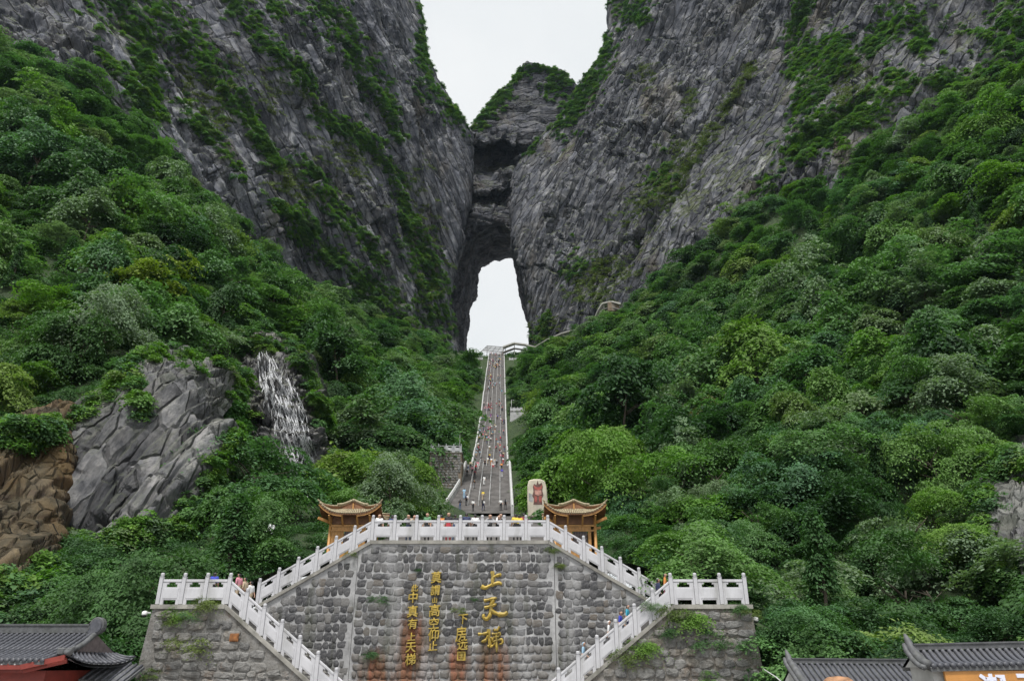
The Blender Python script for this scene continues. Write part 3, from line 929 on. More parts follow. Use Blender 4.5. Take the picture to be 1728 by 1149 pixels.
SPECIAL = [  # photo x, photo y of the crown, leaf material, label, scale
    (262, 520, 'yellow', 'yellow green tree standing out on the slope above the grey outcrop', 1.25),
    (640, 690, 'yellow', 'light yellow green tree on the slope between waterfall and stairway', 0.8),
    (1180, 730, 'red', 'russet tinted tree on the slope right of the stairway', 1.2),
    (1130, 690, 'red', 'smaller rust tinged tree beside the russet tree on the right slope', 1.0),
    (1490, 330, 'pale', 'silvery pale tree high on the right slope below the cliff', 1.5),
    (1600, 335, 'pale', 'second silvery pale tree on the upper right slope near the frame edge', 1.3),
    (1420, 420, 'pale', 'pale grey green tree in the middle of the upper right slope', 1.3),
    (1090, 690, 'pale', 'pale grey green tree just right of the upper stairway', 1.0),
    (1060, 830, 'fresh', 'full green tree right of the tiled pavilion behind the white railing', 0.9),
    (1650, 960, 'fresh', 'bright green bushy tree beside the grey rock at the right edge', 0.9),
]
tx, ty, tz, tpx, tpy = poisson(26000, lambda y: 4.3 if y < 110 else 5.3 if y < 220 else 6.2, 5.0, 21)
tsc = np.where(ty < 75, 0.72, np.where(ty < 130, 1.0, 1.3)) * np.random.default_rng(5).uniform(0.55, 1.5, len(tx))
tsc = np.minimum(tsc, np.clip((np.abs(tx - stair_x(ty)) - 4.8) / 5.0, 0.4, 9))
# largest in the picture first
show = tsc / np.hypot(ty, tz - 1.6)
vis = ~blocked(tpx, tpy, ty) & (tpx > -60) & (tpx < 1790) & (tpy < 1140)
order = np.argsort(-show * vis)
N_IND = 285
ind = order[:N_IND]; rest = order[N_IND:]
LMAT = {'green': m_leaf, 'dark': m_leaf_dark, 'yellow': m_leaf_yellow, 'red': m_leaf_red, 'pale': m_leaf_pale, 'fresh': m_leaf_fresh}
for m_ in CROWNS + CROWNS_FINE + [CROWN_CONE]:
    m_.materials.append(m_leaf)
def crown_of(i, key, parent):
    o = link('crown', CROWN_CONE if i == 'cone' else CROWNS_FINE[i - 10] if i >= 10 else CROWNS[i], parent)
    o.material_slots[0].link = 'OBJECT'; o.material_slots[0].material = LMAT[key]
    return o

def zone(px, py):
    if px < 864:
        if py > 880: return 'at the foot of the left slope behind the white railing' if px > 240 else 'at the bottom left beyond the dark tiled roof'
        if px < 420: return 'on the left slope around the grey rock outcrop' if py > 560 else 'high on the left slope under the cliff'
        if px < 560: return 'on the left slope beside the waterfall'
        return 'on the left slope between waterfall and stairway'
    if py > 960: return 'low on the right slope behind the grey tiled roofs' if px > 1280 else 'behind the right white railing'
    if px < 1060: return 'on the right slope close beside the stairway'
    if px < 1400: return 'on the middle of the right slope'
    return 'on the right slope near the right edge'

def size_word(s, px, py):
    return ('broad ' if s > 1.25 else 'small ' if s < 0.7 else '')
def band(px, py):
    return ('upper ' if py < 560 else 'lower ' if py > 800 else 'middle ')
TREE_GROUP = 'trees on the mountain slopes'
rgt = random.Random(3)
def plant_tree(x, y, z, s, key, label, cone=False):
    e = empty('broadleaf_tree' if not cone else 'conifer_tree', (x, y, z - 0.3), rgt.uniform(0, 6.28))
    i = 'cone' if cone else rgt.randrange(7) if y > 92 else 10 + rgt.randrange(4)
    c = crown_of(i, key, e); t = link('trunk', TRUNK_CONE if cone else TRUNKS[i % 7], e)
    e.scale = (s * rgt.uniform(.85, 1.15), s * rgt.uniform(.85, 1.15), s * rgt.uniform(0.85, 1.7)); e.rotation_euler = (rgt.gauss(0, .13), rgt.gauss(0, .13), rgt.uniform(0, 6.28))
    tag(e, label, 'tree', TREE_GROUP)
    return e

def hit_land(px, py, back=0.0):
    """first point of the slope seen at a photo pixel"""
    d = ray(px, py); d = d / d[1]
    ys = np.arange(48, 440, 0.5); xs = d[0] * ys; zs = 1.6 + d[2] * ys
    under = zs < bilin(xs, ys)
    k = int(np.argmax(under)) if under.any() else len(ys) - 1
    return np.array([xs[k], ys[k] + back, float(bilin(xs[k], ys[k] + back))])

for i in ind:
    cone = rgt.random() < 0.02
    pn = float(fbm(np.array([[tx[i] / 30.0, ty[i] / 30.0, 3.0]]), 2, 4)[0])
    key = rgt.choices(['green', 'dark', 'fresh', 'pale', 'yellow', 'red'], [64, max(2, 14 - 60 * pn), max(2, 14 + 60 * pn), 8, 0, 0])[0]
    if cone: key = 'dark'; tsc[i] = min(tsc[i], 0.7)
    word = {'green': 'green leafy tree', 'dark': 'dark green tree', 'fresh': 'bright green tree', 'pale': 'pale grey green tree', 'yellow': 'yellowish green tree', 'red': 'rust tinged tree'}[key]
    if cone: word = 'dark pointed conifer'
    plant_tree(tx[i], ty[i], tz[i], tsc[i], key, size_word(tsc[i], tpx[i], tpy[i]) + word + ' ' + zone(tpx[i], tpy[i]).replace('middle of the right', band(tpx[i], tpy[i]) + 'part of the right').replace('slope near the right edge', 'slope near the right edge, ' + band(tpx[i], tpy[i]) + 'part'), cone)
for px, py, key, lab, s in SPECIAL:
    h = hit_land(px, py + 18)
    e = plant_tree(h[0], h[1] + 1, h[2] + 0.5, s, key, lab)

far_idx = RNG.integers(0, 7, len(rest))
far_mats = [m_leaf_far] * 7
wh = RNG.choice(10, len(rest), p=[.13, .13, .13, .13, .13, .13, .12, .04, .045, .015])
scatter_stuff('forest', np.stack([tx[rest], ty[rest], tz[rest] - 0.4], -1), tsc[rest], RNG.uniform(0, 6.28, len(rest)),
              CROWNS + [CROWNS[2], CROWNS[4], CROWN_CONE], far_mats + [m_leaf_pale, m_leaf_fresh, m_leaf_dark], 'dense green forest covering the steep slopes below the cliffs', wh)

def in_area(poly, n, rg, frac_noise=0.0, seed=0, thr=0.0):
    poly = np.array(poly, float); lo = poly.min(0); hi = poly.max(0)
    x = rg.uniform(lo[0], hi[0], n * 3); y = rg.uniform(lo[1], hi[1], n * 3)
    k = in_poly(x, y, poly)
    if thr is not None and frac_noise:
        f = fbm(np.stack([x / frac_noise, y / frac_noise, np.full_like(x, seed)], -1), 3, seed)
        k &= f > thr
    return x[k][:n], y[k][:n]

# ---- undergrowth between the trees
ux, uy, uz, upx, upy = poisson(30000, lambda y: 1.25 if y < 62 else 1.7 if y < 90 else 2.4 if y < 160 else 3.2, 1.2, 77)
us = np.random.default_rng(8).uniform(0.6, 1.4, len(ux)) * np.where(uy < 90, 0.75, 1.0)
ex = []
rgu = np.random.default_rng(55)
for k in range(260):                       # bank behind the lower walls and roofs
    x = rgu.uniform(12.4, 40) if k % 2 else rgu.uniform(-44, -18.6)
    z1 = float(bilin(x, 40.2)); t = rgu.uniform(0, 1)
    ex.append((x, 38.2 + 1.6 * t, max(-2.5, -1.5 + (z1 + 1.5) * t)))
for a, c in zip(*in_area([(0, 950), (130, 930), (180, 960), (120, 1015), (0, 1050)], 130, rgu)):
    ex.append(tuple(hit_land(a, c)))
for a, c in zip(*in_area([(372, 675), (415, 675), (418, 740), (378, 740)], 26, rgu)):
    ex.append(tuple(hit_land(a, c)))
ex = np.array(ex)
ux = np.r_[ux, ex[:, 0]]; uy = np.r_[uy, ex[:, 1]]; uz = np.r_[uz, ex[:, 2]]; us = np.r_[us, rgu.uniform(0.7, 1.3, len(ex))]
uwh = RNG.integers(0, 4, len(ux)); uwh = np.where(uy < 86, uwh + 4, uwh)
um = [m_leaf_dark, m_leaf_dark, m_leaf_far, m_leaf_dark]  # mostly dark leaves: shade of the gaps between crowns put into the colour
scatter_stuff('undergrowth', np.stack([ux, uy, uz - 0.2], -1), us, RNG.uniform(0, 6.28, len(ux)), SHRUBS + SHRUBS_FINE, um + um, 'low green bushes filling the gaps between the trees', uwh)

# ---- plants on ledges and tops of the cliffs
def cast(bv, px, py):
    d = ray(px, py); L = np.linalg.norm(d)
    h = bv.ray_cast(EYE, Vector(d / L))
    return h[0]

def along(poly, width, n, rg):
    poly = np.array(poly, float)
    seg = np.linalg.norm(np.diff(poly, axis=0), axis=1); t = np.r_[0, np.cumsum(seg)]
    q = rg.uniform(0, t[-1], n)
    x = np.interp(q, t, poly[:, 0]); y = np.interp(q, t, poly[:, 1])
    w = np.interp(q, np.linspace(0, t[-1], len(np.atleast_1d(width))), np.atleast_1d(width)) if np.ndim(width) else np.full(n, width)
    wav = 1 + 0.5 * np.sin(q / 13.0 + poly[0, 0]) * np.sin(q / 29.0)
    return x + rg.normal(size=n) * w * 0.42 * wav, y + rg.normal(size=n) * w * 0.42 * wav

STRIPS_L = [
    ([(175, -10), (215, 30), (240, 80), (258, 130), (245, 170)], [44, 46, 40, 26, 18], 260), ([(261, -5), (296, 57), (348, 100), (378, 144), (418, 200), (452, 252), (474, 283)], [50, 48, 46, 34, 24, 16, 10], 420),
    ([(225, 150), (250, 185), (280, 200)], [30, 20, 12], 70), ([(160, 80), (200, 115), (235, 160), (250, 200)], [10, 16, 18, 10], 80),
    ([(395, -5), (435, 52), (470, 96), (513, 126), (526, 157)], [36, 30, 28, 24, 12], 240), ([(458, 5), (470, 30)], [24, 14], 40), ([(535, 183), (565, 213), (600, 222), (626, 244)], [14, 22, 30, 22], 130),
    ([(520, -5), (570, 39), (600, 96), (631, 144), (661, 191), (674, 240)], [50, 44, 34, 30, 24, 12], 420), ([(565, 213), (626, 244), (657, 283), (679, 331), (687, 391)], [18, 24, 20, 15, 10], 240),
    ([(505, 270), (535, 300), (574, 361), (618, 405), (640, 444)], [30, 26, 24, 20, 14], 260), ([(455, 335), (500, 370), (526, 405), (561, 435), (609, 470), (653, 500)], [22, 32, 28, 26, 26, 30], 340),
    ([(690, 370), (705, 410), (720, 450), (735, 500), (745, 560)], [16, 36, 42, 48, 44], 420), ([(600, 480), (650, 520), (690, 560)], [40, 46, 40], 200), ([(430, 230), (455, 262), (470, 290)], [22, 18, 10], 60),
    ([(707, 60), (720, 120), (745, 165), (772, 195), (788, 220)], [14, 26, 36, 36, 20], 300), ([(712, 0), (714, 60), (722, 110)], [12, 14, 16], 90), ([(540, 30), (560, 15)], 20, 30), ([(330, 200), (355, 235)], [26, 20], 50),
    ([(300, 165), (340, 210), (380, 250), (410, 300)], [14, 22, 16, 10], 70),
]
GRASS_L = [([(300, 120), (350, 170), (380, 230)], 40, 90), ([(690, 300), (720, 420), (740, 520)], 50, 160), ([(560, 230), (620, 300)], 50, 90), ([(470, 300), (520, 330)], 30, 60), ([(420, 110), (480, 190)], 40, 50)]
STRIPS_R = [
    ([(1365, -5), (1344, 45), (1339, 80)], [20, 26, 30], 150), ([(1420, 62), (1370, 90), (1335, 125)], [20, 40, 22], 180), ([(1425, 80), (1395, 130), (1365, 160), (1345, 195)], [26, 34, 40, 26], 260), ([(1534, 14), (1510, 38), (1461, 86)], [46, 32, 16], 160),
    ([(1556, 60), (1552, 85)], 24, 70), ([(1525, 127), (1493, 167), (1430, 208), (1362, 226)], [34, 40, 40, 30], 320), ([(1390, 215), (1360, 245), (1330, 262)], [40, 50, 30], 200), ([(1610, 135), (1580, 150)], 26, 60),
    ([(1728, -10), (1705, 60), (1690, 110), (1640, 170)], [60, 60, 40, 26], 300), ([(1680, 60), (1600, 40)], 14, 20), ([(1030, -5), (1062, 12), (1085, 35)], [30, 46, 20], 220), ([(1022, 66), (1010, 95), (985, 140), (960, 180), (940, 222)], [22, 30, 36, 40, 26], 420),
    ([(1014, 100), (985, 160), (950, 215)], 30, 130), ([(905, 238), (890, 256)], 12, 30), ([(900, 575), (915, 560), (925, 530)], [24, 22, 14], 60), ([(960, 470), (985, 430)], 20, 40), ([(1105, 320), (1130, 285)], [24, 24], 60), ([(1300, 300), (1280, 330)], 20, 30),
]
GRASS_R = [([(1271, 109), (1244, 149), (1217, 195), (1181, 253), (1136, 312), (1090, 344)], [10, 12, 14, 16, 40, 30], 300), ([(1150, 250), (1140, 310), (1120, 330)], 34, 110), ([(1085, 330), (1060, 390)], 34, 60), ([(1170, 150), (1160, 200)], 18, 40), ([(1020, 430), (1000, 470), (960, 500)], [30, 34, 34], 120), ([(1080, 110), (1090, 150)], 26, 40), ([(1000, 480), (1030, 520)], 40, 70), ([(1440, 120), (1420, 180)], 40, 60), ([(905, 560), (940, 545)], 30, 60), ([(1030, 470), (1060, 440)], 40, 60)]
STRIPS_C = [([(800, 205), (815, 188), (840, 165), (868, 130), (890, 116), (915, 114), (945, 126), (958, 150)], [10, 14, 18, 14, 12, 12, 16, 18], 330), ([(812, 195), (835, 180), (858, 155)], 18, 110), ([(930, 140), (945, 165)], 22, 60), ([(800, 215), (822, 212)], 10, 30)]
def ledge_plants(name, bv, strips, grass, label, seed, size=1.0):
    rg = np.random.default_rng(seed)
    pts = []; sc = []; wh = []
    for poly, w, n in strips:
        xs, ys = along(poly, w, int(n * 1.3), rg)
        for a, b_ in zip(xs, ys):
            h = cast(bv, a, b_)
            if h is None: continue
            pts.append(h + Vector((0, 0, -0.5))); sc.append(rg.uniform(0.45, 1.25) * (0.8 + h.y / 900) * size); wh.append(int(rg.integers(0, 4)))
    for poly, w, n in grass:
        xs, ys = along(poly, w, n, rg)
        for a, b_ in zip(xs, ys):
            h = cast(bv, a, b_)
            if h is None: continue
            pts.append(h); sc.append(rg.uniform(0.5, 1.3) * size); wh.append(4 + int(rg.integers(0, 2)))
    return scatter_stuff(name, np.array([tuple(p) for p in pts]), sc, rg.uniform(0, 6.28, len(pts)), SHRUBS + GRASS, [m_leaf_fresh, m_leaf_fresh, m_leaf_far, m_leaf_far, m_grass, m_grass], label, wh)
ledge_plants('left_cliff_shrubs', bv_l, STRIPS_L, GRASS_L, 'green shrubs growing in slanting bands along the ledges of the left cliff', 31)
ledge_plants('right_cliff_shrubs', bv_r, STRIPS_R, GRASS_R, 'green shrubs and grass growing on ledges of the right cliff', 32)
ledge_plants('arch_shrubs', bv_c, STRIPS_C, [], 'dark green shrubs growing on top of the rock arch', 33)

# ================================================================== ROCK OUTCROPS AND WATERFALL
def hill_rock(name, cols, nv, nu, fr, mat, label, seed, unit=2.6, **kw):
    o, bv, V = make_cliff(name, cols, nv, nu, fr, mat, label, seed=seed, unit=unit, **kw)
    tag(o, label, 'rock', None, 'thing')
    return o, bv, V
FR_O = strata_frame(np.array([1.0, 0.15]), 70, -1)
m_rock_o = rock_mat('outcrop limestone', (0.185, 0.185, 0.192), (0.50, 0.48, 0.46), (0.05, 0.052, 0.06), (0.20, 0.15, 0.12), frame_euler(*FR_O), 2.2, 0.9, 0.25, warm_at=(0.6, 0.8))
m_rock_b = rock_mat('brown stained rock', (0.088, 0.066, 0.046), (0.22, 0.165, 0.10), (0.030, 0.026, 0.022), (0.13, 0.075, 0.03), (0, 0, 0), 3.0, 0.8, 0.12, warm_at=(0.45, 0.6))
m_rock_w = rock_mat('wet rock', (0.085, 0.083, 0.09), (0.22, 0.21, 0.20), (0.028, 0.028, 0.033), (0.12, 0.08, 0.045), (0, 0, 0), 3.0, 0.5, 0.35, wet=True)
hill_rock('grey_outcrop', [
    col_px([(60, 960, 62), (70, 850, 66), (80, 770, 69), (85, 715, 72), (90, 690, 80)]),
    col_px([(110, 960, 62), (115, 850, 65), (120, 770, 67), (125, 705, 70), (130, 680, 79)]),
    col_px([(170, 950, 62), (175, 830, 65), (185, 740, 68), (195, 665, 72), (205, 630, 82)]),
    col_px([(230, 940, 62), (225, 830, 66), (235, 730, 69), (235, 630, 74), (232, 585, 86)]),
    col_px([(280, 920, 64), (285, 820, 67), (300, 720, 70), (300, 630, 76), (300, 590, 88)]),
    col_px([(310, 910, 66), (335, 800, 69), (360, 720, 73), (370, 650, 79), (372, 610, 91)]),
    col_px([(330, 900, 70), (370, 800, 75), (395, 730, 80), (412, 670, 86), (415, 630, 97)]),
], 260, 300, FR_O, m_rock_o, 'large grey rock outcrop with slanting cracks on the left slope', 401, ledge=5, period=16, big=3, k=0.62, gull=0.25, asp=1.25, warp=.55, unit=2.4)
hill_rock('brown_cliff', [
    col_px([(-160, 1060, 47), (-160, 950, 51), (-160, 820, 55), (-160, 740, 60), (-160, 690, 76)]),
    col_px([(-50, 1060, 48), (-50, 950, 53), (-50, 820, 57), (-50, 745, 62), (-50, 700, 78)]),
    col_px([(20, 1050, 50), (25, 940, 55), (25, 820, 59), (25, 740, 64), (25, 695, 80)]),
    col_px([(80, 1030, 53), (85, 930, 58), (88, 820, 62), (92, 740, 66), (95, 680, 82)]),
    col_px([(130, 1000, 62), (130, 930, 67), (130, 820, 71), (130, 740, 75), (130, 680, 88)]),
], 190, 190, strata_frame(np.array([1.0, 0.1]), 82, 1), m_rock_b, 'brown stained rock face at the left edge of the picture', 431, ledge=4, period=12, big=6, k=0.7, gull=0.5, asp=1.2, warp=.6)
fall_rock, bv_fall, V_fall = hill_rock('waterfall_rock', [
    col_px([(395, 800, 104), (395, 740, 107), (400, 680, 112), (400, 640, 120), (400, 600, 136)]),
    col_px([(430, 850, 96), (425, 760, 103), (425, 690, 107), (422, 620, 113), (425, 565, 128)]),
    col_px([(470, 880, 92), (468, 800, 99), (462, 720, 104), (455, 640, 110), (452, 565, 122)]),
    col_px([(505, 890, 92), (504, 800, 100), (502, 720, 104), (496, 640, 111), (490, 572, 126)]),
    col_px([(535, 890, 94), (536, 800, 102), (532, 720, 107), (522, 650, 116), (512, 600, 134)]),
    col_px([(560, 880, 104), (558, 800, 114), (552, 740, 122), (540, 680, 132), (530, 620, 150)]),
], 220, 160, strata_frame(np.array([1.0, 0.1]), 15, 1), m_rock_w, 'dark wet rock face behind the thin waterfall', 451, ledge=7, period=9, big=3, k=1.3, gull=0.2, asp=.45, warp=.4)
hill_rock('right_outcrop', [
    col_px([(1640, 930, 62), (1650, 860, 66), (1652, 800, 72), (1655, 770, 84)]),
    col_px([(1680, 1000, 58), (1685, 890, 63), (1690, 800, 69), (1695, 750, 82)]),
    col_px([(1730, 1020, 57), (1730, 890, 62), (1732, 790, 68), (1735, 740, 82)]),
    col_px([(1800, 1030, 55), (1800, 890, 60), (1800, 790, 66), (1800, 730, 80)]),
], 170, 130, strata_frame(np.array([1.0, -0.2]), 60, -1), m_rock_o, 'bare grey rock face at the right edge of the slope', 471, ledge=5, period=13, big=3, k=1.7, gull=0.15, asp=.5, warp=.35)

# bare patches of soil and rubble high on the slopes
m_water, nt, b = new_mat('falling water')
v = texco(nt, 'Object')
nt.links.new(ramp(nt, noise(nt, mapping(nt, v, (3, 3, 0.8)), 2.0, 5), [(0.35, (0.45, 0.47, 0.50)), (0.6, (0.80, 0.81, 0.83))]), b.inputs['Base Color'])
b.inputs['Roughness'].default_value = 0.25
nt.links.new(ramp(nt, noise(nt, mapping(nt, v, (4, 4, 0.5)), 2.5, 6, 0.7), [(0.36, (0.08,) * 3), (0.60, (0.85,) * 3)]), b.inputs['Alpha'])
m_veil, nt, b = new_mat('water veil')
v = texco(nt, 'Object'); b.inputs['Base Color'].default_value = (0.72, 0.74, 0.78, 1); b.inputs['Roughness'].default_value = 0.3
nt.links.new(ramp(nt, noise(nt, mapping(nt, v, (2.2, 2.2, 0.22)), 1.6, 7, 0.7), [(0.47, (0.0,) * 3), (0.70, (0.38,) * 3)]), b.inputs['Alpha'])
def waterfall():
    rg = random.Random(12); mb = MB()
    def run(px, py, end, w, wand, drift):
        pts = []
        while py < end:
            h = cast(bv_fall, px, py)
            if h is not None: pts.append(h + Vector((0, -0.22, 0.02)))
            py += rg.uniform(5, 9); px += rg.uniform(-wand, wand) + drift
        if len(pts) < 3: return
        vs = []; ww = w
        for i, p in enumerate(pts):
            ww = max(0.05, w * rg.uniform(0.5, 1.5)) * (0.45 if i in (0, len(pts) - 1) else 1)
            vs += [p + Vector((-ww / 2, 0, 0)), p + Vector((0, -0.10 - ww * 0.12, 0.02)), p + Vector((ww / 2, 0, 0))]
        n = len(pts)
        mb.add(vs, [f for i in range(n - 1) for f in ((3 * i, 3 * i + 3, 3 * i + 4, 3 * i + 1), (3 * i + 1, 3 * i + 4, 3 * i + 5, 3 * i + 2))])
    run(437, 588, 700, 0.34, 1.5, 0.9)
    run(436, 600, 660, 0.26, 1.5, 0.5)
    for k in range(15):
        x0 = 441 + k * 2.9; y0 = 590 + max(0, k - 3) * 6.5 + rg.uniform(0, 12)
        ye = 796 + rg.uniform(-24, 12); xe = 480 + k * 3.9
        run(x0 + rg.uniform(-2, 2), y0, ye, rg.uniform(0.08, 0.22), 2.8, (xe - x0) / ((ye - y0) / 7.0))
    for k in range(100):
        y0 = rg.uniform(600, 775); u = (y0 - 600) / 175.0; x0 = rg.uniform(442 + 38 * u, 484 + 54 * u)
        run(x0, y0, y0 + rg.uniform(16, 60), rg.uniform(0.05, 0.16), 3.6, rg.uniform(-1.5, 3.0))
    for k in range(5):
        run(495 + k * 2, 785, 815, 0.5, 1.5, 0.2)
    run(512, 800, 868, 0.5, 1.2, 0.3); run(516, 796, 872, 0.3, 1.4, 0.2); run(519, 815, 860, 0.45, 1.5, -0.4); run(505, 800, 826, 0.6, 1.0, 0.3); run(525, 815, 862, 0.3, 1.2, -0.3)
    run(463, 795, 830, 0.22, 1.0, 1.6)
    # thin veil between the threads
    nu, nv = 26, 44; vs = {}; 
    for j in range(nv + 1):
        t = j / nv; y = 592 + 210 * t
        for i in range(nu + 1):
            u = i / nu; x = (440 + 42 * t) + u * (36 + 20 * min(1, t * 1.6))
            h = cast(bv_fall, x, y + 26 * u * (1 - t))
            if h is not None: vs[(i, j)] = h + Vector((0, -.16, 0))
    idx = {k: n for n, k in enumerate(vs)}
    veil = MB(); veil.add(list(vs.values()), [tuple(idx[k] for k in q) for i in range(nu) for j in range(nv) for q in [((i, j), (i, j + 1), (i + 1, j + 1), (i + 1, j))] if all(k in idx for k in q) and max((vs[a] - vs[b_]).length for a in q for b_ in q) < 3.5])
    o = mb.build('waterfall', m_water, None, smooth=True)
    veil.build('veil', m_veil, o, smooth=True)
    tag(o, 'thin white waterfall spreading over the dark rock on the left slope', 'waterfall', None, 'thing')
waterfall()
# a little pool of white water lower down among the bushes
def cascade():
    mb = MB(); h = hit_land(468, 915)
    c = Vector(h) + Vector((0, -2.2, 0.9))
    rg = random.Random(4)
    for k in range(7):
        p = c + Vector((rg.uniform(-.4, .4), 0, rg.uniform(-.3, .3)))
        pts = [p + Vector((rg.uniform(-.15, .15), -0.1 * j, -0.2 * j)) for j in range(5)]
        vs = []
        for q in pts: vs += [q + Vector((-.1, 0, 0)), q + Vector((0, -.06, .03)), q + Vector((.1, 0, 0))]
        mb.add(vs, [f for i in range(4) for f in ((3 * i, 3 * i + 3, 3 * i + 4, 3 * i + 1), (3 * i + 1, 3 * i + 4, 3 * i + 5, 3 * i + 2))])
    tag(mb.build('small_cascade', m_water, None, smooth=True), 'small splash of white water among the bushes left of the railing', 'waterfall')
cascade()

# ================================================================== THE LONG STAIRWAY
m_step = simple_mat('worn stair stone', (0.185, 0.175, 0.17), 0.85, 0.3, 0.8, dirt=(0.135, 0.128, 0.12))
m_step_edge = simple_mat('stair side wall', (0.38, 0.38, 0.37), 0.8, 0.3, 0.7, dirt=(0.2, 0.2, 0.19))
m_rail_w = simple_mat('white stair rail', (0.52, 0.52, 0.52), 0.6, 0.12, 2.0)
m_marble = simple_mat('white stone balustrade', (0.50, 0.50, 0.525), 0.6, 0.14, 1.1, dirt=(0.30, 0.30, 0.29), bumpk=0.15)
m_coping = simple_mat('grey coping stone', (0.27, 0.26, 0.235), 0.8, 0.35, 1.6, dirt=(0.14, 0.14, 0.11))

def stairway():
    root = empty('stairway', (float(stair_x(108)), 108, 21.6))
    tag(root, 'long grey stone stairway climbing to the cave, full of people', None, None, 'structure')
    # steps: one tread and riser at a time along the profile
    V = []; F = []
    y0, y1 = 108.0, 392.0
    zz = stair_z(np.arange(y0, y1, 0.02))
    ys = [y0]; zs = [float(stair_z(y0))]
    ynow = y0
    prof_y = np.arange(y0, y1, 0.02); tgt = zs[0]
    k = 0
    while k < len(prof_y):
        tgt += 0.165
        nxt = np.searchsorted(zz[k:], tgt) + k
        if nxt >= len(prof_y): break
        ys.append(prof_y[nxt]); zs.append(tgt); k = nxt
    ys.append(y1); zs.append(zs[-1])
    line = []
    for i in range(len(ys) - 1):
        line.append((ys[i], zs[i] - 0.0)); line.append((ys[i + 1], zs[i]))
    L = np.array(line)
    xa = stair_x(L[:, 0]) - STAIR_W / 2; xb = stair_x(L[:, 0]) + STAIR_W / 2
    # the lowest flight spreads on its left side
    fl = np.clip((128 - L[:, 0]) / 20.0, 0, 1) ** 1.3 * 1.7
    xa = xa - fl
    n = len(L); V = np.zeros((n * 2, 3))
    V[0::2, 0] = xa; V[1::2, 0] = xb; V[0::2, 1] = V[1::2, 1] = L[:, 0]; V[0::2, 2] = V[1::2, 2] = L[:, 1]
    i = np.arange(n - 1) * 2
    F = np.stack([i, i + 1, i + 3, i + 2], -1)
    o = link('steps', np_mesh('steps', V, F, False), root, m_step); o.matrix_parent_inverse = root.matrix_basis.inverted()
    # side walls
    for s in (-1, 1):
        yy = np.arange(108, 392.1, 3.0); zz_ = stair_z(yy)
        xx = stair_x(yy) + s * (STAIR_W / 2 + 0.22) - (np.clip((128 - yy) / 20.0, 0, 1) ** 1.3 * 1.7 if s < 0 else 0)
        mb = MB()
        for j in range(len(yy) - 1):
            a = (xx[j], yy[j], zz_[j]); c = (xx[j + 1], yy[j + 1], zz_[j + 1])
            w = 0.22
            mb.hexa([(a[0] - w, a[1], a[2] - 3), (a[0] + w, a[1], a[2] - 3), (c[0] + w, c[1], c[2] - 3), (c[0] - w, c[1], c[2] - 3),
                     (a[0] - w, a[1], a[2] + .95), (a[0] + w, a[1], a[2] + .95), (c[0] + w, c[1], c[2] + .95), (c[0] - w, c[1], c[2] + .95)])
        o = mb.build('side_parapet', m_step_edge, root); o.matrix_parent_inverse = root.matrix_basis.inverted()
        mb = MB()
        mb.tube([(xx[j], yy[j], zz_[j] + 1.08) for j in range(len(yy))], 0.15, 6)
        o = mb.build('parapet_cap', m_rail_w, root); o.matrix_parent_inverse = root.matrix_basis.inverted()
    # four dividing rails over each flight
    flights = [(112, 122), (123.5, 131), (132.5, 139), (161, 188), (193, 208), (210, 233), (239, 274), (280, 300), (303, 329), (335, 384)]
    for a, c in flights:
        for q in (-0.6, -0.2, 0.2, 0.6):
            yy = np.linspace(a, c, 6); mb = MB()
            wd = 0.034 + 0.00010 * (a - 110)
            mb.tube([(stair_x(y) + q * STAIR_W / 2, y, stair_z(y) + 0.95) for y in yy], wd, 5)
            for y in np.linspace(a, c, max(3, int((c - a) / 2.2))):
                mb.tube([(stair_x(y) + q * STAIR_W / 2, y, stair_z(y) - .1), (stair_x(y) + q * STAIR_W / 2, y, stair_z(y) + .95)], 0.035, 4)
            o = mb.build('lane_rail', m_rail_w, root); o.matrix_parent_inverse = root.matrix_basis.inverted()
    # the sloping approach from the terrace
    mb = MB()
    n = 62
    for j in range(n):
        ya = 48 + j; za = 8.3 + (21.6 - 8.3) * j / n
        w = 6.2 + 0.02 * j
        xm = -3.3
        mb.hexa([(xm - w, ya, za - 3), (xm + w, ya, za - 3), (xm + w, ya + 1.0, za - 3), (xm - w, ya + 1.0, za - 3), (xm - w, ya, za), (xm + w, ya, za), (xm + w, ya + 1.0, za), (xm - w, ya + 1.0, za)])
    tag(mb.build('approach_steps', m_step), 'low steps rising behind the upper terrace to the stairway', None, None, 'structure')
stairway()

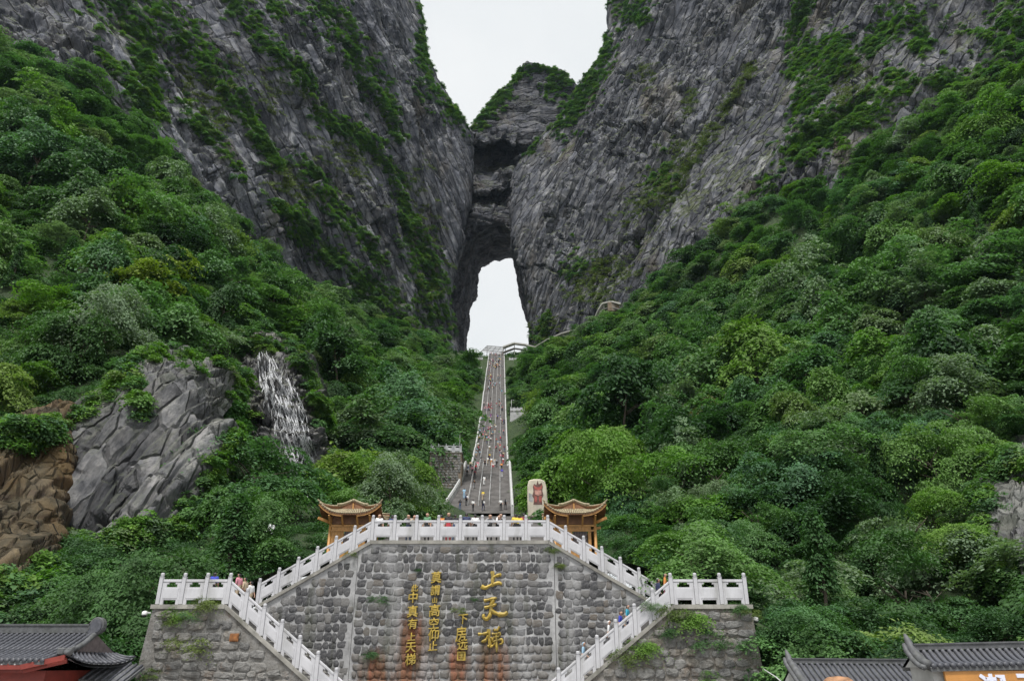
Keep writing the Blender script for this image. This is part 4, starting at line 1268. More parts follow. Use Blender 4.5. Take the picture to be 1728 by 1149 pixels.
# ================================================================== BALUSTRADES
def post_mesh(h=1.47, w=0.185):
    mb = MB()
    mb.box((0, 0, (h - .2) / 2), (w, w, h - .2))
    mb.box((0, 0, h - .185), (w * 1.12, w * 1.12, 0.03))
    mb.lathe([(w * .36, 0), (w * .36, .04), (w * .50, .05), (w * .52, .14), (w * .40, .18), (w * .15, .19)], (0, 0, h - .172), 10)
    return mb.mesh('post', m_marble, bevel=0.012)
POST = post_mesh()
def balustrade(name, label, pts, group='white stone balustrades', axis=(1, 0), scale=1.0, simple=False):
    """posts at pts, between them a rail, a panel on feet and brackets under the rail"""
    root = empty(name, tuple(pts[0]))
    tag(root, label, 'balustrade', group)
    o0 = Vector(pts[0])
    for p in pts:
        o = link('post', POST, root); o.location = Vector(p) - o0; o.scale = (scale,) * 3
    for a, c in zip(pts[:-1], pts[1:]):
        a = Vector(a) - o0; c = Vector(c) - o0
        d = c - a; L = math.hypot(d.x, d.y); t = Vector((d.x / L, d.y / L, 0)); s = d.z / L; nrm = Vector((-t.y, t.x, 0))
        def pt(u, w, z): return a + t * u + nrm * w + Vector((0, 0, z * scale + s * u))
        def slab(mb, u0, u1, w, z0, z1, z0b=None, z1b=None):
            w *= scale
            z0b = z0 if z0b is None else z0b; z1b = z1 if z1b is None else z1b
            mb.hexa([pt(u0, -w, z0), pt(u1, -w, z0b), pt(u1, w, z0b), pt(u0, w, z0), pt(u0, -w, z1), pt(u1, -w, z1b), pt(u1, w, z1b), pt(u0, w, z1)])
        e = 0.105 * scale; mb = MB()
        slab(mb, e, L - e, 0.075, 1.04, 1.17)
        mb.build('rail', m_marble, root, bevel=0.02 * scale)
        mb = MB()
        slab(mb, e, L - e, 0.055, 0.20, 0.80)
        slab(mb, e + .1 * scale, L - e - .1 * scale, 0.075, 0.27, 0.73)
        slab(mb, e, e + .16 * scale, 0.055, -0.02, 0.20, None, 0.20)
        slab(mb, L - e - .16 * scale, L - e, 0.055, -0.02, 0.20)
        slab(mb, e, e + .20 * scale, 0.05, 0.80, 1.04)
        slab(mb, e + .20 * scale, e + .30 * scale, 0.05, 0.94, 1.04)
        slab(mb, L - e - .20 * scale, L - e, 0.05, 0.80, 1.04)
        slab(mb, L - e - .30 * scale, L - e - .20 * scale, 0.05, 0.94, 1.04)
        mb.build('panel', m_marble, root, bevel=0.0 if simple else 0.008)
    return root

XC, YW, ZP, YL, ZL = -3.08, 44.8, 8.3, 38.6, 4.3
XPL, XPR = -8.30, 2.14
UP = 0.575                     # slope of the upper flights
LOW = 0.76                     # slope of the lower flights
XLP = 11.0                     # half distance between the inner ends of the lower landings
xl0, xl1 = XC - XLP, XC + XLP  # -14.1, 7.9
xe0, xe1 = -17.65, 11.75       # outer ends of the landings

def lin(a, c, n): return [a + (c - a) * i / n for i in range(n + 1)]
balustrade('terrace_balustrade', 'white stone balustrade along the front of the upper terrace over the gold inscription', [(x, YW + .12, ZP + .02) for x in lin(XPL, XPR, 8)])
xuL = XPL - 6.3; xuR = XPR + 6.3
balustrade('flight_balustrade', 'white sloping balustrade of the upper left flight below the left pavilion', [(x, YW + .12, ZP + .02 + UP * (x - XPL)) for x in lin(XPL, xuL, 6)][1:] and [(x, YW + .12, ZP + .02 + UP * (x - XPL)) for x in lin(XPL - 1.05, xuL, 5)])
balustrade('flight_balustrade', 'white sloping balustrade of the upper right flight below the right pavilion', [(x, YW + .12, ZP + .02 - UP * (x - XPR)) for x in lin(XPR + 1.05, xuR, 5)])
# first sloping bays that join the terrace posts
balustrade('landing_balustrade', 'white stone balustrade on the lower left landing above the rough wall', [(x, YL + .12, ZL + .02) for x in lin(xe0 + .15, xl0, 3)])
balustrade('landing_balustrade', 'white stone balustrade on the lower right landing above the rough wall', [(x, YL + .12, ZL + .02) for x in lin(xl1, xe1 - .15, 3)])
balustrade('flight_balustrade', 'white sloping balustrade of the lower left flight running down to the right', [(x, YL + .12, ZL + .02 - LOW * (x - xl0)) for x in lin(xl0 + .95, xl0 + .95 * 9, 8)])
balustrade('flight_balustrade', 'white sloping balustrade of the lower right flight running down to the left', [(x, YL + .12, ZL + .02 + LOW * (x - xl1)) for x in lin(xl1 - .95, xl1 - .95 * 9, 8)])
def joint_bay(label, a, c):
    """the bay between two runs: rail and panel only"""
    r = balustrade('flight_balustrade', label, [a, c])
    for ch in list(r.children):
        if ch.name.split('.')[0] == 'post': bpy.data.objects.remove(ch)
joint_bay('single white sloping bay at the left corner of the upper terrace', (XPL, YW + .12, ZP + .02), (XPL - 1.05, YW + .12, ZP + .02 - UP * 1.05))
joint_bay('single white sloping bay at the right corner of the upper terrace', (XPR, YW + .12, ZP + .02), (XPR + 1.05, YW + .12, ZP + .02 - UP * 1.05))
joint_bay('single white sloping bay at the inner end of the lower left landing', (xl0, YL + .12, ZL + .02), (xl0 + .95, YL + .12, ZL + .02 - LOW * .95))
joint_bay('single white sloping bay at the inner end of the lower right landing', (xl1, YL + .12, ZL + .02), (xl1 - .95, YL + .12, ZL + .02 - LOW * .95))

# ================================================================== RETAINING WALLS
def wall_mats():
    """stone and mortar share stains that run down the wall below the inscription"""
    def stain(nt, c):
        g = nt.nodes.new('ShaderNodeNewGeometry'); pos = g.outputs['Position']
        sep = nt.nodes.new('ShaderNodeSeparateXYZ'); nt.links.new(pos, sep.inputs[0])
        nz = noise(nt, mapping(nt, pos, (1.6, 1, 0.18)), 1.3, 6, 0.6)
        f = None
        for x0, w, ztop in ((-5.95, 1.1, 4.9), (-5.0, 1.0, 4.6), (-2.9, 0.9, 3.6), (-1.1, 1.2, 3.9), (-7.4, 1.6, 3.0)):
            d = nt.nodes.new('ShaderNodeMath'); d.operation = 'SUBTRACT'; nt.links.new(sep.outputs['X'], d.inputs[0]); d.inputs[1].default_value = x0
            a = nt.nodes.new('ShaderNodeMath'); a.operation = 'ABSOLUTE'; nt.links.new(d.outputs[0], a.inputs[0])
            m1 = nt.nodes.new('ShaderNodeMapRange'); nt.links.new(a.outputs[0], m1.inputs[0]); m1.inputs[1].default_value = w; m1.inputs[2].default_value = 0.0
            m2 = nt.nodes.new('ShaderNodeMapRange'); nt.links.new(sep.outputs['Z'], m2.inputs[0]); m2.inputs[1].default_value = ztop; m2.inputs[2].default_value = ztop - 2.0
            mu = nt.nodes.new('ShaderNodeMath'); mu.operation = 'MULTIPLY'; nt.links.new(m1.outputs[0], mu.inputs[0]); nt.links.new(m2.outputs[0], mu.inputs[1])
            if f is None: f = mu.outputs[0]
            else:
                mx = nt.nodes.new('ShaderNodeMath'); mx.operation = 'MAXIMUM'; nt.links.new(f, mx.inputs[0]); nt.links.new(mu.outputs[0], mx.inputs[1]); f = mx.outputs[0]
        ad = nt.nodes.new('ShaderNodeMath'); ad.operation = 'MULTIPLY'; nt.links.new(f, ad.inputs[0]); nt.links.new(nz, ad.inputs[1])
        fac = ramp(nt, ad.outputs[0], [(0.08, (0, 0, 0)), (0.30, (0.9, 0.9, 0.9))])
        rust = ramp(nt, nz, [(0.4, (0.10, 0.055, 0.03)), (0.55, (0.20, 0.085, 0.04)), (0.68, (0.28, 0.09, 0.05))])
        c = mixc(nt, fac, c, rust)
        # pale lime runs and green damp
        n2 = noise(nt, mapping(nt, pos, (0.9, 1, 0.12), (0, 0, 0), (4, 0, 2)), 1.0, 6, 0.6)
        c = mixc(nt, ramp(nt, n2, [(0.50, (0, 0, 0)), (0.66, (0.7,) * 3)]), c, (0.31, 0.31, 0.315))
        n3 = noise(nt, mapping(nt, pos, (1.1, 1, 0.2), (0, 0, 0), (9, 0, 5)), 1.2, 6, 0.65)
        c = mixc(nt, ramp(nt, n3, [(0.54, (0, 0, 0)), (0.70, (0.65,) * 3)]), c, (0.060, 0.066, 0.040))
        return c
    m1, nt, b = new_mat('rubble stone')
    oi = nt.nodes.new('ShaderNodeObjectInfo')
    c = ramp(nt, oi.outputs['Random'], [(0.0, (0.036, 0.036, 0.040)), (0.3, (0.062, 0.062, 0.068)), (0.6, (0.095, 0.094, 0.098)), (0.85, (0.17, 0.165, 0.16)), (1.0, (0.13, 0.11, 0.09))])
    v = texco(nt, 'Object')
    c = mixc(nt, ramp(nt, noise(nt, v, 5.0, 6, 0.7), [(0.45, (0, 0, 0)), (0.7, (0.6,) * 3)]), c, (0.26, 0.26, 0.26))
    c = stain(nt, c)
    nt.links.new(c, b.inputs['Base Color']); b.inputs['Roughness'].default_value = 0.8
    bump(nt, b, noise(nt, v, 7.0, 6, 0.7), 0.9, 0.06)
    m2, nt, b = new_mat('wall mortar')
    g = nt.nodes.new('ShaderNodeNewGeometry'); v = g.outputs['Position']
    c = ramp(nt, noise(nt, v, 1.1, 7, 0.65), [(0.3, (0.26, 0.26, 0.265)), (0.5, (0.36, 0.36, 0.365)), (0.7, (0.48, 0.48, 0.48))])
    c = stain(nt, c)
    nt.links.new(c, b.inputs['Base Color']); b.inputs['Roughness'].default_value = 0.9
    bump(nt, b, noise(nt, v, 6.0, 6, 0.7), 0.8, 0.06)
    m3, nt, b = new_mat('rough wall stone')
    oi = nt.nodes.new('ShaderNodeObjectInfo')
    c = ramp(nt, oi.outputs['Random'], [(0.0, (0.085, 0.085, 0.085)), (0.35, (0.13, 0.128, 0.125)), (0.7, (0.18, 0.175, 0.165)), (1.0, (0.20, 0.175, 0.145))])
    g = nt.nodes.new('ShaderNodeNewGeometry'); v = g.outputs['Position']
    c = mixc(nt, ramp(nt, noise(nt, v, 2.2, 8, 0.72), [(0.42, (0, 0, 0)), (0.62, (0.75,) * 3)]), c, (0.30, 0.295, 0.285))
    c = mixc(nt, ramp(nt, noise(nt, mapping(nt, v, (1, 1, 0.45), (0, 0, 0), (3, 3, 3)), 1.1, 6, 0.7), [(0.52, (0, 0, 0)), (0.68, (0.7,) * 3)]), c, (0.055, 0.052, 0.042))
    c = mixc(nt, ramp(nt, noise(nt, mapping(nt, v, (1, 1, 1), (0, 0, 0), (8, 1, 3)), 0.7, 6, 0.7), [(0.60, (0, 0, 0)), (0.70, (0.6,) * 3)]), c, (0.16, 0.10, 0.06))
    nt.links.new(c, b.inputs['Base Color']); b.inputs['Roughness'].default_value = 0.9
    bump(nt, b, noise(nt, v, 4.0, 8, 0.75), 1.0, 0.12)
    return m1, m2, m3
m_stone, m_mortar, m_rough = wall_mats()

def stone_variant(seed, sq, dome):
    """rounded face stone filling the unit square, facing -y"""
    rg = random.Random(seed); n = 12; e = sq
    rings = []
    jit = [rg.uniform(0.76, 1.08) for _ in range(n)]
    for s, y in ((1.0, 0.06), (0.96, -0.45 * dome), (0.74, -0.85 * dome)):
        ring = []
        for k in range(n):
            a = 2 * math.pi * k / n + 0.2
            c, d = math.cos(a), math.sin(a)
            r = (abs(c) ** e + abs(d) ** e) ** (-1 / e) * 0.5 * s * jit[k]
            ring.append((c * r, y + (rg.uniform(-.25, .25) * dome if s < 0.9 else 0), d * r))
        rings.append(ring)
    mb = MB(); vs = [p for r in rings for p in r] + [(rg.uniform(-.1, .1), -dome * rg.uniform(0.9, 1.2), rg.uniform(-.1, .1))]
    fs = []
    for i in range(2):
        for k in range(n):
            fs.append((i * n + k, i * n + (k + 1) % n, (i + 1) * n + (k + 1) % n, (i + 1) * n + k))
    for k in range(n): fs.append((2 * n + k, 2 * n + (k + 1) % n, 3 * n))
    mb.add(vs, fs)
    return mb
ROUND = [stone_variant(900 + i, 3.2 + 0.9 * (i % 4), 0.10) for i in range(12)]
BLOCK = [stone_variant(950 + i, 4.0 + 0.5 * (i % 4), 0.10) for i in range(12)]
ROUND_ME = [m.mesh('stone', m_stone, smooth=True) for m in ROUND]
BLOCK_ME = [m.mesh('stone', m_rough) for m in BLOCK]

def inside(poly, x, z):
    return bool(in_poly(np.array([x]), np.array([z]), poly)[0])

def stone_wall(name, label, poly, y, depth, row_h, w_rng, meshes, core_mat, coping=(), seed=0, gap=0.05, zmin=0.2, protos=None, grow=1.0, sdep=0.16):
    """poly: wall face in (x, z); every stone that can be picked out is its own piece"""
    xs = [p[0] for p in poly]; zs = [p[1] for p in poly]
    root = empty(name, ((min(xs) + max(xs)) / 2, y, ZG)); tag(root, label, 'wall', 'stone retaining walls')
    inv = root.matrix_basis.inverted() if False else Matrix.Translation(-Vector(root.location))
    mb = MB(); mb.prism(poly, y, y + depth)
    o = mb.build('mortar_core', core_mat, root); o.matrix_parent_inverse = inv
    rg = random.Random(seed)
    n = 0; spare = MB()
    z = max(zs) - 0.12
    while z > zmin - 1.5:
        h = row_h * rg.uniform(0.82, 1.2); x = min(xs) + rg.uniform(0, .2)
        while x < max(xs):
            w = rg.uniform(*w_rng); hh = h * rg.uniform(0.82, 1.02)
            cx, cz = x + w / 2, z - h / 2 + rg.uniform(-.06, .06)
            sw, sh = (w - gap * rg.uniform(.6, 1.6)) * grow, (hh - gap) * grow
            if all(inside(poly, cx + a * w * .47, cz + c * hh * .47) for a in (-1, 1) for c in (-1, 1)):
                k = rg.randrange(len(meshes))
                tilt = rg.uniform(-.1, .1)
                if n < 298 and cz > zmin:
                    o = link('stone', meshes[k], root); o.matrix_parent_inverse = inv
                    o.location = (cx, y - 0.004, cz); o.scale = (sw, sdep + rg.uniform(0, .4), sh); o.rotation_euler = (rg.uniform(-.06, .06), tilt, rg.uniform(-.06, .06)); n += 1
                else:
                    src = protos[k]
                    spare.add([(cx + vx * sw, y - .004 + vy * .7, cz + vz * sh) for vx, vy, vz in src.v], src.f)
            x += w
        z -= h
    if spare.v:
        o = spare.build('more_stones', meshes[0].materials[0], root, smooth=True); o.matrix_parent_inverse = inv; o['kind'] = 'stuff'
    for a, c in coping:
        mb = MB(); a = Vector(a); c = Vector(c)
        L = (c - a).length; k = max(1, round(L / 1.6))
        for i in range(k):
            p = a + (c - a) * (i / k); q = a + (c - a) * ((i + 1) / k) - (c - a).normalized() * 0.008
            mb.hexa([(p.x, p.y - .1, p.z - .2), (q.x, q.y - .1, q.z - .2), (q.x, q.y + .5, q.z - .2), (p.x, p.y + .5, p.z - .2), (p.x, p.y - .1, p.z), (q.x, q.y - .1, q.z), (q.x, q.y + .5, q.z), (p.x, p.y + .5, p.z)])
        o = mb.build('coping', m_coping, root); o.matrix_parent_inverse = inv
    return root
JL, JR = -9.0, 2.45            # joints between the panels
ztop = lambda x: ZP - (UP * max(0, XPL - x, x - XPR))
c_poly = [(JL, ZG), (JR, ZG), (JR, ztop(JR) - .2), (XPR, ZP - .2), (XPL, ZP - .2), (JL, ztop(JL) - .2)]
stone_wall('retaining_wall', 'central rubble stone wall carrying the gold inscription under the upper terrace', c_poly, YW, 1.2, 0.46, (0.30, 0.62), ROUND_ME, m_mortar,
           [((XPL, YW, ZP), (XPR, YW, ZP))], 1, 0.07, 0.3, ROUND, 1.31)
l_poly = [(xuL - .3, ZG), (JL - .03, ZG), (JL - .03, ztop(JL) - .2), (xuL - .3, ztop(xuL - .3) - .2)]
stone_wall('retaining_wall', 'left wing of the rubble wall under the upper left flight', l_poly, YW + .03, 1.2, 0.44, (0.30, 0.52), ROUND_ME, m_mortar, [((xuL, YW, ztop(xuL)), (XPL - .01, YW, ZP))], 2, 0.06, 0.3, ROUND, 1.31)
r_poly = [(JR + .03, ZG), (xuR + .3, ZG), (xuR + .3, ztop(xuR + .3) - .2), (JR + .03, ztop(JR) - .2)]
stone_wall('retaining_wall', 'right wing of the rubble wall under the upper right flight', r_poly, YW + .03, 1.2, 0.44, (0.30, 0.52), ROUND_ME, m_mortar, [((XPR + .01, YW, ZP), (xuR, YW, ztop(xuR)))], 3, 0.06, 0.3, ROUND, 1.31)
zl = lambda x: ZL - LOW * max(0, x - xl0)
xf0 = xl0 + (ZL - ZG) / LOW
ll_poly = [(xe0 - .55, ZG), (xf0, ZG), (xl0, ZL - .2), (xe0, ZL - .2)]
stone_wall('retaining_wall', 'rough block wall under the lower left landing and flight', ll_poly, YL, 6.0, 0.42, (0.45, 0.95), BLOCK_ME, m_rough,
           [((xe0 - .08, YL, ZL), (xl0, YL, ZL)), ((xl0 + .005, YL, ZL - .004), (xf0, YL, ZG))], 4, 0.02, 0.2, BLOCK, 1.10, 0.7)
xf1 = xl1 - (ZL - ZG) / LOW
lr_poly = [(xf1, ZG), (xe1 + .55, ZG), (xe1, ZL - .2), (xl1, ZL - .2)]
stone_wall('retaining_wall', 'rough block wall with bushes under the lower right landing and flight', lr_poly, YL, 6.0, 0.42, (0.45, 0.95), BLOCK_ME, m_rough,
           [((xl1, YL, ZL), (xe1 + .08, YL, ZL)), ((xf1, YL, ZG), (xl1 - .005, YL, ZL - .004))], 5, 0.02, 0.2, BLOCK, 1.10, 0.7)
# landings, terrace floor and the steps of the flights
mb = MB()
mb.box(((XPL + XPR) / 2, YW + 4.2, ZP - .15), (XPR - XPL + .3, 6.9, .28))
tag(mb.build('terrace_floor', m_step), 'stone floor of the upper terrace', None, None, 'structure')
for s, x0, lab in ((-1, XPL, 'steps of the upper left flight'), (1, XPR, 'steps of the upper right flight')):
    mb = MB()
    for j in range(24):
        xa = x0 + s * j * .27; z = ZP - .155 * (j + 1)
        mb.box((xa + s * .135, YW + 2.6, z - .5 + .12), (.27, 2.8, 1.0))
    tag(mb.build('flight_steps', m_step), 'stone ' + lab, None, None, 'structure')
for s, x0, lab in ((1, xl0, 'steps of the lower left flight'), (-1, xl1, 'steps of the lower right flight')):
    mb = MB()
    for j in range(36):
        xa = x0 + s * j * .27; z = ZL - .205 * (j + 1)
        mb.box((xa + s * .135, YL + 3.3, z - .38), (.27, 5.2, .7))
    tag(mb.build('flight_steps', m_step), 'stone ' + lab, None, None, 'structure')
for xa, xb, lab in ((xe0, xl0, 'floor of the lower left landing'), (xl1, xe1, 'floor of the lower right landing')):
    mb = MB(); mb.box(((xa + xb) / 2, YL + 3.3, ZL - .1), (xb - xa, 5.4, .18))
    tag(mb.build('landing_floor', m_step), 'stone ' + lab, None, None, 'structure')
mb = MB(); mb.box((0, 0, ZG / 2 - 0.004), (30, 16, -ZG - 0.01))
tag(mb.build('viewing_terrace', m_paving), 'raised paved terrace where the viewer stands', None, None, 'structure')

# ================================================================== INSCRIPTIONS
m_gold = simple_mat('gilt lettering', (0.42, 0.30, 0.055), 0.5, 0.4, 5.0, metal=0.1, dirt=(0.22, 0.19, 0.09))
def zpt(zx, zy):
    return P(670 + zx / 5.776, 950 + zy / 5.776, YW)
def brush(parent, name, strokes, out=0.12):
    mb = MB()
    for st in strokes:
        w0 = 14.0
        if isinstance(st, tuple): w0, st = st
        pts = herm([zpt(*p) for p in st], max(6, 4 * len(st)))
        n = len(pts); vs = []
        for i, p in enumerate(pts):
            d = pts[min(i + 1, n - 1)] - pts[max(i - 1, 0)]; d /= np.linalg.norm(d) + 1e-9
            nr = np.array([-d[2], 0, d[0]])
            u = i / (n - 1); w = 1.3 * w0 / 5.776 / 28.6 * (0.62 + 0.5 * abs(2 * u - 1) ** 2 if u < .5 else 0.62 + 0.35 * (1 - abs(2 * u - 1))) * (0.35 if i == n - 1 else 0.8 if i == 0 else 1)
            vs += [(p + nr * w)[0:3] * np.array([1, 0, 1]) + np.array([0, YW - .03, 0]), p * np.array([1, 0, 1]) + np.array([0, YW - out - .06, 0]), (p - nr * w) * np.array([1, 0, 1]) + np.array([0, YW - .03, 0])]
        fs = []
        for i in range(n - 1):
            fs += [(3 * i, 3 * i + 3, 3 * i + 4, 3 * i + 1), (3 * i + 1, 3 * i + 4, 3 * i + 5, 3 * i + 2)]
        mb.add(vs, fs)
    o = mb.build(name, m_gold, parent, smooth=True)
    o.matrix_parent_inverse = Matrix.Translation(-Vector(parent.location))
    return o
ins = empty('gilt_inscription', tuple(zpt(920, 500))); tag(ins, 'three large gold brush characters in a column on the central wall', 'inscription', 'gold inscriptions on the wall')
brush(ins, 'character', [(17, [(928, 78), (934, 140), (930, 215)]), (13, [(938, 138), (968, 122), (1000, 112)]), (15, [(975, 120), (1002, 112), (998, 132)]), (17, [(822, 222), (850, 240), (920, 212), (1010, 200), (1018, 214)])])
brush(ins, 'character', [(13, [(848, 366), (905, 352), (975, 338)]), (16, [(940, 352), (918, 400), (912, 450), (900, 520), (868, 545), (842, 520), (850, 492)]), (14, [(852, 434), (905, 420), (972, 398)]), (20, [(905, 452), (950, 482), (1010, 500), (1060, 490), (1075, 468)])], 0.14)
brush(ins, 'character', [(12, [(790, 690), (840, 688), (890, 672)]), (14, [(892, 640), (900, 720), (896, 810), (880, 800)]), (13, [(890, 700), (865, 745), (822, 768)]), (10, [(900, 720), (925, 735)]),
                         (12, [(940, 640), (962, 662)]), (12, [(1000, 618), (972, 664)]), (11, [(925, 690), (970, 684), (1002, 680), (1000, 715)]), (11, [(935, 722), (998, 712)]), (11, [(938, 722), (926, 758), (985, 748), (1020, 742), (1026, 775), (992, 792)]),
                         (13, [(966, 680), (970, 780), (970, 872)]), (11, [(958, 772), (935, 800), (902, 822)])])
def glyphs(label, items, size=1.0):
    """items: character, zoom x, zoom y of its centre, height in photo pixels"""
    x0, z0 = zpt(items[0][1], items[0][2])[[0, 2]]
    root = empty('gilt_inscription', (x0, YW, z0)); tag(root, label, 'inscription', 'gold inscriptions on the wall')
    for ch, zx, zy, hpx in items:
        cu = bpy.data.curves.new('character', 'FONT'); cu.body = ch; cu.size = 1.0; cu.extrude = 0.07; cu.offset = 0.0
        cu.align_x = 'CENTER'; cu.align_y = 'CENTER'; cu.resolution_u = 3; cu.bevel_depth = 0.02; cu.bevel_resolution = 1
        t = bpy.data.objects.new('character', cu); COL.objects.link(t)
        dg = bpy.context.evaluated_depsgraph_get(); me = bpy.data.meshes.new_from_object(t.evaluated_get(dg))
        bpy.data.objects.remove(t)
        if len(me.vertices):
            co = np.zeros(len(me.vertices) * 3, np.float32); me.vertices.foreach_get('co', co); co = co.reshape(-1, 3)
            lo, hi = co.min(0), co.max(0); co[:, :2] -= (lo + hi)[:2] / 2
            h = max(hi[1] - lo[1], 0.45 * (hi[0] - lo[0]))
            s = hpx / 28.6 / h; sx = min(s, 17.5 / 28.6 / (hi[0] - lo[0]))
            co[:, 0] *= sx; co[:, 1] *= s
            co[:, 0] += 0.10 * co[:, 1]
            me.vertices.foreach_set('co', co.ravel())
        me.materials.clear(); me.materials.append(m_gold)
        o = link('character', me, root); p = zpt(zx, zy)
        o.location = (p[0] - x0, -0.14, p[2] - z0); o.rotation_euler = (math.radians(90), math.radians(-4), 0); o.scale = (1, 1, 1)
    return root
glyphs('column of seven gold characters left of the centre of the wall', [('莫', 385, 140, 18), ('謂', 375, 265, 16), ('山', 370, 362, 9), ('高', 368, 460, 19), ('空', 362, 585, 17), ('仰', 358, 700, 18), ('止', 352, 805, 14)])
glyphs('leftmost column of seven smaller gold characters on the wall', [('此', 175, 245, 11), ('中', 160, 335, 17), ('真', 155, 470, 18), ('有', 155, 590, 16), ('上', 145, 715, 12), ('天', 138, 820, 15), ('梯', 135, 935, 17)])
sig = glyphs('short gold signature column with a square seal right of the couplet', [('下', 645, 545, 15), ('房', 625, 690, 23), ('远', 640, 795, 16)])
mb = MB(); p = zpt(628, 903)
for (a, c, w, h) in ((0, 0, .42, .42),):
    for sx in (-1, 1):
        mb.box((sx * .2, 0, 0), (.07, .1, .46)); mb.box((0, 0, sx * .2), (.33, .1, .07))
    mb.box((0, 0, .02), (.2, .1, .05)); mb.box((0, 0, -.08), (.2, .1, .04)); mb.box((0, 0, .1), (.2, .1, .04)); mb.box((0, .001, 0), (.05, .1, .26))
    mb.box((0, .05, 0), (.46, .04, .46))
o = mb.build('seal', m_gold, sig); o.location = Vector((p[0], YW - .1, p[2])) - Vector(sig.location)

# ================================================================== ROCK PLANTS
ledge_plants('outcrop_shrubs', BVHTree.FromObject(bpy.data.objects['grey_outcrop'], bpy.context.evaluated_depsgraph_get()),
    [([(90, 700), (150, 690), (205, 640), (235, 595), (300, 592), (370, 606), (415, 632)], 14, 130), ([(400, 640), (405, 690), (400, 720), (365, 790), (325, 850), (305, 890)], 16, 70), ([(180, 915), (250, 905), (300, 892)], 26, 90), ([(240, 690), (232, 640)], 14, 24), ([(110, 912), (150, 918)], 20, 40)],
    [], 'green bushes around the edges of the grey rock outcrop', 41, .8)
ledge_plants('brown_cliff_shrubs', BVHTree.FromObject(bpy.data.objects['brown_cliff'], bpy.context.evaluated_depsgraph_get()),
    [([(0, 738), (40, 728), (90, 715)], 18, 90), ([(20, 1020), (80, 985), (110, 955)], 30, 120), ([(0, 1040), (60, 1020)], 50, 120)], [], 'green bushes growing over the brown rock face', 42, .9)
ledge_plants('waterfall_shrubs', bv_fall, [([(425, 575), (460, 572), (500, 590), (520, 640), (552, 720), (562, 790)], 16, 120), ([(405, 640), (405, 720), (425, 790), (455, 850)], 14, 70), ([(535, 800), (545, 860), (530, 890)], 22, 80), ([(470, 875), (490, 890)], 14, 30)], [], 'green bushes around the wet waterfall rock', 43, .9)
ledge_plants('right_rock_shrubs', BVHTree.FromObject(bpy.data.objects['right_outcrop'], bpy.context.evaluated_depsgraph_get()), [([(1648, 790), (1660, 850), (1650, 900), (1690, 970), (1728, 990)], 22, 150), ([(1660, 775), (1728, 770)], 30, 110)], [], 'green bushes around the bare rock at the right edge', 44, .8)

# bushes rooted in the walls
def wall_plant(px, py, y, s, mat, label, mesh=0):
    p = P(px, py, y - 0.05)
    m = SHRUBS_FINE[mesh % 4].copy(); m.materials.clear(); m.materials.append(mat)
    o = link('wall_plant', m); o.location = (p[0], p[1], p[2] - .25 * s); o.scale = (s, s * .45, s); o.rotation_euler = (0, 0, px)
    o.rotation_euler = (0, 0, 0)
    tag(o, label, 'plant', 'plants rooted in the stone walls', 'thing')
for a in [
    (634, 1012, YW, .34, m_leaf_dark, 'dark green tuft on the left side of the central wall'), (770, 1030, YW, .26, m_grass, 'mossy tuft above the gold signature on the central wall'), (800, 1012, YW, .14, m_leaf_dark, 'tiny dark plant between signature and large gold characters'),
    (625, 1105, YW, .34, m_leaf_dark, 'dark green tuft low on the left edge of the central wall'), (932, 930, YW, .25, m_grass, 'grass tuft at the top right corner of the central wall'), (705, 962, YW, .15, m_leaf_dark, 'small dark plant above the seven character column'),
    (945, 955, YW, .24, m_grass, 'yellow green tuft below the coping of the right wing wall'), (590, 935, YW, .2, m_grass, 'small tuft below the coping of the upper left flight'),
    (1165, 1050, YL, .75, m_leaf_fresh, 'largest green bush on the rough right wall'), (1195, 1085, YL, .55, m_leaf, 'green bush low on the rough right wall below the largest'), (1140, 1040, YL, .5, m_grass, 'yellowish bush under the lower right flight'), (1230, 1090, YL, .45, m_leaf, 'bush on the rough right wall near its outer edge'),
    (1085, 1095, YL, .6, m_leaf_fresh, 'bush hanging under the lower right flight'), (1060, 1115, YL, .5, m_grass, 'yellow green bush beside the lowest part of the right flight'), (1245, 1028, YL, .4, m_leaf, 'green tuft at the outer top of the rough right wall'), (1262, 1035, YL, .3, m_grass, 'yellowish tuft at the right end of the landing coping'),
    (1125, 1068, YL, .4, m_leaf, 'small bush in the middle of the rough right wall'), (1195, 1149, YL, .4, m_leaf, 'bush at the bottom of the rough right wall'), (1100, 1025, YL, .3, m_leaf_pale, 'pale plant in the railing at the inner end of the right landing'),
    (300, 1042, YL, .45, m_leaf_fresh, 'bright green tuft near the top of the rough left wall'), (345, 1022, YL, .5, m_grass, 'yellowish bush under the railing of the left landing'), (285, 1050, YL, .3, m_grass, 'small pale tuft beside the bright tuft on the left wall'), (310, 1090, YL, .6, m_grass, 'dry brownish bush in the middle of the rough left wall'),
    (255, 1140, YL, .3, m_grass, 'small tuft at the bottom of the rough left wall'), (318, 1040, YL, .3, m_leaf, 'green tuft right of the bright tuft on the left wall')]:
    wall_plant(*a, mesh=int(a[0]))

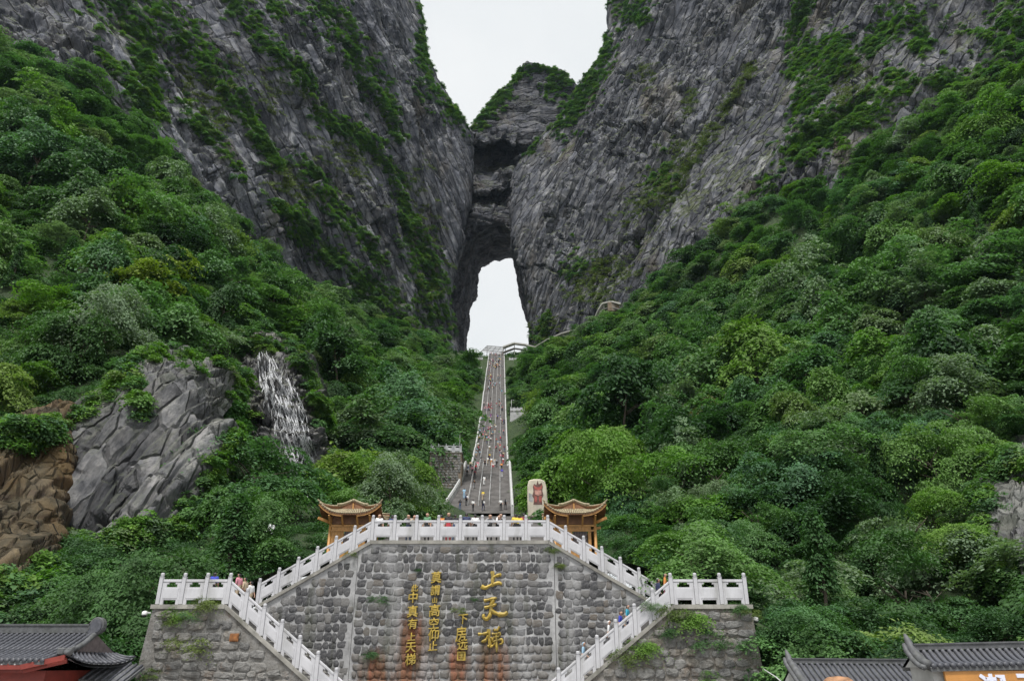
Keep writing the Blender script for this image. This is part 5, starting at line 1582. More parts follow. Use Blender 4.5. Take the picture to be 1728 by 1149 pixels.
# ================================================================== PAVILIONS
m_wood = simple_mat('honey coloured timber', (0.44, 0.225, 0.07), 0.55, 0.22, 3.0)
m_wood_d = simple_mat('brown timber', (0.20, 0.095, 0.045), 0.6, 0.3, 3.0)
m_tile_y = simple_mat('weathered pale roof tile', (0.34, 0.29, 0.19), 0.7, 0.35, 6.0, dirt=(0.18, 0.16, 0.11))
m_tile_d = simple_mat('dark grey roof tile', (0.075, 0.078, 0.092), 0.55, 0.4, 5.0, dirt=(0.15, 0.15, 0.165))
m_tile_g = simple_mat('grey ridge tile', (0.10, 0.103, 0.108), 0.65, 0.35, 5.0, dirt=(0.075, 0.08, 0.07))
m_black = simple_mat('painted recess shade', (0.03, 0.02, 0.015), 0.8, 0.3, 3.0)  # near-black colour stands in for the shade behind the window lattice
m_lattice = simple_mat('grey lattice', (0.16, 0.13, 0.13), 0.7, 0.3, 5.0)
m_red = simple_mat('red painted timber', (0.22, 0.035, 0.025), 0.55, 0.25, 3.0)

def pavilion(x, y, label, win_side):
    root = empty('pavilion', (x, y, ZP)); tag(root, label, 'pavilion', 'tiled timber pavilions beside the terrace')
    W, D, H = 1.48, 1.4, 2.62          # half width, half depth, wall height
    mb = MB(); mb.box((0, 0, .1), (2 * W + .7, 2 * D + .7, .2)); mb.build('plinth', m_coping, root)
    for sx in (-1, 1):
        for sy in (-1, 1):
            mb = MB(); mb.lathe([(.15, 0), (.15, .1), (.11, .14), (.105, H + .55)], (sx * W, sy * D, .2), 10); mb.build('column', m_wood, root, smooth=True)
    # timber walls made of boards, with a lattice window in front
    for sx in (-1, 1):
        mb = MB(); mb.box((sx * W, 0, .2 + (H - .25) / 2), (.07, 2 * D - .2, H - .25)); mb.build('side_wall', m_wood, root)
    mb = MB(); mb.box((0, D, .2 + (H - .25) / 2), (2 * W - .2, .07, H - .25)); mb.build('back_wall', m_wood, root)
    bw = .23; n = int((2 * W - .24) / bw)
    wx0, wx1 = (-.35, .62) if win_side > 0 else (-.1, .85)
    for i in range(n):
        cx = -W + .12 + bw * (i + .5)
        mb = MB()
        if wx0 < cx < wx1:
            mb.box((cx, -D, .2 + .54), (bw - .012, .06, 1.08)); mb.box((cx, -D, .2 + 2.3), (bw - .012, .06, .36))
        else:
            mb.box((cx, -D + random.uniform(0, .012), .2 + 1.22), (bw - .012, .06, 2.44))
        mb.build('board', m_wood, root)
    mb = MB(); mb.box((0, -D - .02, .2 + 2.12), (2 * W, .12, .12)); mb.box((0, -D - .02, .2 + 2.48), (2 * W, .14, .14)); mb.build('lintel', m_wood, root)
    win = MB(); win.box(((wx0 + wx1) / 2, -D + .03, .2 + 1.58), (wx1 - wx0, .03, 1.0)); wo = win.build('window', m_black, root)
    mb = MB()
    for i in range(9):
        xx = wx0 + (wx1 - wx0) * i / 8; mb.box((xx, -D - .01, .2 + 1.58), (.035, .05, 1.0))
    for i in range(11):
        zz = .2 + 1.08 + 1.0 * i / 10; mb.box(((wx0 + wx1) / 2, -D - .013, zz), (wx1 - wx0, .05, .035))
    mb.build('lattice', m_lattice, wo)
    # shaded frieze with brackets under the eave
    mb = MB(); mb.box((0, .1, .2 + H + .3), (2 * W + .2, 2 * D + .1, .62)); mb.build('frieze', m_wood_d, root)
    for xx in (-W, -.55, .55, W):
        mb = MB(); mb.beam((xx, -D - .06, .2 + H - .12), (xx, -D - .72, .2 + H + .52), .12, .13); mb.build('bracket', m_wood, root)
    for sx in (-1, 1):
        mb = MB(); mb.beam((sx * W, -D, .2 + H + .05), (sx * (W + .78), -D - .7, .2 + H + .30), .14, .2); mb.build('corner_beam', m_wood, root)
        mb = MB(); mb.beam((sx * W, D, .2 + H + .05), (sx * (W + .78), D + .7, .2 + H + .30), .14, .2); mb.build('corner_beam', m_wood, root)
    # roof: hipped skirt with swept corners, gable above, ridge running to the back
    E, ED = 2.28, 2.2; z0 = .2 + H + .62
    def eave(u):            # u -1..1 along the front edge
        return z0 - .02 + .82 * abs(u) ** 3.2
    rise = .50
    def front(u, t):        # t 0 at the eave, 1 at the foot of the gable
        x_in = 1.45 * max(-1, min(1, u * 1.0)); xo = E * u
        return Vector((xo + (x_in - xo) * t, -ED + (ED - .95) * t, eave(u) * (1 - t) + (z0 + rise) * t - .12 * math.sin(math.pi * t)))
    def side(sx, v, t):     # v -1..1 front to back, t 0 eave, 1 ridge
        yo = ED * v; yi = 1.0 * v; e = z0 - .02 + .82 * abs(v) ** 3.2
        zt = z0 + 1.12
        return Vector((sx * (E * (1 - t)), yo + (yi - yo) * min(1, t * 1.6), e * (1 - t) + zt * t - .22 * math.sin(math.pi * t)))
    def sheet(fn, nu, nv, name):
        g = MB(); vs = [fn(-1 + 2 * i / nu, j / nv) for j in range(nv + 1) for i in range(nu + 1)]
        vs += [p - Vector((0, 0, .09)) for p in vs]; m = (nu + 1) * (nv + 1)
        fs = []
        for j in range(nv):
            for i in range(nu):
                a = j * (nu + 1) + i; q = (a, a + 1, a + nu + 2, a + nu + 1); fs += [q, tuple(m + k for k in reversed(q))]
        bd = [i for i in range(nu + 1)] + [(j + 1) * (nu + 1) - 1 for j in range(1, nv + 1)] + [nv * (nu + 1) + i for i in range(nu - 1, -1, -1)] + [j * (nu + 1) for j in range(nv - 1, 0, -1)]
        for a, c in zip(bd, bd[1:] + bd[:1]): fs.append((a, c, c + m, a + m))
        g.add(vs, fs); return g.build(name, m_wood_d, root)
    sheet(front, 24, 6, 'roof_deck'); sheet(lambda u, t: Vector((front(u, t).x, -front(u, t).y, front(u, t).z)), 24, 6, 'roof_deck')
    for sx in (-1, 1): sheet(lambda v, t, sx=sx: side(sx, v, t), 20, 8, 'roof_deck')
    for i in range(25):
        u = -0.97 + 1.94 * i / 24
        mb = MB(); mb.tube([front(u, t) + Vector((0, -.04 if t == 0 else 0, .05)) for t in (0, .2, .4, .6, .8, 1.0)], [.066, .06, .06, .06, .06, .05], 6); mb.build('tile_row', m_tile_y, root, smooth=True)
    for sx in (-1, 1):
        for i in range(15):
            v = -0.96 + 1.92 * i / 14
            mb = MB(); mb.tube([side(sx, v, t) + Vector((0, 0, .05)) for t in (0, .2, .4, .6, .8, .97)], .062, 6); mb.build('tile_row', m_tile_y, root, smooth=True)
        mb = MB(); mb.tube([Vector((sx * (E + .1), -ED - .1, eave(1) + .2))] + [front(sx * 1.0, t) + Vector((0, 0, .09)) for t in (0, .2, .45, .7, 1.0)], [.03, .07, .08, .09, .09, .09], 7); mb.build('hip_ridge', m_tile_y, root, smooth=True)
        mb = MB(); mb.tube([side(sx, -1.0, t) + Vector((0, 0, .1)) for t in (.5, .65, .8, .9, 1.0)], .085, 7); mb.build('verge', m_tile_y, root, smooth=True)
        mb = MB()                              # curved fascia under the swept corner
        pts = [front(sx * u, 0) for u in (.25, .5, .7, .85, 1.0)]
        for a, c in zip(pts[:-1], pts[1:]): mb.beam(a + Vector((0, .06, -.14)), c + Vector((0, .06, -.14)), .06, .14)
        mb.build('fascia', m_wood, root)
    # gable with a king post
    mb = MB(); zt = z0 + 1.02; mb.prism([(-1.2, z0 + rise - .05), (1.2, z0 + rise - .05), (0, zt)], -.98, -.9); mb.build('gable', m_wood_d, root)
    mb = MB(); mb.box((0, -1.02, z0 + rise + .22), (.11, .07, .5)); mb.build('king_post', m_wood, root)
    mb = MB(); mb.tube([(0, -1.12, z0 + 1.18), (0, 1.1, z0 + 1.18)], .11, 8); mb.build('ridge', m_tile_y, root, smooth=True)
    return root
pavilion(float(P(597, 900, 57)[0]), 57.0, 'left tiled timber pavilion with orange boards and upswept eaves', 1)
pavilion(float(P(968, 900, 57)[0]), 57.0, 'right tiled timber pavilion with orange boards and lattice window', -1)
mb = MB(); mb.box((-12.05, 57.2, ZP - 3.2), (3.4, 3.4, 5.9)); mb.box((4.7, 57.2, ZP - 3.2), (3.4, 3.4, 5.9))
tag(mb.build('pavilion_footing', m_coping), 'stone footing under the pavilions', None, None, 'structure')

# ================================================================== GREY TILED ROOFS AT THE BOTTOM
def tile_roof(root, A, B, run, drop, n, sag=0.12, mat=None, r=0.075, thick=.12, bulge=True):
    """ridge from A to B; the near slope falls towards -y by drop over run; one part for each row of cover tiles"""
    A = Vector(A); B = Vector(B); mat = mat or m_tile_d
    def prof(t): return Vector((0, -run * t, -drop * t - sag * math.sin(math.pi * t)))
    ts = [i / 8 for i in range(9)]
    mb = MB(); vs = []
    for t in ts: vs += [A + prof(t), B + prof(t)]
    m = len(vs); vs += [p - Vector((0, 0, thick)) for p in vs]
    fs = []
    for i in range(8):
        a = 2 * i; fs += [(a, a + 1, a + 3, a + 2), (m + a, m + a + 2, m + a + 3, m + a + 1), (a, a + 2, m + a + 2, m + a), (a + 1, m + a + 1, m + a + 3, a + 3)]
    fs += [(0, m, m + 1, 1), (16, 17, m + 17, m + 16)]
    mb.add(vs, fs); mb.build('roof_deck', m_tile_g, root)
    # far slope
    mb = MB(); mb.add([A, B, B + Vector((0, run, -drop)), A + Vector((0, run, -drop)), A - Vector((0, 0, thick)), B - Vector((0, 0, thick)), B + Vector((0, run, -drop - thick)), A + Vector((0, run, -drop - thick))],
                      [(0, 1, 2, 3), (4, 7, 6, 5), (0, 4, 5, 1), (1, 5, 6, 2), (2, 6, 7, 3), (3, 7, 4, 0)]); mb.build('back_slope', m_tile_g, root)
    row = MB(); k = 26
    pts = []; rr = []
    for i in range(k + 1):
        t = i / k
        pts.append(prof(t) + Vector((0, 0, .04))); rr.append(r * (1.12 if i % 2 == 0 else .9))
    row.tube(pts, rr, 7)
    e = prof(1.0)
    row.lathe([(r * 1.25, -.02), (r * 1.25, .02)], (0, 0, 0), 8)
    row.v = row.v[:]
    # end disc turned to face the front
    nb = 16
    for i in range(len(row.v) - nb, len(row.v)):
        x, y, z = row.v[i]; row.v[i] = (x, e.y - .01 + z, e.z + .04 + y)
    me = row.mesh('tile_row', mat, smooth=True)
    for i in range(n):
        p = A + (B - A) * ((i + .5) / n)
        o = link('tile_row', me, root); o.location = p; o.rotation_euler = (0, random.uniform(-.02, .02), random.uniform(-.006, .006))
    return prof

def sweep(root, name, pts, w, h, mat):
    """upright slab following a curve, like the end of a ridge"""
    mb = MB(); vs = []
    n = len(pts)
    for i, (p, hh) in enumerate(zip(pts, h)):
        p = Vector(p); d = (Vector(pts[min(i + 1, n - 1)]) - Vector(pts[max(i - 1, 0)])).normalized()
        up = Vector((-d.z, 0, d.x)) if abs(d.x) >= abs(d.y) else Vector((0, -d.z, d.y))
        if up.z < 0: up = -up
        sd = d.cross(up).normalized() * w / 2
        vs += [p - sd, p + sd, p + sd + up * hh, p - sd + up * hh]
    fs = [(0, 3, 2, 1), tuple(4 * (n - 1) + k for k in range(4))]
    for i in range(n - 1):
        for k in range(4): fs.append((4 * i + k, 4 * i + (k + 1) % 4, 4 * i + 4 + (k + 1) % 4, 4 * i + 4 + k))
    mb.add(vs, fs); return mb.build(name, mat, root, bevel=.02)

# left temple hall roof
TY = 36.0
ra = P(-330, 1069, TY); rb = P(172, 1069, TY); zr = float(rb[2])
hall = empty('temple_hall', (float(rb[0]) - 3, TY, ZG)); tag(hall, 'dark grey tiled temple roof with round ridge end at the bottom left', 'building')
hinv = Matrix.Translation(-Vector(hall.location))
root_h = hall
def fix(o_list, inv):
    for o in o_list: o.matrix_parent_inverse = inv
A = Vector((float(ra[0]), TY, zr)); B = Vector((float(rb[0]) - .35, TY, zr))
tile_roof(hall, A, B, 3.4, 1.15, 56, sag=.14, r=.075)
mb = MB()
for z, w, h in ((.10, .34, .14), (.25, .26, .18), (.38, .34, .07)): mb.box(((A.x + B.x) / 2, TY, zr + z), (B.x - A.x, w, h))
mb.build('ridge', m_tile_g, hall)
# round ridge ornament: a curled slab
pts = []; c = Vector((B.x + .12, TY, zr + .20))
mb = MB(); prof = []
for i in range(15):
    a = math.radians(200 - 290 * i / 14); r_ = .46 - .010 * i
    prof.append((c.x + math.cos(a) * r_ * .86, c.z + .10 + math.sin(a) * r_))
prof.append((c.x - .1, c.z - .65)); prof.append((c.x - .46, c.z - .2))
mb.prism(prof[::-1], TY - .17, TY + .17); mb.build('ridge_end', m_tile_g, hall, bevel=.03)
mb = MB(); mb.prism([(c.x + .75 * (x - c.x), c.z + .75 * (z - c.z) + .02) for x, z in prof[::-1]], TY - .22, TY - .15); mb.build('ridge_end_relief', m_tile_d, hall)
# gable end: verge running down towards the viewer, hollow gable wall, lower hip roof
gx = B.x + .1
ve = [Vector((gx - .0, TY - .05 - 2.2 * t, zr - .06 - .80 * t - .16 * math.sin(math.pi * t))) for t in (0, .2, .4, .6, .8, 1.0)]
mb = MB(); mb.tube([p + Vector((0, 0, .08)) for p in ve], .12, 7); mb.tube([p + Vector((-.2, 0, .06)) for p in ve], .08, 7); mb.build('verge', m_tile_g, hall, smooth=True)
mb = MB(); mb.box((ve[-1].x - .05, ve[-1].y - .12, ve[-1].z + .1), (.3, .3, .28)); mb.build('verge_end', m_tile_g, hall, bevel=.04)
mb = MB()
mb.add([(gx, TY, zr), (gx, TY - 2.1, zr - .85), (gx, TY + 2.1, zr - .85), (gx - .1, TY, zr), (gx - .1, TY - 2.1, zr - .85), (gx - .1, TY + 2.1, zr - .85)], [(0, 1, 2), (3, 5, 4), (0, 3, 4, 1), (1, 4, 5, 2), (2, 5, 3, 0)])
mb.build('gable', m_lattice, hall)
# hip skirt at the end, swept up at its corner
def hip(u, t):
    return Vector((gx + .02 + .95 * t, TY - 2.2 * (1 - u) * (1 - t) - (3.55 * (1 - u)) * t + (2.2 * u) * 1.0, zr - .85 - .42 * t + .35 * t * (abs(1 - 2 * u) ** 3) - .06 * math.sin(math.pi * t)))
mb = MB(); vs = [hip(i / 12, j / 6) for j in range(7) for i in range(13)]; vs += [p - Vector((0, 0, .12)) for p in vs]
fs = []
for j in range(6):
    for i in range(12):
        a_ = j * 13 + i; fs += [(a_, a_ + 1, a_ + 14, a_ + 13), (91 + a_, 91 + a_ + 13, 91 + a_ + 14, 91 + a_ + 1)]
mb.add(vs, fs); mb.build('hip_skirt', m_tile_g, hall, smooth=True)
for i in range(14):
    u = (i + .5) / 14; mb = MB(); mb.tube([hip(u, t) + Vector((0, 0, .05)) for t in (0, .25, .5, .75, 1)], .07, 6); mb.build('tile_row', m_tile_d, hall, smooth=True)
mb = MB(); mb.tube([hip(0, t) + Vector((0, 0, .1)) for t in (0, .25, .5, .75, 1)] + [hip(0, 1) + Vector((.18, -.15, .32))], [.12, .12, .12, .11, .1, .05], 7); mb.build('hip_ridge', m_tile_g, hall, smooth=True)
mb = MB()
e0 = Vector((A.x, TY - 3.38, zr - 1.15 - .22)); e1 = Vector((B.x - .9, TY - 3.38, zr - 1.15 - .22)); e2 = Vector((B.x + .75, TY - 3.3, zr - 1.0))
for k in range(2):
    mb.beam(e0 + Vector((0, k * .2, -.12 * k)), e1 + Vector((0, k * .2, -.12 * k)), .09, .16); mb.beam(e1 + Vector((0, k * .2, -.12 * k)), e2 + Vector((0, k * .2, -.12 * k)), .09, .2)
mb.build('red_eave', m_red, hall)
for i in range(46):
    p = e0 + (e1 - e0) * (i / 46) + Vector((0, -.02, .1)); mb = MB(); mb.tube([p, p + Vector((0, .5, .1))], .04, 5)
    mb.build('rafter', m_rail_w if i % 2 else m_red, hall)
mb = MB(); mb.box(((A.x + B.x) / 2, TY, (zr - 1.5 + ZG) / 2), (B.x - A.x - .6, 5.2, zr - 1.5 - ZG)); mb.build('wall', m_red, hall)
fix(hall.children, hinv)
# little lean roof beyond the gable
mb = MB(); la = P(178, 1112, 37.2); lb = P(222, 1124, 38.2)
low = empty('side_roof', tuple(la)); tag(low, 'small low grey roof between the temple hall and the left wall', 'roof')
mb.add([(0, 0, 0), (1.6, .6, -.3), (1.5, -1.0, -1.0), (-.2, -1.6, -.8), (0, 0, -.12), (1.6, .6, -.42), (1.5, -1.0, -1.12), (-.2, -1.6, -.92)], [(0, 1, 2, 3), (4, 7, 6, 5), (0, 4, 5, 1), (1, 5, 6, 2), (2, 6, 7, 3), (3, 7, 4, 0)]); mb.build('deck', m_tile_g, low)
for i in range(7):
    u = (i + .5) / 7; a = Vector((1.6 * u, .6 * u, -.3 * u)); c = Vector((-.2 + 1.7 * u, -1.6 + .6 * u, -.8 - .2 * u)); mb = MB(); mb.tube([a + Vector((0, 0, .03)), c + Vector((0, 0, .03))], .06, 6); mb.build('tile_row', m_tile_d, low, smooth=True)
mb = MB(); mb.box((.6, -.3, (-.9 + ZG - float(la[2])) / 2), (1.2, 1.0, -ZG + float(la[2]) - .9)); mb.build('wall', m_rough, low)

# right roofs
def right_roof(name, label, pa, pb, Y, run, drop, n, sag, endlift, extra=6.0, side_end=True):
    a = P(*pa, Y); c = P(*pb, Y)
    A = Vector((float(a[0]), Y, float(a[2]))); B = Vector((float(c[0]), Y, float(c[2])))
    r = empty(name, (A.x, Y, ZG)); tag(r, label, 'building')
    inv = Matrix.Translation(-Vector(r.location))
    tile_roof(r, A, B, run, drop, n, sag=sag, r=.07)
    mb = MB(); mb.beam(A + Vector((0, 0, .09)), B + Vector((0, 0, .09)), .24, .16); mb.beam(A + Vector((0, 0, .19)), B + Vector((0, 0, .19)), .30, .05); mb.build('ridge', m_tile_g, r)
    # verge that sweeps up into a horn at the ridge
    ve = [A + Vector((-.05, -run * t, -drop * t - sag * math.sin(math.pi * t))) for t in (0, .15, .35, .55, .75, 1.0)]
    horn = [A + Vector((-.10, .14, .42)), A + Vector((-.07, .06, .22))]
    mb = MB(); mb.tube([p + Vector((0, 0, .1)) for p in horn + ve], [.04, .11] + [.14] * 6, 8); mb.tube([p + Vector((-.16, 0, .0)) for p in horn[1:] + ve], [.06] + [.09] * 6, 7); mb.build('verge_horn', m_tile_g, r, smooth=True)
    mb = MB(); mb.add([A, A + Vector((0, -run, -drop)), A + Vector((0, run, -drop)), A + Vector((.12, 0, 0)), A + Vector((.12, -run, -drop)), A + Vector((.12, run, -drop))], [(0, 2, 1), (3, 4, 5), (0, 1, 4, 3), (1, 2, 5, 4), (2, 0, 3, 5)])
    zb = A.z - drop
    mb.box(((A.x + B.x) / 2, Y, (zb + ZG) / 2), (B.x - A.x - .3, run * 1.5, zb - ZG)); mb.build('wall', m_step_edge, r)
    fix(r.children, inv)
    return r, A, B, inv
right_roof('tiled_house', 'lower grey tiled roof at the bottom right beside the sign', (1335, 1119), (1600, 1121), 33.0, 2.6, 1.35, 28, .10, .5)
gate, GA, GB, ginv = right_roof('sign_gate', 'grey curved tiled roof over an orange sign at the bottom right corner', (1540, 1097), (1900, 1089), 27.0, .95, .52, 34, .12, .5)
# orange board with pale characters
m_board = simple_mat('orange sign board', (0.50, 0.23, 0.06), 0.45, 0.14, 1.2)
m_glyph = simple_mat('pale sign letters', (0.70, 0.72, 0.85), 0.5, 0.05, 3.0)
by = 26.15
b0 = P(1592, 1131, by); b1 = P(1900, 1124, by)
mb = MB(); mb.box(((b0[0] + b1[0]) / 2, by, b0[2] - .62), (b1[0] - b0[0], .1, 1.24)); so = mb.build('sign_board', m_board, gate); so.matrix_parent_inverse = ginv
def sign_char(ch, px0, px1, py0, mat, hscale=1.0):
    cu = bpy.data.curves.new('character', 'FONT'); cu.body = ch; cu.size = 1.0; cu.extrude = .02; cu.offset = .03; cu.resolution_u = 3
    t = bpy.data.objects.new('character', cu); COL.objects.link(t)
    me = bpy.data.meshes.new_from_object(t.evaluated_get(bpy.context.evaluated_depsgraph_get())); bpy.data.objects.remove(t)
    co = np.zeros(len(me.vertices) * 3, np.float32); me.vertices.foreach_get('co', co); co = co.reshape(-1, 3)
    lo, hi = co.min(0), co.max(0)
    a = P(px0, py0, by); c = P(px1, py0, by); s = (c[0] - a[0]) / (hi[0] - lo[0])
    co = np.stack([a[0] + (co[:, 0] - lo[0]) * s, by - .06 - co[:, 2], a[2] - (hi[1] - co[:, 1]) * s * hscale], -1)
    me.vertices.foreach_set('co', co.astype(np.float32).ravel()); me.materials.clear(); me.materials.append(mat)
    o = link('character', me, so); o.matrix_parent_inverse = Matrix.Translation(-Vector(gate.location)) if False else (so.matrix_parent_inverse @ so.matrix_basis).inverted() @ Matrix.Translation(-Vector(gate.location)) if False else Matrix.Identity(4)
    return o
for ch, p0, p1 in (('潮', 1647, 1692), ('元', 1707, 1752)):
    sign_char(ch, p0, p1, 1136, m_glyph)
mb = MB(); q0 = P(1578, 1122, 26.5); q1 = P(1594, 1152, 26.5)
pole = MB(); pole.tube([tuple(q0), tuple(q1)], .03, 6); po = pole.build('white_pole', m_rail_w, gate); po.matrix_parent_inverse = ginv
mb = MB(); q0 = P(1575, 1140, 26.6); mb.box((q0[0] + .12, 26.6, q0[2] - .4), (.3, .12, 1.0)); o = mb.build('red_post', m_red, gate); o.matrix_parent_inverse = ginv

# ================================================================== BASTIONS, STELE, LAMPS, WALKWAY, FRAME
def bastion(name, label, px0, px1, py_floor, Y, bays, wall_h, depth, seed, scale=1.0, mat=None, stones=True):
    a = P(px0, py_floor, Y); c = P(px1, py_floor, Y)
    x0, x1, z = float(a[0]), float(c[0]), float((a[2] + c[2]) / 2)
    r = empty(name, ((x0 + x1) / 2, Y, z - wall_h)); tag(r, label, 'terrace', 'stone lookout terraces on the slope')
    inv = Matrix.Translation(-Vector(r.location))
    mb = MB(); mb.hexa([(x0 - .15, Y - .2, z - wall_h), (x1 + .15, Y - .2, z - wall_h), (x1 + .15, Y + depth, z - wall_h), (x0 - .15, Y + depth, z - wall_h), (x0, Y, z), (x1, Y, z), (x1, Y + depth, z), (x0, Y + depth, z)])
    mb.build('wall', mat or m_mortar, r)
    mb = MB(); mb.box(((x0 + x1) / 2, Y + depth / 2, z + .06), (x1 - x0 + .3, depth + .3, .12)); mb.build('coping', m_coping, r)
    if stones:
        rg = random.Random(seed); zz = z - .25
        while zz > z - wall_h + .3:
            xx = x0 + .1
            while xx < x1 - .5:
                w = rg.uniform(.4, .9); o = link('stone', BLOCK_ME[rg.randrange(12)], r); o.location = (xx + w / 2, Y - .03 - .2 * (z - zz) / wall_h, zz - .22); o.scale = (w * 1.05, 1.0, .48); xx += w
            zz -= .46
    fix(r.children, inv)
    pts = [(x, Y + .1, z + .12) for x in lin(x0 + .1, x1 - .1, bays)]
    balustrade('terrace_balustrade', 'pale stone balustrade on the ' + label, pts, scale=scale, simple=True)
    return (x0, x1, z)
m_wall_brown = simple_mat('stained terrace wall', (0.17, 0.13, 0.09), 0.9, 0.4, 0.6, dirt=(0.26, 0.25, 0.24))
bx = bastion('lookout_terrace', 'lookout terrace with stained stone wall left of the stairway', 726, 779, 764, 124, 4, 8.0, 6.0, 61, 1.0, m_wall_brown)
bastion('lookout_terrace', 'small lookout terrace right of the middle stairway', 861, 886, 694, 236, 4, 4.0, 4.0, 62, 1.0, None, False)
bastion('lookout_terrace', 'highest lookout terrace left of the stairway top', 778, 815, 607, 372, 6, 5.0, 8.0, 63, 1.15, None, False)
bastion('lookout_terrace', 'highest lookout terrace right of the stairway top', 859, 896, 608, 372, 6, 5.5, 8.0, 64, 1.15, None, False)
bastion('lookout_terrace', 'narrow lookout terrace below the highest left one', 790, 813, 624, 345, 4, 2.0, 4.0, 65, 1.0, None, False)

def lamp_post(px, py_base, Y, h, label, arm=1):
    b_ = P(px, py_base, Y); r = empty('lamp_post', tuple(b_)); tag(r, label, 'lamp post', 'lamp posts beside the stairway')
    mb = MB(); mb.tube([(0, 0, 0), (0, 0, h * .5), (0, 0, h)], [.09, .08, .06], 8); mb.build('pole', m_rail_w, r, smooth=True)
    mb = MB(); mb.tube([(0, 0, h), (arm * .35, 0, h + .08), (arm * .7, 0, h - .05)], .04, 6); mb.build('arm', m_rail_w, r, smooth=True)
    mb = MB(); mb.lathe([(.03, .08), (.16, .02), (.18, -.06), (.1, -.14)], (arm * .75, 0, h - .08), 10); mb.build('lamp_head', m_rail_w, r, smooth=True)
lamp_post(775.5, 756, 124.5, 2.9, 'white lamp post on the left lookout terrace')
lamp_post(863, 692, 236.5, 3.6, 'slim white lamp post beside the small right lookout terrace', 1)

# painted standing stone
m_stele = simple_mat('cream standing stone', (0.52, 0.47, 0.38), 0.75, 0.25, 0.8, dirt=(0.30, 0.30, 0.26))
m_paint = simple_mat('faded red paint', (0.34, 0.09, 0.075), 0.8, 0.4, 2.0)
m_paint_d = simple_mat('dark brown paint', (0.13, 0.07, 0.06), 0.8, 0.4, 2.0)
m_paint_p = simple_mat('pinkish paint', (0.45, 0.24, 0.20), 0.8, 0.4, 2.0)
SY = 96.0
sc_ = P(905, 865, SY); st = empty('standing_stone', tuple(sc_)); tag(st, 'cream standing stone with a red painted figure right of the stairway', 'stone')
def sp(px, py): q = P(px, py, SY) - sc_; return (q[0], q[2])
outl = [(891, 872), (890, 845), (890, 820), (892, 811), (900, 809), (912, 809), (919, 812), (922, 822), (924, 845), (925, 872)]
mb = MB(); mb.prism([sp(*p) for p in outl], -.35, .9); mb.build('slab', m_stele, st, bevel=.12)
def paint(poly, mat, dy, name='painted_patch'):
    mb = MB(); mb.prism([sp(*p) for p in poly], -.36 - dy, -.34); mb.build(name, mat, st)
paint([(899, 822), (901, 817), (905, 819), (907, 811), (909, 818), (914, 815), (916, 822), (915, 829), (917, 836), (914, 842), (915, 852), (900, 852), (901, 842), (898, 838), (900, 830)], m_paint_d, .01)
paint([(900, 819), (905, 823), (911, 822), (915, 818), (914, 825), (908, 828), (902, 826)], m_paint, .02)
paint([(902, 828), (913, 828), (914, 835), (908, 837), (903, 835)], m_paint_p, .025)
paint([(902, 837), (906, 838), (906, 848), (902, 848)], m_paint, .03); paint([(909, 838), (914, 837), (914, 848), (910, 848)], m_paint, .03)
paint([(892, 832), (900, 836), (899, 848), (892, 846)], m_mortar, .006)

# steel frame over the top of the stairway
fy = 386.0
fr = empty('viewing_frame', tuple(P(832, 596, fy))); tag(fr, 'open lattice frame over the top of the stairway in the cave mouth', 'frame')
finv = Matrix.Translation(-Vector(fr.location))
c0 = [P(813, 592, fy), P(846, 596, fy - 2), P(853, 586, fy + 6), P(822, 583.5, fy + 8)]
c0 = [Vector(p) for p in c0]
m_frame = simple_mat('grey painted frame', (0.16, 0.16, 0.16), 0.6, 0.2, 1.0)
for i in range(6):
    t = i / 5; mb = MB(); mb.beam(c0[0].lerp(c0[3], t), c0[1].lerp(c0[2], t), .35, .3); o = mb.build('cross_bar', m_frame if i % 2 else m_rail_w, fr); o.matrix_parent_inverse = finv
for i in range(5):
    t = i / 4; mb = MB(); mb.beam(c0[0].lerp(c0[1], t), c0[3].lerp(c0[2], t), .25, .25); o = mb.build('long_bar', m_frame, fr); o.matrix_parent_inverse = finv
for p in c0:
    mb = MB(); mb.tube([p, p - Vector((0, 0, 6))], .18, 6); o = mb.build('leg', m_frame, fr); o.matrix_parent_inverse = finv

# covered walkway along the foot of the right cliff
m_wroof = simple_mat('pale walkway roof', (0.42, 0.41, 0.38), 0.7, 0.2, 0.5)
WK = [(849, 590, 388), (868, 583, 387), (890, 586, 384), (905, 590, 380), (925, 578, 370), (950, 567, 358), (975, 560, 348), (992, 556, 342), (1005, 545, 337), (1013, 527, 333), (1019, 517, 331), (1033, 514, 328), (1049, 518, 326)]
wk = empty('covered_walkway', tuple(P(*WK[0]))); tag(wk, 'pale roofed walkway winding up the foot of the right cliff', 'walkway')
winv = Matrix.Translation(-Vector(wk.location))
wp = [Vector(P(*q)) for q in WK]; wp = [EYE + (p - EYE) * 0.97 + Vector((0, 0, 1.2)) for p in wp]
for a, c in zip(wp[:-1], wp[1:]):
    mb = MB(); mb.beam(a, c, 2.6, .7); o = mb.build('roof', m_wroof, wk); o.matrix_parent_inverse = winv
    mb = MB(); mb.beam(a - Vector((0, 0, 3.0)), c - Vector((0, 0, 3.0)), 2.0, .4); o = mb.build('walkway_floor', m_step, wk); o.matrix_parent_inverse = winv
    mb = MB(); mb.tube([a, a - Vector((0, 0, 6.5))], .2, 6); o = mb.build('post', m_wroof, wk); o.matrix_parent_inverse = winv
ph = MB(); q = wp[-2]; ph.box((q.x + .5, q.y + .5, q.z - 2.6), (5.5, 3, 4.6)); o = ph.build('shelter_wall', m_wall_brown, wk); o.matrix_parent_inverse = winv

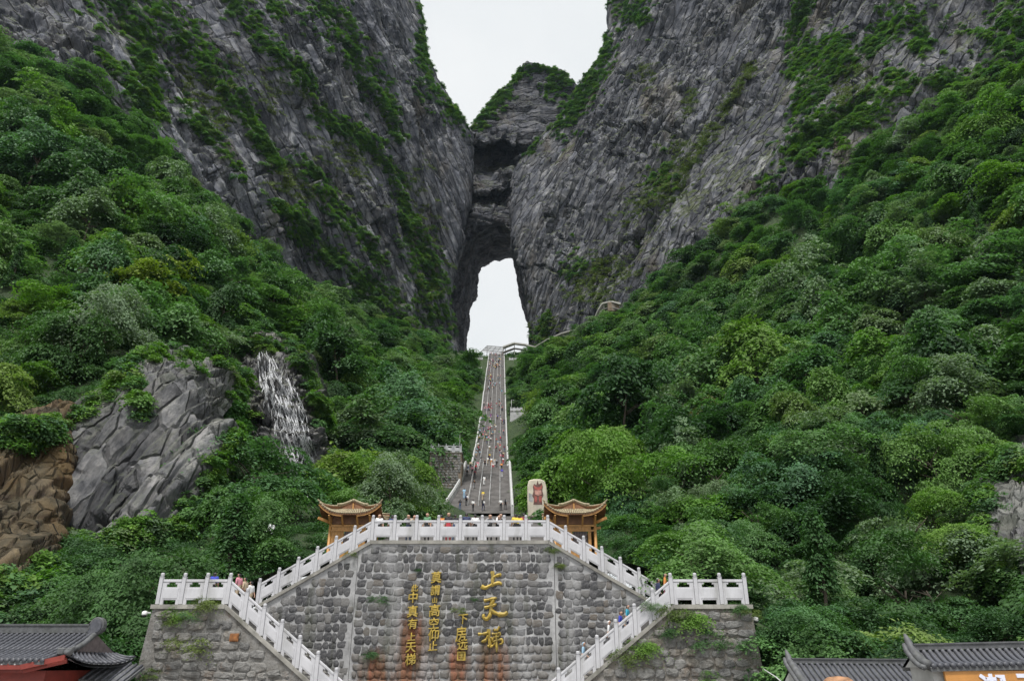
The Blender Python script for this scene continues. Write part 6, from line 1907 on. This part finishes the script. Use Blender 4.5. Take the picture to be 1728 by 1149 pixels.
# security cameras and cable
m_white = simple_mat('white plastic', (0.75, 0.75, 0.75), 0.35, 0.05, 3.0); m_lens = simple_mat('dark lens', (0.02, 0.02, 0.02), 0.15, 0.1, 3.0)
def cctv(px, py, Y, label, s):
    p = P(px, py, Y); r = empty('security_camera', tuple(p)); tag(r, label, 'camera', 'security cameras on the wall corners')
    mb = MB(); mb.beam((-s * .25, .1, .08), (0, 0, .08), .06, .06); mb.build('bracket', m_white, r)
    mb = MB(); mb.lathe([(.05, .16), (.13, .12), (.14, .0), (.13, -.04)], (0, 0, 0), 12); mb.build('housing', m_white, r, smooth=True)
    mb = MB(); mb.lathe([(.115, -.04), (.10, -.10), (.05, -.145), (.01, -.15)], (0, 0, 0), 12); mb.build('lens_dome', m_lens, r, smooth=True)
cctv(1275, 1046, YL + .4, 'white dome security camera on the outer corner of the right landing', 1)
cctv(244, 1036, YL + .4, 'white security camera at the outer corner of the left landing', -1)
mb = MB(); q = [P(1288, 1128, 37.5), P(1310, 1142, 36), P(1330, 1160, 35)]; mb.tube([tuple(x) for x in q], .025, 5)
tag(mb.build('cable', m_rail_w), 'pale cable running down beside the right wall', 'cable')
mb = MB(); q = P(395, 1075, YL - .12); mb.box((q[0], YL - .1, q[2]), (.42, .1, .36)); mb.box((q[0], YL - .12, q[2]), (.34, .1, .28))
tag(mb.build('rusty_plate', simple_mat('rusty metal', (0.25, 0.10, 0.03), 0.7, 0.4, 6.0), bevel=.01), 'small rusty square plate on the rough left wall', 'plate')

# ================================================================== PEOPLE
def cloth(name, col): return simple_mat(name, col, 0.8, 0.15, 6.0, bumpk=0.1)
C_ = {n: cloth(n + ' cloth', c) for n, c in dict(white=(0.72, 0.72, 0.72), black=(0.02, 0.02, 0.024), navy=(0.03, 0.04, 0.10), blue=(0.04, 0.06, 0.42), red=(0.50, 0.05, 0.07), pink=(0.62, 0.26, 0.32), yellow=(0.68, 0.50, 0.06), grey=(0.24, 0.24, 0.25),
      lightblue=(0.32, 0.50, 0.66), beige=(0.50, 0.40, 0.28), green=(0.10, 0.24, 0.12), orange=(0.62, 0.24, 0.06), teal=(0.05, 0.36, 0.50), brown=(0.16, 0.09, 0.05), maroon=(0.18, 0.03, 0.05), denim=(0.07, 0.11, 0.20), purple=(0.16, 0.12, 0.55)).items()}
m_skin = simple_mat('skin', (0.52, 0.32, 0.23), 0.55, 0.08, 8.0, bumpk=0.05)
m_hair_k = simple_mat('black hair', (0.012, 0.011, 0.012), 0.5, 0.3, 30.0)
m_hair_b = simple_mat('sandy brown hair', (0.36, 0.19, 0.10), 0.5, 0.45, 26.0, bumpk=0.6)
m_shoe = simple_mat('shoe leather', (0.05, 0.045, 0.045), 0.6, 0.3, 6.0)

def body_mesh(name, pose, sub=1):
    """one continuous body grown over a posed skeleton; faces -y"""
    J = dict(pelvis=(0, 0, .93), waist=(0, 0, 1.08), chest=(0, -.01, 1.28), neck=(0, 0, 1.45), head=(0, -.015, 1.565), crown=(0, 0, 1.66),
             shl=(-.175, 0, 1.40), shr=(.175, 0, 1.40), ell=(-.23, .02, 1.13), elr=(.23, .02, 1.13), wrl=(-.24, -.06, .90), wrr=(.24, -.06, .90), hal=(-.235, -.09, .80), har=(.235, -.09, .80),
             hil=(-.095, 0, .90), hir=(.095, 0, .90), knl=(-.105, -.02, .50), knr=(.105, -.02, .50), anl=(-.105, .03, .09), anr=(.105, .03, .09), tol=(-.12, -.14, .035), tor=(.12, -.14, .035), nose=(0, -.125, 1.56), earl=(-.092, 0, 1.56), earr=(.092, 0, 1.56))
    J.update(pose)
    R = dict(pelvis=.135, waist=.125, chest=.15, neck=.055, head=.098, crown=.085, shl=.07, shr=.07, ell=.046, elr=.046, wrl=.032, wrr=.032, hal=.036, har=.036, hil=.095, hir=.095, knl=.062, knr=.062, anl=.042, anr=.042, tol=.036, tor=.036, nose=.014, earl=.014, earr=.014)
    E = [('pelvis', 'waist'), ('waist', 'chest'), ('chest', 'neck'), ('neck', 'head'), ('head', 'crown'), ('chest', 'shl'), ('chest', 'shr'), ('shl', 'ell'), ('shr', 'elr'), ('ell', 'wrl'), ('elr', 'wrr'), ('wrl', 'hal'), ('wrr', 'har'),
         ('pelvis', 'hil'), ('pelvis', 'hir'), ('hil', 'knl'), ('hir', 'knr'), ('knl', 'anl'), ('knr', 'anr'), ('anl', 'tol'), ('anr', 'tor'), ('head', 'nose'), ('head', 'earl'), ('head', 'earr')]
    reg = {('pelvis', 'waist'): 2, ('waist', 'chest'): 1, ('chest', 'neck'): 1, ('neck', 'head'): 0, ('head', 'crown'): 3, ('chest', 'shl'): 1, ('chest', 'shr'): 1, ('shl', 'ell'): 1, ('shr', 'elr'): 1, ('ell', 'wrl'): 0, ('elr', 'wrr'): 0, ('wrl', 'hal'): 0, ('wrr', 'har'): 0,
           ('pelvis', 'hil'): 2, ('pelvis', 'hir'): 2, ('hil', 'knl'): 2, ('hir', 'knr'): 2, ('knl', 'anl'): 2, ('knr', 'anr'): 2, ('anl', 'tol'): 4, ('anr', 'tor'): 4, ('head', 'nose'): 0, ('head', 'earl'): 0, ('head', 'earr'): 0}
    names = list(J); idx = {n: i for i, n in enumerate(names)}
    me = bpy.data.meshes.new(name + '_bones'); me.from_pydata([J[n] for n in names], [(idx[a], idx[b_]) for a, b_ in E], [])
    o = bpy.data.objects.new(name + '_bones', me); COL.objects.link(o)
    sk = o.modifiers.new('skin', 'SKIN'); sk.use_smooth_shade = True
    for i, n in enumerate(names):
        sv = me.skin_vertices[0].data[i]; r = R[n]
        sv.radius = (r * (1.12 if n in ('chest', 'waist', 'pelvis') else 1), r * (0.78 if n in ('chest', 'waist', 'pelvis') else 1)); sv.use_root = (n == 'pelvis')
    ss = o.modifiers.new('smooth', 'SUBSURF'); ss.levels = sub; ss.render_levels = sub
    out = bpy.data.meshes.new_from_object(o.evaluated_get(bpy.context.evaluated_depsgraph_get())); bpy.data.objects.remove(o)
    out.name = name
    for m in (m_skin, C_['white'], C_['black'], m_hair_k, m_shoe): out.materials.append(m)
    segs = [(np.array(J[a]), np.array(J[b_]), reg[(a, b_)]) for a, b_ in E]
    hc = np.array(J['head']); zmin = min(v.co.z for v in out.vertices)
    for p in out.polygons:
        c = np.array(p.center); best = 9; k = 0
        for a, b_, r in segs:
            t = np.clip(((c - a) @ (b_ - a)) / ((b_ - a) @ (b_ - a)), 0, 1); d = np.linalg.norm(c - a - t * (b_ - a))
            if d < best: best, k = d, r
        dh = c - hc
        if np.linalg.norm(dh) < .17 and k in (0, 3):
            k = 3 if (dh[2] > .045 or dh[1] > .02) and dh[2] > -.06 else 0
            if dh[1] < -.06 and dh[2] < .075: k = 0
        p.material_index = k; p.use_smooth = True
    for v in out.vertices: v.co.z -= zmin
    return out
B_STAND = body_mesh('person', {})
B_WALK = body_mesh('person', dict(knl=(-.105, -.20, .56), anl=(-.105, -.10, .17), tol=(-.12, -.26, .12), knr=(.105, .05, .49), anr=(.105, .20, .10), tor=(.12, .05, .03), wrl=(-.25, .10, .93), wrr=(.25, -.20, .98), hal=(-.25, .08, .84), har=(.24, -.28, .93)))
B_CLIMB = body_mesh('person', dict(chest=(0, -.09, 1.26), neck=(0, -.14, 1.42), head=(0, -.18, 1.53), crown=(0, -.18, 1.63), nose=(0, -.29, 1.52), earl=(-.092, -.17, 1.53), earr=(.092, -.17, 1.53), shl=(-.175, -.11, 1.38), shr=(.175, -.11, 1.38), ell=(-.24, -.1, 1.11), elr=(.24, -.06, 1.11), wrl=(-.22, -.28, .98), wrr=(.24, -.16, .9), hal=(-.2, -.36, .95), har=(.24, -.22, .82),
    knl=(-.105, -.26, .68), anl=(-.105, -.20, .28), tol=(-.12, -.36, .22), anr=(.105, .10, .09), tor=(.12, -.06, .035)))
B_LEAN = body_mesh('person', dict(chest=(0, -.14, 1.25), neck=(0, -.22, 1.39), head=(0, -.27, 1.49), crown=(0, -.27, 1.59), nose=(0, -.38, 1.47), earl=(-.092, -.26, 1.49), earr=(.092, -.26, 1.49), shl=(-.175, -.18, 1.34), shr=(.175, -.18, 1.34), ell=(-.27, -.30, 1.14), elr=(.27, -.30, 1.14), wrl=(-.10, -.44, 1.14), wrr=(.10, -.44, 1.14), hal=(-.02, -.47, 1.15), har=(.02, -.48, 1.15)))
B_SIT = body_mesh('person', dict(pelvis=(0, 0, .32), waist=(0, .02, .47), chest=(0, -.05, .67), neck=(0, -.08, .83), head=(0, -.11, .94), crown=(0, -.1, 1.04), nose=(0, -.22, .93), earl=(-.092, -.1, .94), earr=(.092, -.1, .94), shl=(-.175, -.05, .78), shr=(.175, -.05, .78), ell=(-.25, -.16, .54), elr=(.25, -.16, .54), wrl=(-.12, -.38, .5), wrr=(.12, -.38, .5), hal=(-.04, -.44, .5), har=(.04, -.44, .5),
    hil=(-.095, -.03, .30), hir=(.095, -.03, .30), knl=(-.13, -.43, .40), knr=(.13, -.43, .40), anl=(-.12, -.45, .02), anr=(.12, -.45, .02), tol=(-.13, -.6, -.03), tor=(.13, -.6, -.03)))
BODY = dict(stand=B_STAND, walk=B_WALK, climb=B_CLIMB, lean=B_LEAN, sit=B_SIT)
rgp = random.Random(17)
def bag_mesh():
    mb = MB(); mb.box((0, 0, 0), (.27, .15, .38), top=.85); mb.box((0, .09, -.06), (.2, .06, .2)); return mb.mesh('backpack', C_['navy'], smooth=True, bevel=.05)
BAG = bag_mesh()
def person(loc, face, shirt, trousers, label, pose='stand', h=1.0, hair=None, group=None, bag=None):
    """face: heading in degrees, 0 looks at the camera, 180 walks away"""
    o = bpy.data.objects.new('person', BODY[pose]); COL.objects.link(o)
    o.location = loc; o.rotation_euler = (0, 0, math.radians(face)); o.scale = (h, h, h)
    for i, m in ((1, C_[shirt]), (2, C_[trousers]), (3, hair or m_hair_k)):
        o.material_slots[i].link = 'OBJECT'; o.material_slots[i].material = m
    tag(o, label, 'person', group)
    if bag:
        c = BAG.copy() if bag != 'navy' else BAG
        if bag != 'navy': c.materials.clear(); c.materials.append(C_[bag])
        q = link('backpack', c, o); q.location = (0, .21, 1.24)
    return o
SYS = np.arange(109, 391, .25)
def on_stair(px, py):
    """where the feet at a photo pixel stand on the stairway"""
    d = ray(px, py); d = d / d[1]
    zs = 1.6 + d[2] * SYS; under = zs < stair_z(SYS)
    k = int(np.argmax(under)) if under.any() else len(SYS) - 1
    y = SYS[k]; x = d[0] * y
    lo = stair_x(y) - STAIR_W / 2 + .35 - np.clip((128 - y) / 20, 0, 1) ** 1.3 * 1.5; x = min(max(x, lo), stair_x(y) + STAIR_W / 2 - .35)
    return (float(x), float(y), float(stair_z(y)))
STG = 'visitors on the long stairway'
near = [  # photo x, photo y of the feet, heading, shirt, trousers, pose, bag, label
    (798, 871, 200, 'white', 'black', 'walk', None, 'person in white shirt and black trousers at the foot of the stairway'), (815, 867, 160, 'white', 'navy', 'climb', 'black', 'person in white top and navy trousers climbing at the centre of the lowest flight'),
    (845, 862, 190, 'white', 'black', 'walk', None, 'person in white shirt by the right parapet at the stairway foot'), (853, 860, 170, 'grey', 'black', 'stand', 'black', 'person in grey beside the right parapet low on the stairway'),
    (783, 842, 180, 'lightblue', 'lightblue', 'stand', None, 'person in a pale blue raincoat at the left edge of the lowest flight'), (787, 853, 150, 'white', 'black', 'stand', 'navy', 'person in white with dark bag below the pale blue raincoat'),
    (776, 862, 200, 'black', 'denim', 'stand', None, 'person in black at the left parapet of the stairway foot'), (815, 845, 180, 'yellow', 'beige', 'climb', None, 'person in a yellow jacket in the middle of the lowest flight'),
    (817, 819, 185, 'white', 'white', 'walk', None, 'person dressed all in white halfway up the lowest flight'), (847, 806, 180, 'blue', 'white', 'stand', 'purple', 'person in a bright blue jacket near the right parapet'), (846, 795, 175, 'orange', 'black', 'climb', None, 'person in orange just above the bright blue jacket'),
    (800, 825, 190, 'black', 'grey', 'climb', 'brown', 'person in black bending forward left of the middle of the lowest flight'), (801, 808, 180, 'maroon', 'black', 'stand', None, 'person in maroon on the left lane above the one bending forward'), (803, 798, 150, 'red', 'black', 'stand', None, 'person in bright red among the group on the left lane'),
    (797, 802, 200, 'pink', 'black', 'stand', None, 'person in pink next to the bright red one'), (788, 804, 180, 'white', 'black', 'walk', 'grey', 'person in white with grey backpack at the left parapet'), (790, 797, 160, 'grey', 'denim', 'stand', None, 'person in grey behind the white one at the left parapet'), (794, 793, 180, 'beige', 'black', 'stand', None, 'person in beige at the back of the left group'),
    (806, 792, 180, 'pink', 'white', 'stand', None, 'person in pink top and white trousers at the back of the left group'), (818, 786, 10, 'black', 'black', 'sit', None, 'person in black sitting on the edge of the lower landing'), (823, 783, 180, 'white', 'beige', 'walk', None, 'person in white on the lower landing left of the middle'),
    (829, 786, 180, 'white', 'orange', 'stand', None, 'person in white and orange in the middle of the lower landing'), (835, 785, 170, 'beige', 'white', 'stand', None, 'person in beige on the lower landing right of the middle'), (832, 790, 5, 'white', 'red', 'sit', None, 'person in white and red sitting at the middle of the lower landing'),
    (838, 788, 190, 'grey', 'black', 'climb', None, 'person in grey climbing just right of the sitting pair'), (849, 783, 180, 'white', 'red', 'stand', None, 'person in white and red at the right end of the lower landing'), (812, 781, 180, 'black', 'grey', 'walk', None, 'person in black at the left end of the lower landing'),
]
for px, py, f, sh, tr, ps, bg, lab in near:
    x, y, z = on_stair(px, py)
    person((x, y, z), f, sh, tr, lab, ps, rgp.uniform(.95, 1.05), None, STG, bg)
pal = ['white', 'white', 'black', 'navy', 'grey', 'pink', 'red', 'lightblue', 'beige', 'white', 'green', 'maroon', 'teal', 'yellow', 'brown', 'black']
def crowd(n, box, label, colours=None, seed=0):
    rg = random.Random(seed); a0, b0, a1, b1 = box
    knots = [(rg.uniform(a0, a1), rg.uniform(b0, b1)) for _ in range(max(2, n // 5))]
    for i in range(n):
        kx, ky = rg.choice(knots)
        x, y, z = on_stair(min(max(kx + rg.gauss(0, (a1 - a0) * .10), a0), a1), min(max(ky + rg.gauss(0, (b1 - b0) * .12), b0), b1)) if i % 3 else on_stair(rg.uniform(a0, a1), rg.uniform(b0, b1)); sh = rg.choice(colours or pal)
        person((x, y, z), rg.choice([180, 180, 170, 195, 0, 10]) + rg.uniform(-20, 20), sh, rg.choice(['black', 'navy', 'grey', 'denim', 'beige', 'black']), label, rg.choice(['walk', 'climb', 'stand', 'walk']), rg.uniform(.9, 1.05), None, STG, rg.choice([None, None, 'black', 'red']))
crowd(10, (803, 755, 810, 772), 'person in dark clothes on the far left lane just above the lower landing', ['navy', 'black', 'white', 'lightblue'], 1)
crowd(24, (815, 740, 851, 778), 'distant visitor on the right lanes just above the lower landing', None, 2)
crowd(26, (808, 724, 851, 746), 'distant visitor on the flight below the crossing landing', None, 3)
crowd(28, (812, 705, 851, 716), 'distant visitor in the row crossing the middle landing', ['white', 'navy', 'black', 'lightblue', 'blue', 'grey'], 4)
crowd(20, (815, 676, 830, 694), 'distant visitor in the reddish group on the left of the upper flight', ['red', 'pink', 'maroon', 'black', 'white', 'pink'], 5)
crowd(10, (836, 676, 850, 694), 'distant visitor on the right of the upper flight', None, 6)
crowd(20, (822, 650, 850, 668), 'distant visitor in the bluish group high on the stairway', ['lightblue', 'white', 'black', 'navy', 'teal'], 7)
crowd(16, (824, 628, 849, 645), 'tiny visitor below the crowd at the stairway top', None, 8)
crowd(82, (826, 597, 849, 624), 'tiny visitor in the dense crowd at the top of the stairway', None, 9)

# on the terrace behind the white balustrade
TG = 'visitors on the terraces and flights'
for px, back, f, sh, tr, ps, lab in [
    (787, .55, 180, 'navy', 'black', 'stand', 'person in navy with back turned at the terrace railing left of the stairway'), (640, .9, 20, 'white', 'black', 'stand', 'person in white by the left corner post of the terrace'), (690, .6, 0, 'grey', 'denim', 'lean', 'person in grey leaning on the terrace railing left of centre'), (699, .6, 10, 'beige', 'black', 'lean', 'person in beige leaning beside the grey one on the railing'),
    (721, .7, 340, 'green', 'black', 'stand', 'person in green behind the terrace railing'), (745, .8, 200, 'orange', 'black', 'stand', 'person in orange behind the terrace railing'), (757, .6, 0, 'black', 'red', 'stand', 'person in black at the terrace railing near the stairway foot'),
    (768, .5, 160, 'black', 'denim', 'stand', 'person in black left of the navy one at the railing'), (802, .9, 190, 'white', 'black', 'stand', 'person in white right of the navy one at the railing'), (826, .9, 10, 'grey', 'black', 'lean', 'person leaning on the railing below the middle of the stairway'), (841, .7, 30, 'white', 'black', 'lean', 'person in white leaning on the railing below the right parapet'),
    (846, .6, 330, 'black', 'black', 'lean', 'person in black leaning beside the white one'), (870, .5, 190, 'yellow', 'black', 'stand', 'person in a yellow jacket at the right part of the railing'), (876, .5, 180, 'yellow', 'black', 'stand', 'second person in yellow beside the first at the right railing'), (884, .55, 170, 'maroon', 'black', 'stand', 'person in maroon right of the yellow jackets'), (662, .8, 180, 'navy', 'black', 'stand', 'person in dark clothes near the left end of the terrace railing')]:
    y = YW + .25 + back; p = P(px, 880, y)
    person((float(p[0]), y, ZP), f, sh, tr, lab, ps, rgp.uniform(1.0, 1.08), None, TG)
# on the side landings and flights
def on_flight(px, py, y, lab, sh, tr, f, ps='walk', hair=None, zf=None, h=1.0, bag=None):
    p = P(px, py, y)
    if zf is None:
        x = p[0]
        z = ZL - LOW * max(0, x - xl0, -(x - xl1)) if True else 0
        z = ZL if (x < xl0 or x > xl1) else (ZL - LOW * (x - xl0) if x < XC else ZL + LOW * (x - xl1))
    person((float(p[0]), y, float(z)), f, sh, tr, lab, ps, h, hair, TG, bag)
on_flight(1048, 1060, YL + .9, 'person in a bright blue jacket descending the lower right flight', 'blue', 'denim', 70)
on_flight(1060, 1050, YL + 1.3, 'person in turquoise beside the blue jacket on the lower right flight', 'teal', 'navy', 70)
on_flight(1028, 1070, YL + 1.5, 'person in white cap and shirt below the blue jacket', 'white', 'grey', 80, 'walk', C_['white'])
on_flight(1112, 1010, YL + 1.8, 'person in navy at the inner end of the right landing', 'navy', 'black', 100)
on_flight(1124, 1005, YL + 1.4, 'person in orange pink at the inner end of the right landing', 'orange', 'pink', 80)
on_flight(358, 1000, YL + .8, 'person in bright blue behind the left landing railing', 'blue', 'black', 180, 'stand', None, None, .98)
on_flight(400, 1005, YL + 1.2, 'person in pink at the inner end of the left landing', 'pink', 'beige', 250)
on_flight(411, 1008, YL + 1.6, 'person in beige behind the pink one on the left flight', 'beige', 'brown', 260)
on_flight(421, 1012, YL + 2.0, 'person in white on the left flight near the upper railing', 'white', 'beige', 250)
on_flight(985, 1110, YL + 1.4, 'person with pale blue hat low on the lower right flight', 'lightblue', 'grey', 80, 'walk', C_['lightblue'])
on_flight(613, 1149, YL + 1.6, 'person in turquoise top at the bottom of the lower left flight', 'teal', 'black', 280, 'walk', m_hair_k)
# the viewer's neighbour: only the crown of the head rises into the picture
hp = P(1414, 1140, 4.6)
body_h = max(v.co.z for v in B_STAND.vertices)
person((float(hp[0]), 4.6, 0.0), 170, 'grey', 'denim', 'sandy haired head of a person standing close in front at the bottom edge', 'stand', float(hp[2]) / body_h, m_hair_b)

# ================================================================== AIR
m_haze = bpy.data.materials.new('mountain air'); m_haze.use_nodes = True
nt = m_haze.node_tree; nt.nodes.clear()
ho = nt.nodes.new('ShaderNodeOutputMaterial'); hv = nt.nodes.new('ShaderNodeVolumePrincipled')
hv.inputs['Color'].default_value = (0.62, 0.80, 1.0, 1); hv.inputs['Density'].default_value = 0.000035; hv.inputs['Anisotropy'].default_value = 0.2
nt.links.new(hv.outputs[0], ho.inputs['Volume'])
hb = MB(); hb.box((0, 270, 310), (900, 700, 629))
hz = hb.build('haze', m_haze); tag(hz, 'thin bluish mountain haze between the cliffs', None, None, 'stuff')
